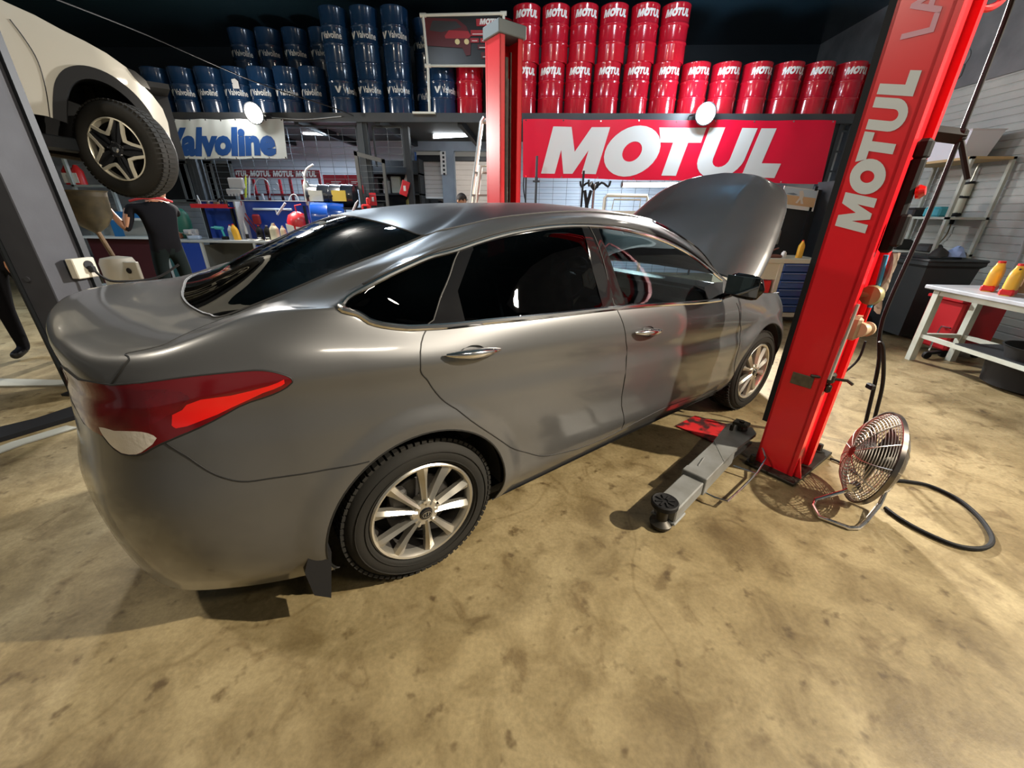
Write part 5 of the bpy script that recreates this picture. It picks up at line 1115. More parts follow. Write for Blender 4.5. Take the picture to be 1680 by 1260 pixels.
g = MB(); g.box((0, 0, 0), (.06, .17, .15), bev=.006); obj('plate', g, M_BEIGE, t); g = MB(); g.cyl((.03, .02, .02), (.036, .02, .02), .035, n=18); obj('socket_face', g, M_PLASTIC, t); g = MB(); g.tube([(.05, .02, .0), (.08, .05, -.08), (.14, .1, -.12), (.28, .3, -.12), (.4, .45, -.02)], .010, 6, smooth=5); g.box((.05, .02, -.01), (.04, .04, .05), bev=.008); obj('plug', g, M_RUBB, t)
# waste oil drainer
JX, JY = -4.45, 4.2
t = thing('oil_drainer', 'beige oil drainer with a funnel on a rusty stem beside the grey post', 'oil drainer', (JX, JY, 0))
g = MB(); g.lathe([(.02, 1.2), (.10, 1.26), (.17, 1.36), (.185, 1.58), (.20, 1.6), (.19, 1.6), (.17, 1.45), (.02, 1.3)], (-.1, 0, 0), n=28); obj('funnel', g, mat('funnel_grime', (.05, .045, .035), .45, .3, noise=(12, .5, (.12, .10, .06))), t)
g = MB(); g.tube([(-.1, 0, 1.25), (-.06, 0, 1.1), (-.02, 0, .95)], .022, 10); obj('stem', g, mat('stem_rust', (.16, .10, .05), .6), t)
g = MB(); g.lathe([(0, .55), (.13, .56), (.15, .6), (.15, .9), (.13, .95), (.03, .97), (0, .97)], (0, 0, 0), n=28); obj('tank', g, M_BEIGE, t)
g = MB(); g.box((.17, -.05, .83), (.2, .04, .18), bev=.006); obj('box', g, M_BEIGE, t); g = MB(); g.lathe([(0, 0), (.03, 0), (.02, .01), (0, .01)], (.17, -.075, .83), (0, -1, 0), 16); obj('dial', g, M_PLASTIC, t)
g = MB(); g.lathe([(0, .12), (.12, .12), (.16, .2), (.16, .42), (.12, .48), (.06, .56), (0, .56)], n=24); obj('lower_tank', g, mat('drainer_white', (.5, .49, .42), .5, noise=(8, .5, (.25, .22, .17))), t)
g = MB(); g.b2((-.22, -.2, .06), (.22, .2, .12)); 
for x in (-.2, .2):
    for y in (-.18, .18): g.cyl((x-.015, y, .035), (x+.015, y, .035), .035, n=12)
g.tube([(.1, -.1, .55), (.22, -.16, .5), (.2, -.2, .3)], .012, 6, smooth=4); obj('frame', g, M_OILY, t)
# ---- white car on the lift
SY = 3.72; SR = Vector((-3.57, SY, 1.90)); t = SUV = thing('suv_car', 'white car raised high on the left lift with black wheel arch cladding', 'car', (SR.x, SY, 0))
M_WPAINT = mat('white_paint', (.56, .54, .47), .25, 0, coat=1); M_CLADK = mat('cladding_black', (.010, .011, .013), .6, spec=.3)
SPSI = math.radians(44); _su = np.array([math.cos(SPSI), math.sin(SPSI), 0]); _sn = np.array([-math.sin(SPSI), math.cos(SPSI), 0]); SUV.rotation_euler[2] = SPSI
def sv(px, py):
    d = ray(px, py); P0_ = np.array([SR.x, SY, 0]); q = EYE+d*(((P0_-EYE)@_sn)/(d@_sn)); return (float((q-P0_)@_su), float(q[2]))
top = [sv(*q) for q in ((7, 0), (55, 22), (100, 47), (140, 67), (175, 87), (207, 110), (225, 132), (250, 155), (267, 177), (276, 200), (281, 228))]
archo = [sv(*q) for q in ((87.5, 194), (87, 162), (92, 130), (107, 112), (137, 107), (175, 119), (212, 145), (240, 175), (258, 205), (270, 230))]
archo = dens(archo, 4)
archi_ = [(.40*math.cos(math.radians(a)), 1.90+.40*math.sin(math.radians(a))) for a in (178, 160, 140, 120, 100, 80, 60, 40, 22, 5, -8)]
A_ = archo[0]; bot = [(-1.0, 2.13), (-2.6, 2.10), (-2.6, 2.88)]
side = top+archo[::-1]+[(A_[0]-.03, A_[1]+.01)]+[sv(50, 186)]+[(-2.6, 2.13), (-2.6, 3.03), (-1.2, 3.03), (-.75, 2.99)]
WID = 1.82
def sy(x, z): return .05*max(0, (z-2.35)/.5)**2+.03*max(0, (2.1-z)/.3)+.10*max(0, (x-.15)/.4)**2
def cdt_sheet(poly, holes, step, fy, thick=0):
    pts = [Vector(p) for p in poly]; n = len(pts); es = [(i, (i+1) % n) for i in range(n)]
    x0, x1 = min(p[0] for p in poly), max(p[0] for p in poly); z0, z1 = min(p[1] for p in poly), max(p[1] for p in poly)
    x = x0
    while x < x1:
        z = z0
        while z < z1:
            if inpoly((x, z), poly): pts.append(Vector((x, z)))
            z += step
        x += step
    r = delaunay_2d_cdt(pts, es, [], 0, 1e-5); V = r[0]; T = [f for f in r[2] if inpoly(sum((V[i] for i in f), Vector((0, 0)))/3, poly) and not any(inpoly(sum((V[i] for i in f), Vector((0, 0)))/3, h) for h in holes)]
    g = MB(); g.add([(p.x, fy(p.x, p.y), p.y) for p in V], [tuple(f) for f in T]); return g
g = cdt_sheet(side, [], .06, sy); g2 = cdt_sheet(side, [], .06, lambda x, z: WID-sy(x, z)); g2.v = [(a-.28, b, c) for a, b, c in g2.v]
# bonnet and nose joined across the car
ED = [(-1.2, 3.03), (-.75, 2.99)]+top
NY = 16; P = []
for x, z in ED:
    row = []
    for j in range(NY+1):
        v = j/NY; y0 = sy(x, z); e = math.sin(PI*v); front = min(1, max(0, (x-.0)/.45)); row.append((x-.28*v, y0+(WID-2*y0)*v, z+(.09*min(1, e*1.6))*(1-front*.8)))
    P.append(row)
g.grid(P); g.add(g2.v, g2.f); obj('body', g, M_WPAINT, t, 40, solid=False)
cl = [(a, b) for a, b in archo]; m_ = len(archo); ai = [(.03+(a[0]-.03)*.80, 1.93+(a[1]-1.93)*.84) for a in archo]
for yo in (-.012, ):
    for sd in (0, 1):
        g = MB(); f_ = (lambda x, z, o: sy(x, z)+o) if sd == 0 else (lambda x, z, o: WID-sy(x, z)-o)
        DX = -.28*sd; g.grid([[(p_[0]+DX, p_[1], p_[2]) for p_ in r_] for r_ in [[(a[0], f_(a[0], a[1], 0), a[1]), (a[0]*.97+b[0]*.03, f_(a[0], a[1], yo), a[1]*.97+b[1]*.03), (b[0], f_(b[0], b[1], yo), b[1]), (b[0], f_(b[0], b[1], .08), b[1])] for a, b in zip(archo, ai)]]); obj('arch_cladding', g, M_CLADK, t, 50, solid=False)
bu = [sv(*q) for q in ((268, 226), (283, 234), (289, 240), (288, 250), (282, 256), (262, 259), (258, 240))]
g = MB(); P = []
for x, z in bu+[bu[0]]: P.append([(x-.28*j/12, .02+(WID-.04)*j/12, z) for j in range(13)])
g.grid(P); g.add([q[0] for q in P[:-1]], [tuple(range(len(bu)))]); obj('bumper', g, M_CLADK, t, 50)
g = MB(); hl = [sv(*q) for q in ((208, 111), (222, 117), (240, 132), (247, 146), (236, 142), (221, 128))]; g.add([(x, sy(x, z)-.006, z) for x, z in hl], [tuple(range(6))]); obj('headlight', g, M_BLKGLOSS, t, solid=False)
g = MB(); g.tube([(x, sy(x, z)-.001, z) for x, z in [sv(*q) for q in ((15, 30), (40, 63), (62, 100), (75, 145), (82, 193))]], .003, 5, smooth=4); obj('door_gap', g, M_SEAM, t)
g = MB(); g.b2((-2.6, .06, 2.02), (-.5, WID-.06, 2.12)); g.b2((-.55, .42, 1.95), (.25, WID-.5, 2.1)); g.b2((.1, .3, 1.95), (.3, WID-.9, 2.05)); g.b2((-.52, .1, 2.42), (.5, .5, 2.46)); g.b2((-.6, .44, 1.9), (.5, .48, 2.45)); g.b2((-.62, .04, 1.98), (-.46, .4, 2.2)); obj('underbody', g, M_CLADK, t)
g = MB(); g.tube([(0, .3, 1.9), (.0, .7, 1.86), (-.1, 1.1, 1.86)], .03, 8); g.tube([(-.05, .3, 1.95), (-.05, .4, 2.4)], .045, 10); g.tube([(-.1, .25, 1.82), (-.5, .7, 1.9)], .03, 8); obj('suspension', g, M_OILY, t)
g = MB(); P = [[(-2.6, y, z) for y, z in ((.1, 3.0), (.25, 3.5), (WID-.25, 3.5), (WID-.1, 3.0))], [(-1.6, y, z) for y, z in ((.1, 3.02), (.3, 3.48), (WID-.3, 3.48), (WID-.1, 3.02))], [(-.85, y, z) for y, z in ((.1, 3.0), (.12, 3.02), (WID-.12, 3.02), (WID-.1, 3.0))]]
g.grid(P); obj('cabin_glass', g, M_BLKGLOSS, t, 30)
def suv_wheel(x, y, sg):
    wt = bpy.data.objects.new('wheel', None); COL.objects.link(wt); wt.parent = SUV; wt.location = (x, y, 1.90); wt.rotation_euler = (0, 0, (0 if sg < 0 else PI)+math.radians(1.3)-SPSI); ax = Vector((0, -1, 0))
    g = MB(); g.lathe([(.235, -.015), (.25, .008), (.29, .022), (.325, .014), (.348, -.008), (.362, -.03), (.366, -.055), (.366, -.18), (.355, -.205), (.32, -.225), (.245, -.22), (.235, -.21)], axis=ax, n=64, closed=True)
    for k in range(60):
        a = 2*PI*k/60; d = Vector((math.cos(a), 0, math.sin(a))); tt_ = Vector((-math.sin(a), 0, math.cos(a))); R = Matrix((tt_, (0, 1, 0), d)).transposed(); g.box(d*.365+Vector((0, .04, 0)), (.026, .04, .012), R=R); g.box(d*.367+Vector((0, .12, 0)), (.024, .07, .008), R=R)
    obj('tyre', g, M_RUBBER, wt, 40)
    g = MB(); g.lathe([(.235, -.015), (.237, .0), (.228, .003), (.224, -.004), (.222, -.03), (.215, -.05)], axis=ax, n=64, cap=False)
    def rp(r, deg, h): a = math.radians(deg); return Vector((r*math.cos(a), -h, r*math.sin(a)))
    for k in range(5):
        a = 90+72*k+14
        pth = [rp(.226, a-27, .004), rp(.155, a-17, .010), rp(.118, a, .013), rp(.155, a+17, .010), rp(.226, a+27, .004)]
        for p_, q_ in zip(pth[:-1], pth[1:]):
            d = (q_-p_).normalized(); n_ = d.cross(Vector((0, 1, 0))).normalized(); g.add([p_-n_*.011-d*.006, q_-n_*.011+d*.006, q_+n_*.011+d*.006, p_+n_*.011-d*.006, p_-n_*.011-d*.006+Vector((0, .02, 0)), q_-n_*.011+d*.006+Vector((0, .02, 0)), q_+n_*.011+d*.006+Vector((0, .02, 0)), p_+n_*.011-d*.006+Vector((0, .02, 0))], [(0, 1, 2, 3), (0, 1, 5, 4), (1, 2, 6, 5), (2, 3, 7, 6), (3, 0, 4, 7)])
    obj('rim', g, mat('machined_alloy', (.70, .66, .54), .35, .35), wt, 20)
    g = MB()
    for k in range(5):
        a = 126+72*k+14; P = [[rp(r, a-w_, h), rp(r, a-w_*.3, h+.004), rp(r, a-w_*.22, h-.012), rp(r, a+w_*.22, h-.012), rp(r, a+w_*.3, h+.004), rp(r, a+w_, h)] for r, w_, h in ((.03, 40, .002), (.09, 26, .004), (.15, 19, .002), (.224, 10, -.004))]
        g.grid(P)
    g.lathe([(0, .006), (.05, .008), (.06, 0)], axis=ax, n=24); obj('spoke', g, mat('spoke_black', (.02, .021, .024), .3, .2), wt, 20)
    g = MB()
    for k in range(5): q = rp(.055, 72*k+20, .004); g.cyl(q, q+Vector((0, -.014, 0)), .009, .007, 6)
    g.lathe([(0, .022), (.02, .02), (.026, .008)], axis=ax, n=16); obj('wheel_nut', g, M_CHROME, wt); g = MB(); g.lathe([(0, -.05), (.222, -.05)], axis=ax, n=32); obj('wheel_back', g, M_PLASTIC, wt)
suv_wheel(0, -.01, -1)
# carriage arms of that lift under the white car
g = MB(); g.box((-4.05+.1, 3.9, 1.93), (.16, 1.0, .10), bev=.01); g.cyl((-3.98, 4.35, 1.9), (-3.98, 4.35, 2.02), .06, n=18); tag(obj('carriage_bar', g, M_STEELD), 'dark lift arm under the sill of the raised white car', 'lift arm')
# floor strips
def strip(name, px, z, h, m, label, cat):
    q = [atz(a, b, 0) for a, b in px]; o = q[0]; g = MB(); g.prism([tuple((k-o)[:2]) for k in q], (0, 0, z), (1, 0, 0), (0, 1, 0), (0, 0, h)); ob = obj(name, g, m); ob.location = o; return tag(ob, label, cat)
strip('cable_ramp', ((-60, 722), (60, 693), (134, 668), (150, 676), (134, 686), (60, 708), (-60, 745)), .003, .03, M_RUBB, 'black cable cover lying on the floor left of the car boot', 'cable cover')
strip('floor_plate', ((-60, 622), (120, 626), (124, 634), (-60, 636)), .003, .012, mat('plate_floor', (.30, .30, .26), .5), 'long pale steel strip on the floor beyond the car boot', 'floor strip')
strip('floor_plate', ((-60, 757), (20, 727), (110, 700), (128, 703), (40, 730), (-60, 768)), .003, .008, mat('plate_floor', (.30, .30, .26), .5), 'narrow pale floor strip beside the black cable cover', 'floor strip')
# ================================================================== PEOPLE
M_SKIN = mat('skin', (.42, .20, .11), .55); M_HAIR = mat('hair_dark', (.02, .013, .01), .7); M_SHIRT = mat('shirt_black', (.008, .008, .010), .9, spec=.08); M_TROU = mat('trousers_dark', (.010, .015, .015), .9, spec=.1); M_SHOE = mat('shoe_black', (.008, .008, .009), .5)
def skin_mesh(name, V, E, Rr, mats, assign, sub=2):
    me = bpy.data.meshes.new(name); me.from_pydata([tuple(v) for v in V], E, []); me.update(); o = bpy.data.objects.new(name, me); COL.objects.link(o)
    md = o.modifiers.new('s', 'SKIN'); md.use_smooth_shade = True; md.branch_smoothing = .4
    for i, r in enumerate(Rr): me.skin_vertices[0].data[i].radius = (r, r) if not isinstance(r, tuple) else r
    me.skin_vertices[0].data[0].use_root = True
    sb = o.modifiers.new('u', 'SUBSURF'); sb.levels = sub; sb.render_levels = sub
    dg = bpy.context.evaluated_depsgraph_get(); ev = o.evaluated_get(dg); m2 = bpy.data.meshes.new_from_object(ev)
    bpy.data.objects.remove(o); m2.name = name; m2.materials.clear()
    for m in mats: m2.materials.append(m)
    for p in m2.polygons: p.material_index = assign(p.center); p.use_smooth = True
    o = bpy.data.objects.new(name, m2); COL.objects.link(o); return o
def person(label, loc, rz, J, shirt, trou, hem=.95, sleeve=.16, hair='short', skinarms=True, glasses=False):
    """J: joint positions, person faces -y, x to own left; heights in metres"""
    t = thing('person', label, 'person', loc, rz)
    names = ['pelvis', 'spine', 'chest', 'neck', 'jaw', 'head', 'crown', 'shL', 'elL', 'wrL', 'paL', 'shR', 'elR', 'wrR', 'paR', 'hiL', 'knL', 'anL', 'toL', 'hiR', 'knR', 'anR', 'toR']
    D = dict(pelvis=(0, 0, .98), spine=(0, .01, 1.14), chest=(0, .0, 1.36), neck=(0, .01, 1.52), jaw=(0, -.015, 1.60), head=(0, -.012, 1.67), crown=(0, .0, 1.735),
             shL=(.19, 0, 1.44), elL=(.25, .02, 1.16), wrL=(.24, -.08, .92), paL=(.24, -.11, .85), shR=(-.19, 0, 1.44), elR=(-.25, .02, 1.16), wrR=(-.24, -.08, .92), paR=(-.24, -.11, .85),
             hiL=(.10, 0, .92), knL=(.12, -.02, .52), anL=(.12, .03, .10), toL=(.13, -.13, .05), hiR=(-.10, 0, .92), knR=(-.12, -.02, .52), anR=(-.12, .03, .10), toR=(-.13, -.13, .05))
    D.update(J)
    RD = dict(pelvis=(.15, .11), spine=(.155, .115), chest=(.195, .12), neck=.058, jaw=(.062, .075), head=(.078, .092), crown=(.05, .06), shL=.066, elL=.046, wrL=(.031, .026), paL=(.036, .02), shR=.066, elR=.046, wrR=(.031, .026), paR=(.036, .02),
              hiL=.095, knL=.068, anL=.05, toL=.042, hiR=.095, knR=.068, anR=.05, toR=.042)
    V = [Vector(D[n]) for n in names]; Rr = [RD[n] for n in names]; ix = {n: i for i, n in enumerate(names)}
    E = [(ix[a], ix[b]) for a, b in (('pelvis', 'spine'), ('spine', 'chest'), ('chest', 'neck'), ('neck', 'jaw'), ('jaw', 'head'), ('head', 'crown'), ('chest', 'shL'), ('shL', 'elL'), ('elL', 'wrL'), ('wrL', 'paL'), ('chest', 'shR'), ('shR', 'elR'), ('elR', 'wrR'), ('wrR', 'paR'), ('pelvis', 'hiL'), ('hiL', 'knL'), ('knL', 'anL'), ('anL', 'toL'), ('pelvis', 'hiR'), ('hiR', 'knR'), ('knR', 'anR'), ('anR', 'toR'))]
    for s_ in ('L', 'R'):
        w_, pa, el = V[ix['wr'+s_]], V[ix['pa'+s_]], V[ix['el'+s_]]; d = (pa-w_).normalized(); sd = d.cross(Vector((0, 1, 0)));
        if sd.length < .2: sd = Vector((1, 0, 0))
        sd.normalize(); nn = d.cross(sd)
        for k, ln in enumerate((.062, .075, .08, .07)):
            b = pa+sd*(.024-.016*k); p1 = b+d*.03; p2 = p1+d*ln*.5+nn*.01; p3 = p2+d*ln*.35+nn*.02; i0 = len(V); V += [p1, p2, p3]; Rr += [.0095, .0085, .007]; E += [(ix['pa'+s_], i0), (i0, i0+1), (i0+1, i0+2)]
        i0 = len(V); V += [w_+d*.03+sd*.035, w_+d*.06+sd*.055+nn*.01]; Rr += [.012, .009]; E += [(ix['wr'+s_], i0), (i0, i0+1)]
    wrz = [Vector(D['wrL']), Vector(D['wrR'])]; els = [Vector(D['elL']), Vector(D['elR'])]; shs = [Vector(D['shL']), Vector(D['shR'])]
    neckz = D['neck'][2]-.02
    def asg(c):
        c = Vector(c)
        if c.z > neckz: return 0
        for e, s_, w_ in zip(els, shs, wrz):
            m = s_.lerp(e, .75)
            if (c-w_).length < .17 or ((c-e).length < .10 and (c-e).dot(m-e) < 0) or ((c-e.lerp(w_, .5)).length < .13): return 0 if skinarms else 1
        if c.z < .09 : return 3
        return 1 if c.z > hem else 2
    b = skin_mesh('body', V, E, Rr, [M_SKIN, shirt, trou, M_SHOE], asg); b.parent = t
    hd_ = Vector(D['head']); g = MB()
    P = []
    for i in range(9):
        th_ = PI*.62*i/8; P.append([hd_+Vector((.088*math.sin(th_)*math.cos(a), .012+.102*math.sin(th_)*math.sin(a), .012+.105*math.cos(th_)+(.045*max(0, -math.sin(a)) if i > 5 else 0))) for a in [2*PI*k/20 for k in range(21)]])
    g.grid(P); obj('hair', g, M_HAIR, t, 60)
    g = MB(); g.prism([(-.012, 0), (.012, 0), (.006, .045), (-.006, .045)], hd_+Vector((0, -.112, -.03)), (1, 0, 0), (0, .12, 1), (0, .03, 0)); 
    for s_ in (1, -1): g.lathe([(0, .0), (.022, 0), (.026, .008), (0, .012)], hd_+Vector((s_*.076, .005, -.012)), (s_, 0, 0), 12)
    obj('nose', g, M_SKIN, t, 60)
    g = MB(); 
    for s_ in (1, -1): g.lathe([(0, .006), (.008, .004), (.012, 0)], hd_+Vector((s_*.03, -.088, .006)), (0, -1, 0), 10)
    obj('eye', g, mat('eye_dark', (.02, .015, .01), .2), t); g = MB(); g.box(hd_+Vector((0, -.092, -.062)), (.045, .01, .009), bev=.003); obj('mouth', g, mat('lip', (.3, .10, .08), .5), t)
    if glasses:
        g = MB()
        for s_ in (1, -1): g.tube([hd_+Vector((s_*.033+.022*math.cos(a), -.103, .006+.017*math.sin(a))) for a in [2*PI*k/14 for k in range(14)]], .003, 5, closed=True); g.tube([hd_+Vector((s_*.055, -.10, .006)), hd_+Vector((s_*.08, 0, .006))], .003, 5)
        g.tube([hd_+Vector((-.012, -.103, .006)), hd_+Vector((.012, -.103, .006))], .003, 5); obj('glasses', g, M_PLASTIC, t)
    return t
# mechanic under the raised car, back half turned, arms up to the wheel
pm = person('person in black t-shirt and dark trousers reaching up under the raised white wheel', (-4.60, 5.02, 0), math.radians(-128),
    dict(elL=(.31, .02, 1.19), shL=(.215, -.02, 1.46), wrL=(.40, -.10, 1.43), paL=(.43, -.14, 1.51), shR=(-.19, -.04, 1.47), elR=(-.27, -.30, 1.36), wrR=(-.2, -.44, 1.55), paR=(-.18, -.46, 1.63), head=(0, -.06, 1.68), jaw=(0, -.07, 1.61), crown=(0, -.03, 1.745), neck=(0, -.02, 1.53)), M_SHIRT, M_TROU)
g = MB(); g.tube([(.20, .0, 1.515), (.10, .06, 1.545), (.0, .075, 1.55), (-.1, .06, 1.545), (-.2, .0, 1.515)], .014, 6, smooth=4); obj('red_yoke', g, mat('yoke_red', (.4, .03, .04), .8), pm)['label'] = 'red piping across the shoulders'
person('person in black standing at the left edge of the picture', (-5.02, 3.66, 0), math.radians(20), dict(anR=(-.2, .06, .10), toR=(-.22, -.1, .05), knR=(-.16, 0, .52), anL=(.2, .03, .10), toL=(.22, -.12, .05), knL=(.17, -.02, .52), wrR=(-.16, -.32, 1.12), paR=(-.12, -.36, 1.15), elR=(-.27, -.02, 1.14)), M_SHIRT, M_SHIRT)
p = at(757, 322, 7.6); person('person with glasses and dark hair looking over the car roof beside the far ladder', (p[0], 7.6, -.05), math.radians(40), {}, mat('shirt_dark_blue', (.02, .025, .05), .8, spec=.1), M_TROU, glasses=True)
# ================================================================== BACKGROUND LEFT: tool bench in front of the mesh
BY = 7.45; BZ = .90
t = thing('tool_bench', 'long workbench with steel top and blue doors under the white banner', 'workbench', (-6.9, BY, 0)); BW = 2.62
M_BTOP = mat('bench_top_steel', (.50, .54, .56), .35, .2); M_BBLUE = mat('bench_blue', (.012, .05, .32), .35, coat=.3); M_BDARK = mat('bench_dark', (.015, .03, .035), .6)
g = MB(); g.b2((0, 0, BZ-.045), (BW, .62, BZ), .004); obj('worktop', g, M_BTOP, t)
g = MB(); 
for x in (.0, .17, .73, 1.75, 2.10, BW-.05): g.b2((x, .01, 0), (x+.045, .05, BZ-.045))
for x in (.0, .73, 1.75, BW-.05): g.b2((x, .56, 0), (x+.045, .60, BZ-.045))
obj('frame', g, M_BTOP, t)
g = MB(); g.b2((.215, .02, .1), (.725, .04, BZ-.06)); d = obj('door', g, M_BBLUE, t); g = MB(); g.b2((.25, -.0, .42), (.27, .02, .50)); obj('handle', g, M_CHROME, d)
g = MB(); g.b2((.03, .02, .1), (.17, .04, BZ-.06)); obj('side_panel', g, mat('bench_teal', (.02, .09, .10), .5), t); g = MB(); g.b2((.74, .5, .1), (1.76, .53, BZ-.06)); g.b2((.74, .05, .1), (.76, .5, .8)); obj('back_panel', g, mat('bench_grey_panel', (.10, .11, .11), .6), t)
for k in range(5): g = MB(); z = .82-k*.14; g.b2((1.8, .0, z-.13), (2.1, .5, z), .004); dr = obj('drawer', g, M_BBLUE, t); g = MB(); g.b2((1.82, -.014, z-.035), (2.08, 0, z-.02)); obj('handle', g, M_BTOP, dr)
g = MB(); g.b2((2.15, .02, .1), (BW-.05, .05, BZ-.06)); obj('panel', g, M_BDARK, t)
# blue tool boards
def bpx(px, py, Y=7.95): return at(px, py, Y)
def placed(name, label, cat, px, py, Y, fn, group=None, z=None):
    p = at(px, py, Y); t = thing(name, label, cat, (p[0], Y, z if z is not None else p[2]), 0, group); fn(t); return t
for a, b, l in (((345, 391), (398, 331), 'left blue tool board standing on the bench'), ((400, 391), (516, 331), 'wide blue tool board standing on the bench in front of the mesh')):
    p, q = at(*a, 7.98), at(*b, 7.98); t = thing('tool_board', l, 'tool board', (p[0], 7.98, BZ)); w_ = q[0]-p[0]; h_ = q[2]-BZ
    g = MB(); g.b2((0, 0, 0), (w_, .03, h_)); obj('board', g, M_BBLUE, t); g = MB(); g.b2((-.02, -.03, 0), (0, .03, h_)); g.b2((w_, -.25, 0), (w_+.02, .03, h_)); g.b2((0, -.04, h_), (w_, .03, h_+.015)); obj('edge', g, M_BTOP, t)
    if w_ > 1: g = MB(); g.tube([(.35, -.03, h_-.14), (1.1, -.03, h_-.14)], .02, 8); obj('rail', g, mat('rail_pale_blue', (.4, .5, .6), .4), t)
# red shelf with tools
p, q = at(314, 341, 7.7), at(374, 341, 7.7); t = thing('tool_tray', 'red tray shelf with small tools above the left end of the bench', 'tray', (p[0], 7.7, p[2])); g = MB(); w_ = q[0]-p[0]; g.b2((0, 0, 0), (w_, .2, .015)); g.b2((0, -.01, 0), (w_, 0, .07)); obj('tray', g, mat('tray_red', (.55, .015, .02), .45), t)
for x in (.05, w_-.09): g = MB(); g.b2((x, .16, -(p[2]-BZ)), (x+.04, .20, 0)); obj('bracket', g, M_STEELD, t)
for k, (x, w2, h2, c, n_, l) in enumerate(((.07, .07, .2, (.5, .52, .52), 'spatula', 'pale pointed spatula standing in the red tray'), (.2, .05, .1, (.12, .12, .12), 'air_tool', 'dark air tool in the middle of the red tray'), (.32, .10, .09, (.22, .16, .1), 'grinder', 'brown grinder in the red tray'), (.45, .06, .12, (.05, .05, .05), 'socket_set', 'black socket set at the right of the red tray'))):
    g = MB(); g.box((0, 0, h2/2), (w2, .06, h2), bev=.012); g.box((w2*.5, 0, h2*.3), (w2*.8, .04, h2*.25), bev=.008)
    if k == 0: g = MB(); g.prism([(-.03, 0), (.035, 0), (.03, .1), (.0, .2), (-.02, .12)], (0, 0, 0), (1, 0, 0), (0, 0, 1), (0, .01, 0))
    o_ = obj(n_, g, mat('tt%d' % k, c, .4, .4)); o_.location = (p[0]+x*w_/.52, 7.80, p[2]+.015); tag(o_, l, 'tool')
g = MB(); g.tube([(.07*math.cos(a), 0, .07*math.sin(a)) for a in [2*PI*k/20 for k in range(20)]], .012, 6, closed=True); g.tube([(0, 0, -.09), (0, 0, .07)], .01, 6); o_ = obj('steering_ring', g, M_PLASTIC); q2 = at(360, 320, 7.85); o_.location = (q2[0], 7.85, p[2]+.095); tag(o_, 'black spoked ring standing in the red tray', 'ring')
# green case, vice and clutter left
def green(t):
    g = MB(); P = [[(x*k, y*k*.6, z) for x, y in [(.24*math.cos(a), .24*math.sin(a)) for a in [2*PI*i/20 for i in range(21)]]] for k, z in ((.75, 0), (.95, .12), (1, .3), (.9, .44), (.6, .52), (.1, .54))]; g.grid(P); obj('hood', g, mat('green_plastic', (.015, .12, .09), .45), t, 50)
placed('machine_cover', 'dark green rounded machine cover on the bench left of the tool boards', 'machine cover', 297, 380, 7.8, green, z=BZ)
def vice(t):
    g = MB(); g.box((0, 0, .05), (.14, .16, .1), bev=.015); g.box((0, -.1, .13), (.12, .06, .09), bev=.012); g.box((0, .06, .13), (.12, .08, .09), bev=.012); obj('body', g, M_LGREY, t); g = MB(); g.cyl((0, -.2, .12), (0, .0, .12), .014, n=8); g.cyl((-.08, -.19, .12), (.08, -.19, .12), .007, n=8); obj('screw', g, M_CHROME, t)
placed('bench_vice', 'grey bench vice on the bench front beside the green cover', 'vice', 317, 388, 7.6, vice, z=BZ)
rn = random.Random(11)
for k, (px, c, l, n_, d3) in enumerate(((282, (.6, .6, .6), 'white paper box at the left end of the bench', 'paper_box', (.24, .15, .10)), (284, (.3, .1, .04), 'brown parts box under the white paper box', 'parts_box', (.26, .17, .12)), (318, (.35, .45, .6), 'light blue cloth heap on the bench below the vice', 'cloth', (.2, .12, .07)))):
    g = MB(); g.box((0, 0, d3[2]/2), d3, rz=.2*k-.1, bev=.02); o_ = obj(n_, g, mat('cl%d' % k, c, .6)); q = at(px, 388, 7.62 if k < 2 else 7.5); o_.location = (q[0], 7.7 if k < 2 else 7.52, BZ+(.12 if k == 0 else 0)); tag(o_, l, ('box', 'box', 'cloth')[k])
def drill(body):
    def f(t):
        g = MB(); g.tube([(-.10, 0, .21), (.05, 0, .20)], .03, 10); g.tube([(-.17, 0, .21), (-.10, 0, .21)], .015, 8); g.tube([(.02, 0, .19), (.045, 0, .06)], .018, 8); obj('body', g, body, t); g = MB(); g.box((.05, 0, .03), (.11, .07, .06), bev=.012); obj('battery', g, M_PLASTIC, t)
    return f
placed('power_drill', 'teal and yellow cordless drill standing on the bench', 'drill', 366, 392, 7.6, drill(mat('drill_teal', (.05, .4, .42), .4)), z=BZ)
jug('squeeze_bottle', 'tall yellow bottle with red cap on the bench right of the drill', 'bottle', (at(390, 390, 7.6)[0], 7.6, BZ), .2, .11, .09, .26, M_YEL, M_REDP, -.03)
jug('squeeze_bottle', 'white bottle with red cap behind the tall yellow bottle', 'bottle', (at(381, 388, 7.75)[0], 7.75, BZ), .2, .09, .09, .24, M_WHITE, M_REDP)
def sealant(t): g = MB(); g.cyl((0, 0, 0), (0, 0, .22), .025, n=14); g.cyl((0, 0, .22), (-.01, 0, .34), .014, .004, n=10); obj('tube', g, M_LGREY, t); g = MB(); g.cyl((0, 0, .02), (0, 0, .1), .0265, n=14); obj('wrap', g, M_PLASTIC, t)
placed('sealant_tube', 'grey sealant tube standing on the bench before the blue board', 'sealant tube', 406, 388, 7.7, sealant, z=BZ)
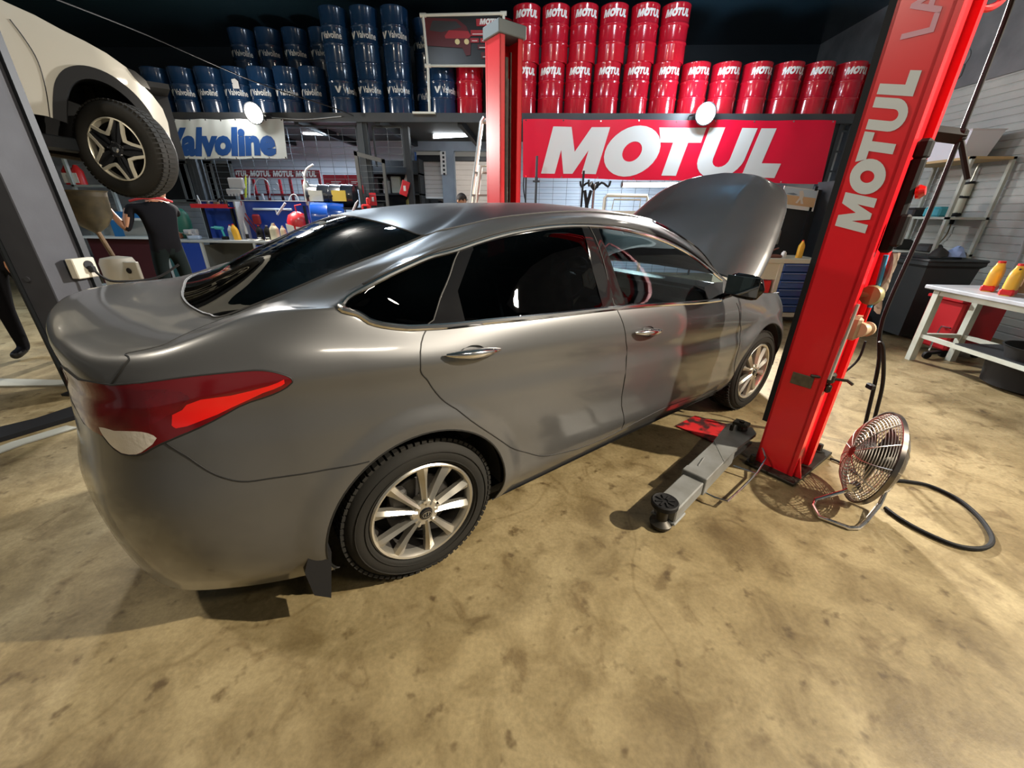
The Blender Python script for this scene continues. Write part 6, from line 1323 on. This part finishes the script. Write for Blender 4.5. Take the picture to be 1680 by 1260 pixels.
for k, px in enumerate((427, 440)):
    j = jug('oil_bottle', f'black oil bottle with white print, {("left", "right")[k]} of the two on the bench', 'bottle', (at(px, 385, 7.7)[0], 7.7, BZ), 0, .12, .08, .24, M_PLASTIC, (M_REDP, M_LGREY)[k]); j['group'] = 'black oil bottles on the bench'
    g = MB(); g.lathe([(0, 0), (.03, 0)], (0, -.041, .12), (0, -1, 0), 16); obj('label', g, M_WHITE, j); g = MB(); g.b2((-.035, -.043, .03), (.035, -.041, .05)); obj('label_strip', g, M_WHITE, j)
M_CREAM = mat('bottle_cream', (.58, .52, .36), .45)
jug('oil_bottle', 'cream oil jug in front of the right end of the wide tool board', 'bottle', (at(452, 388, 7.6)[0], 7.6, BZ), -.2, .16, .10, .28, M_CREAM, M_CREAM); jug('oil_bottle', 'small cream bottle right of the cream oil jug', 'bottle', (at(466, 386, 7.75)[0], 7.75, BZ), 0, .10, .08, .24, M_CREAM, M_LGREY)
g = MB(); P = [[(.35*(i/8-.5), .14*(j/4-.5)+.01*math.sin(i*2), .012+.012*math.sin(i*1.3+j)) for j in range(5)] for i in range(9)]; g.grid(P); g.grid([[(a, b, c-.011) for a, b, c in r] for r in P]); o_ = obj('rag', g, mat('rag_cream', (.52, .48, .38), .8), None, 60); q = at(425, 393, 7.53); o_.location = (q[0], 7.55, BZ+.001); tag(o_, 'cream rag spread on the bench front before the black bottles', 'rag')
# red pump, hose, white tools hung on the board
g = MB(); g.tube([tuple(at(*q, 7.9)) for q in ((395, 330), (398, 352), (412, 370), (424, 385), (418, 372), (402, 350))], .012, 6, smooth=4); g.tube([tuple(at(*q, 7.9)) for q in ((396, 334), (396, 362), (400, 386))], .009, 6); g.box(tuple(at(421, 360, 7.88)), (.16, .06, .18), bev=.03); tag(obj('air_gun', g, mat('dark_red_plastic', (.22, .01, .015), .4)), 'dark red air gun with cord hanging over the blue boards', 'air gun')
g = MB(); g.tube([tuple(at(*q, 7.9)) for q in ((455, 352), (462, 342), (468, 333))], .022, 8); g.tube([tuple(at(*q, 7.9)) for q in ((455, 352), (452, 344))], .012, 6); tag(obj('spray_gun', g, M_LGREY), 'silver spray gun on the right part of the blue board', 'spray gun')
g = MB(); g.tube([tuple(at(*q, 8.39)) for q in ((418, 323), (417, 305), (425, 293), (437, 296), (443, 310), (442, 325))], .010, 6, smooth=5); g.tube([tuple(at(*q, 8.39)) for q in ((430, 318), (433, 328))], .022, 8); tag(obj('hose', g, M_LGREY), 'pale looped hose on the mesh above the wide blue board', 'hose')
g = MB(); g.tube([tuple(at(*q, 8.395)) for q in ((452, 300), (457, 304), (455, 312), (449, 310))], .008, 6, smooth=4); tag(obj('hook', g, M_LGREY), 'small pale ring hook on the mesh right of the looped hose', 'hook')
g = MB(); g.tube([tuple(at(*q, 8.0)) for q in ((473, 333), (478, 320), (487, 322), (495, 345), (498, 365))], .009, 6, smooth=5); tag(obj('hose', g, M_LGREY), 'thin pale hose arching down to the red tank', 'hose')
for x, c, l, n_ in ((403, (.55, .6, .05), 'yellow handled file hanging above the blue board', 'file'), (409, (.6, .62, .62), 'bright steel bar hanging beside the yellow file', 'steel_bar')):
    g = MB(); g.tube([tuple(at(x, 292, 8.39)), tuple(at(x, 324, 8.39))], .018, 8); g.tube([tuple(at(x, 288, 8.39)), tuple(at(x, 292, 8.39))], .008, 6); tag(obj(n_, g, mat('hang_'+n_, c, .4)), l, 'tool')
p = at(386, 313, 8.0); g = MB(); g.b2((-.14, -.06, -.06), (.14, .02, .03), .01); g.b2((-.10, -.02, .03), (.2, .04, .22), .02); 
for k in range(4): g.b2((-.11+k*.06, -.07, -.09), (-.08+k*.06, -.05, -.04))
o_ = obj('wall_switch_box', g, M_LGREY); o_.location = p; tag(o_, 'grey power strip box fixed to the post above the left blue board', 'switch box')
# aluminium pressure bottle with hose
p = at(508, 337, 8.0); t = thing('spray_cylinder', 'silver pressure cylinder with hose hanging left of the black drums', 'cylinder', p); g = MB(); g.lathe([(0, 0), (.055, .0), (.06, .02), (.06, .34), (.035, .40), (.02, .42), (.02, .5), (0, .5)], n=20); obj('body', g, mat('alu', (.6, .6, .55), .35, .8), t, 40); g = MB(); g.tube([(0, 0, .48), (.06, 0, .6), (.2, 0, .68)], .018, 8, smooth=5); g.tube([(0, 0, .5), (-.02, 0, .56)], .012, 6); obj('hose', g, M_WHITE, t)
# drums lying behind and red suitcase tank
def lyingdrum(label, px, py, Y, R, L, m, rz, lab=None):
    p = at(px, py, Y); t = thing('lying_drum', label, 'drum', (p[0], Y, p[2])); g = MB(); ax = Vector((math.cos(rz), math.sin(rz), 0)); g.lathe([(0, -L/2+.01), (R-.02, -L/2+.01), (R-.01, -L/2), (R, -L/2+.01), (R, -.01), (R+.008, 0), (R, .01), (R, L/2-.01), (R-.01, L/2), (R-.02, L/2-.01), (0, L/2-.01)], (0, 0, 0), ax, 36); obj('shell', g, m, t, 40)
    g = MB(); e = ax*(-L/2-.002); g.lathe([(.022, 0), (.035, 0), (.035, .01), (.022, .01)], e+Vector((-.0, 0, R*.45)), -ax, 16, closed=True); obj('bung', g, M_CHROME, t)
    if lab: g = MB(); g.b2((-.13, -R-.012, -.09), (.13, -R+.01, .09)); obj('label', g, lab, t)
    return t
lyingdrum('glossy blue drum lying on its side behind the rear window', 541, 358, 7.9, .27, .58, mat('drum_royal_blue', (.01, .07, .36), .2, coat=.6), .35)
M_DBLK = mat('drum_black', (.012, .016, .024), .3, coat=.3)
lyingdrum('black drum with pale label lying above the blue drum, left one', 527, 322, 8.1, .20, .42, M_DBLK, .1, mat('label_pale', (.42, .42, .34), .6)); lyingdrum('black drum with yellow label lying above the blue drum, right one', 564, 322, 8.1, .20, .44, M_DBLK, .1, mat('label_yellow', (.62, .45, .06), .6))
p = at(505, 390, 7.7); t = thing('drum_rack', 'dark steel rack carrying the black and blue drums', 'rack', (-4.15, 7.6, 0)); g = MB()
for x in (.0, 1.12): g.b2((x, .0, 0), (x+.04, .04, 1.5)); g.b2((x, .55, 0), (x+.04, .59, 1.5))
g.b2((0, 0, 1.02), (1.16, .59, 1.06)); g.b2((0, .2, 1.44), (1.16, .59, 1.48)); obj('frame', g, M_STEELD, t)
p = at(494, 372, 7.65); t = thing('grease_pump', 'red grease pump with white labels left of the blue drum', 'grease pump', (p[0]-.05, 7.68, BZ)); g = MB(); g.lathe([(0, 0), (.17, .0), (.19, .04), (.19, .34), (.15, .44), (.05, .50), (0, .5)], n=28); obj('tank', g, mat('pump_red', (.5, .012, .018), .35, coat=.4), t, 40)
g = MB(); g.prism([(-.13, .12), (.02, .10), (.0, .26), (-.14, .30)], (0, -.192, 0), (1, 0, 0), (0, 0, 1), (0, .004, 0)); obj('label', g, M_WHITE, t); g = MB(); g.prism([(.03, .10), (.15, .10), (.13, .24), (.04, .25)], (0, -.192, 0), (1, 0, 0), (0, 0, 1), (0, .03, 0)); obj('label', g, M_WHITE, t); g = MB(); g.tube([(0, 0, .48), (0, -.02, .6), (.12, -.02, .62)], .012, 6); obj('handle', g, M_REDP, t)
g = MB(); g.tube([(0, 0, 0), (.16, 0, .26)], .02, 8); g.tube([(.16, 0, .26), (.2, 0, .30)], .012, 6); o_ = obj('lever', g, M_LGREY); p = at(574, 358, 7.7); o_.location = p; tag(o_, 'pale grey lever sticking up right of the blue drum', 'lever')
p = at(601, 340, 7.7); t = thing('red_valve', 'red and white valve head right of the black drums', 'valve', p); g = MB(); g.box((0, 0, 0), (.16, .08, .1), bev=.02); g.box((.05, 0, .1), (.07, .06, .12), bev=.02); g.cyl((0, 0, -.5), (0, 0, 0), .02, n=8); obj('body', g, M_REDP, t)
p = at(568, 358, 7.6); g = MB(); g.box((0, 0, 0), (.4, .12, .08), bev=.01); o_ = obj('red_tray', g, M_REDP); o_.location = p; tag(o_, 'bright red tray in front of the lying blue drum', 'tray')
# header rack with repeated lettering, red boxes
a, b = at(387, 291, 9.0), at(523, 279, 9.0); t = thing('display_rack', 'red display rack with repeated white lettering on its header behind the mesh', 'display rack', (a[0], 9.0, 0)); w_ = b[0]-a[0]; M_RACK = mat('rack_red', (.22, .008, .015), .45)
g = MB(); g.b2((0, 0, a[2]), (w_, .03, b[2])); hb = obj('header', g, M_RACK, t)
g = MB(); q4 = (w_-.04)/3.62
for k in range(4):
    x0 = .02+(k-.38)*q4*1.0
    V, T, wd = MOTUL; hh = (b[2]-a[2])*.72; sx = q4*.9/wd; base = len(g.v)
    keep = [tr for tr in T if all(x0+V[i][0]*sx > 0.01 for i in tr)]; g.add([(x0+v[0]*sx, -.004, a[2]+(b[2]-a[2])*.14+v[1]*hh) for v in V], keep)
obj('lettering', g, M_WHITE, hb, 0, solid=False)
g = MB()
for x in (0, w_*.33, w_*.62, w_-.05): g.b2((x, .0, 0), (x+.05, .03, a[2])); g.b2((x, .5, 0), (x+.05, .53, a[2]))
for z in (.5, 1.0, 1.35, 1.7): g.b2((0, 0, z), (w_, .53, z+.03))
obj('frame', g, M_RACK, t)
for k, (x0_, x1_) in enumerate(((532, 565), (569, 590))):
    a, b = at(x0_, 305, 8.9), at(x1_, 287, 8.9); t = thing('oil_carton', ('red carton with white print on the shelf behind the mesh, larger one', 'red carton with white print beside the larger carton')[k], 'carton', (a[0], 8.9, a[2]), 0, 'red cartons behind the mesh'); w_ = b[0]-a[0]; h_ = b[2]-a[2]; g = MB(); g.b2((0, 0, 0), (w_, .3, h_)); obj('box', g, mat('carton_red', (.42, .012, .03), .5), t)
    g = MB(); g.b2((w_*.35, -.003, h_*.35), (w_*.8, 0, h_*.42)); g.b2((w_*.35, -.003, h_*.22), (w_*.7, 0, h_*.28)); g.b2((w_*.1, -.003, h_*.2), (w_*.25, 0, h_*.25)); obj('print', g, M_WHITE, t)
a = at(530, 306, 8.9); b = at(596, 306, 8.9); g = MB(); g.b2((0, -.05, -.04), (b[0]-a[0], .4, 0)); g.b2((.05, 0, -a[2]), (.1, .05, -.04)); g.b2((b[0]-a[0]-.1, 0, -a[2]), (b[0]-a[0]-.05, .05, -.04)); o_ = obj('shelf', g, M_STEEL); o_.location = a; tag(o_, 'steel shelf behind the mesh carrying the red cartons', 'shelf')
# framed dark windows behind the mesh on the left
for k, (x0_, x1_) in enumerate(((250, 303), (306, 345), (349, 377))):
    a, b = at(x0_, 331, 10.9), at(x1_, 264, 10.9); g = MB(); w_ = b[0]-a[0]; h_ = b[2]-a[2]; g.b2((0, 0, 0), (w_, .05, .06)); g.b2((0, 0, h_-.06), (w_, .05, h_)); g.b2((0, 0, 0), (.06, .05, h_)); g.b2((w_-.06, 0, 0), (w_, .05, h_)); o_ = tag(obj('window_%d' % (k+1), g, mat('window_frame_grey', (.38, .42, .42), .5)), kind='structure'); o_.location = a
    g = MB(); g.b2((.06, .02, .06), (w_-.06, .035, h_-.06)); obj('pane', g, mat('pane_dark', (.01, .014, .018), .08, coat=.5), o_)
# open metal door with mesh and shelves, small signs
a, b = at(597, 330, 8.36), at(640, 250, 8.36); t = thing('metal_door', 'open grey metal mesh door with shelves of tools behind it', 'door', (a[0], 8.17, 0)); H = b[2]; w_ = .55
g = MB(); g.b2((0, 0, .1), (.06, .05, H)); g.prism([(0, 0), (w_, -.13), (w_, -.20), (0, -.07)], (0, 0, H), (1, 0, 0), (0, 0, 1), (0, .05, 0)); g.b2((w_-.05, 0, .1), (w_, .05, H-.13)); g.b2((0, 0, .1), (w_, .05, .16)); g.b2((0, 0, 1.02), (w_, .05, 1.07)); obj('frame', g, mat('door_taupe', (.09, .09, .085), .5), t)
g = MB(); 
for k in range(int((H-.3)/.1)): g.box((w_/2, .02, .2+k*.1), (w_-.08, .006, .006))
obj('wires', g, M_WIRE, t, 0)['kind'] = 'stuff'
p = at(625, 300, 9.3); t = thing('tool_cabinet', 'dark open cabinet of tools seen through the metal mesh door', 'cabinet', (p[0]-.5, 9.5, 0)); g = MB(); g.b2((0, .35, 0), (1.3, .4, 2.45)); 
for z in (.9, 1.35, 1.75, 2.15): g.b2((0, 0, z), (1.3, .38, z+.03))
g.b2((0, 0, 0), (.04, .4, 2.45)); g.b2((1.26, 0, 0), (1.3, .4, 2.45)); obj('carcass', g, M_STEELD, t)
rn = random.Random(21)
for k, (x, z, w2, h2, c, l, n_) in enumerate(((.25, 1.78, .16, .3, (.05, .055, .06), 'dark torque tool on the top shelf of the mesh door cabinet', 'torque_tool'), (.5, 1.78, .18, .32, (.30, .31, .30), 'grey round bottle on the top shelf of the mesh door cabinet', 'grey_bottle'), (.72, 1.78, .2, .34, (.42, .43, .36), 'white meter with dark display on the top shelf of the cabinet', 'meter'), (.95, 1.78, .1, .38, (.45, .46, .45), 'tall grey canister on the top shelf of the cabinet', 'canister'), (.3, 1.38, .2, .2, (.05, .055, .05), 'dark reel on the middle shelf of the cabinet', 'reel'), (.62, 1.38, .18, .14, (.4, .2, .1), 'small orange printed box on the middle shelf of the cabinet', 'small_box'), (.98, 1.38, .16, .34, (.30, .26, .08), 'yellow brown bottle on the middle shelf of the cabinet', 'amber_bottle'))):
    g = MB(); 
    if k in (1, 3, 6): g.lathe([(0, 0), (w2/2, 0), (w2/2, h2*.75), (w2/5, h2*.9), (w2/5, h2), (0, h2)], n=18)
    else: g.box((0, 0, h2/2), (w2, .14, h2), bev=.015); g.box((0, -.075, h2*.6), (w2*.6, .01, h2*.4), bev=.004)
    o_ = obj(n_, g, mat('cab%d' % k, c, .4)); o_.location = (p[0]-.5+x, 9.66, z); tag(o_, l, 'tool' if k in (0, 2, 4) else ('box' if k == 5 else 'bottle'))
for k, (px, py, Y, d3, l) in enumerate(((593, 311, 8.28, (.08, .01, .14), 'small red and white sign on the black post by the drums'), (664, 309, 8.3, (.15, .01, .26), 'tilted red sign with white mark on the post left of the doorways'), (612, 327, 8.2, (.13, .01, .22), 'rounded red and white sign low on the metal door'))):
    p = at(px, py, Y); t = thing('red_sign', l, 'sign', p); g = MB(); g.box((0, 0, 0), d3, bev=.003, R=Matrix.Rotation(.35 if k == 1 else .0, 3, 'Y')); obj('plate', g, mat('sign_red', (.55, .01, .02), .4), t); g = MB(); g.box((0, -d3[1]*.8, 0), (d3[0]*.3, .004, d3[2]*.35)); obj('print', g, M_WHITE, t)
# notice on the doorway pillar, ladder
p = at(728, 286, 10.9); q = at(722, 248, 10.9); g = MB(); g.box((0, 0, 0), (.14, .006, q[2]-p[2])); t = thing('notice', 'long white strip notice on the grey doorway pillar', 'notice', (p[0], 10.92, (p[2]+q[2])/2)); obj('paper', g, M_WHITE, t); g = MB(); 
for k in range(6): g.box((.01, -.005, -.24+k*.09), (.05, .003, .05))
obj('print', g, M_STEELD, t)
t = thing('step_ladder', 'aluminium step ladder leaning left of the far red post', 'ladder', (at(775, 335, 6.0)[0], 6.0, 0)); o0 = Vector(t.location); M_ALU = mat('ladder_alu', (.62, .60, .56), .3, .9)
def lv(px, py, Y): return Vector(at(px, py, Y))-o0
g = MB(); A1, B1 = lv(774, 330, 6.0), lv(790, 200, 6.2); d = (B1-A1); base1 = A1-d*(A1.z/d.z); g.tube([tuple(base1), tuple(A1), tuple(B1), tuple(B1+Vector((.04, 0, .05)))], .028, 8); A2, B2 = lv(782, 330, 6.0), lv(789, 272, 6.0); d2 = (B2-A2); g.tube([tuple(A2-d2*(A2.z/d2.z)), tuple(B2), tuple(B2+Vector((.35, 0, .0)))], .028, 8); sh = Vector((.42, 0, 0)); g.tube([tuple(base1+sh), tuple(A1+sh), tuple(B1+sh)], .028, 8); g.tube([tuple(B1+Vector((0, 0, 0))), tuple(B1+sh)], .024, 8); obj('rail', g, M_ALU, t)
for k in range(7): 
    z = .25+k*.28; f = z/B1.z; q = base1.lerp(B1, f); g = MB(); g.box(tuple(q+sh/2), (.42, .07, .025)); obj('rung', g, mat('rung_red', (.4, .03, .04), .5) if k == 4 else M_ALU, t)
# black car in the store room
t = thing('black_car', 'black car parked in the store room behind the doorways', 'car', (-3.2, 12.2, 0)); prof = [(-1.2, .45), (-1.25, .8), (-1.1, 1.15), (-.75, 1.78), (-.3, 1.88), (.55, 1.88), (1.1, 1.72), (1.75, 1.28), (2.9, 1.1), (3.1, .8), (3.05, .4)]
g = MB(); P = []
for k in range(13):
    v = -1+k/6; e = (1-abs(v)**4); P.append([(x, .9+v*.9*(1 if z < 1.2 else .84), z*(.97+.03*e) if z > 1 else z) for x, z in prof])
g.grid(P); g.add(P[0], [tuple(range(len(prof)))]); g.add(P[-1], [tuple(range(len(prof)))]); obj('body', g, mat('black_car_paint', (.008, .009, .012), .2, coat=1), t, 40)
for x in (-.5, 2.3):
    for y in (.0, 1.8): g = MB(); g.lathe([(.0, -.1), (.3, -.1), (.34, -.08), (.34, .08), (.3, .1), (0, .1)], (x, y, .34), (0, 1, 0), 28); obj('wheel', g, M_RUBBER, t)
g = MB(); g.prism([(-.6, 1.3), (-.45, 1.7), (.5, 1.74), (1.25, 1.3)], (0, -.003, 0), (1, 0, 0), (0, 0, 1), (0, .003, 0)); obj('side_window', g, M_BLKGLOSS, t)
# far left shelf with red cans
t = thing('wall_shelf', 'pale shelf frame with red cans below the white wheel', 'shelf', (-8.8, 7.98, 0)); g = MB()
for x in (0, .75, 1.4): g.b2((x, 0, 0), (x+.05, .05, 2.35))
for z in (1.30, 1.78, 2.3): g.b2((0, 0, z), (1.45, .35, z+.04))
obj('frame', g, mat('shelf_pale', (.42, .5, .52), .5), t)
for k, (px, l) in enumerate(((113, 'left red can on the pale shelf below the white wheel'), (128, 'right red can on the pale shelf below the white wheel'))):
    q = at(px, 290, 8.1); t = thing('oil_can', l, 'can', (q[0], 8.12, 1.82), 0, 'red cans on the pale shelf'); g = MB(); g.lathe([(0, 0), (.09, 0), (.09, .24), (.05, .30), (.03, .34), (0, .34)], n=18); obj('body', g, M_REDP, t, 40); g = MB(); g.b2((-.05, -.093, .03), (.06, -.085, .2)); obj('label', g, M_WHITE, t)
t = thing('blue_cabinet', 'blue and white drawer unit behind the oil drainer', 'cabinet', (-8.4, 7.4, 0)); g = MB(); g.b2((0, 0, .9), (1.4, .5, .94)); g.b2((0, 0, 1.22), (1.4, .4, 1.26)); g.b2((0, 0, .0), (1.4, .5, .06)); g.b2((0, .4, .0), (1.4, .5, 1.26)); obj('frame', g, mat('shelf_white', (.6, .66, .68), .4), t); g = MB(); g.b2((0.02, .02, 1.26), (1.38, .4, 1.36)); g.b2((.7, .0, .94), (.8, .1, 1.22)); obj('front', g, mat('unit_blue', (.02, .16, .42), .4), t); g = MB(); g.b2((.02, .1, .06), (1.38, .48, .9)); obj('body', g, mat('bench_maroon', (.06, .008, .012), .5), t)
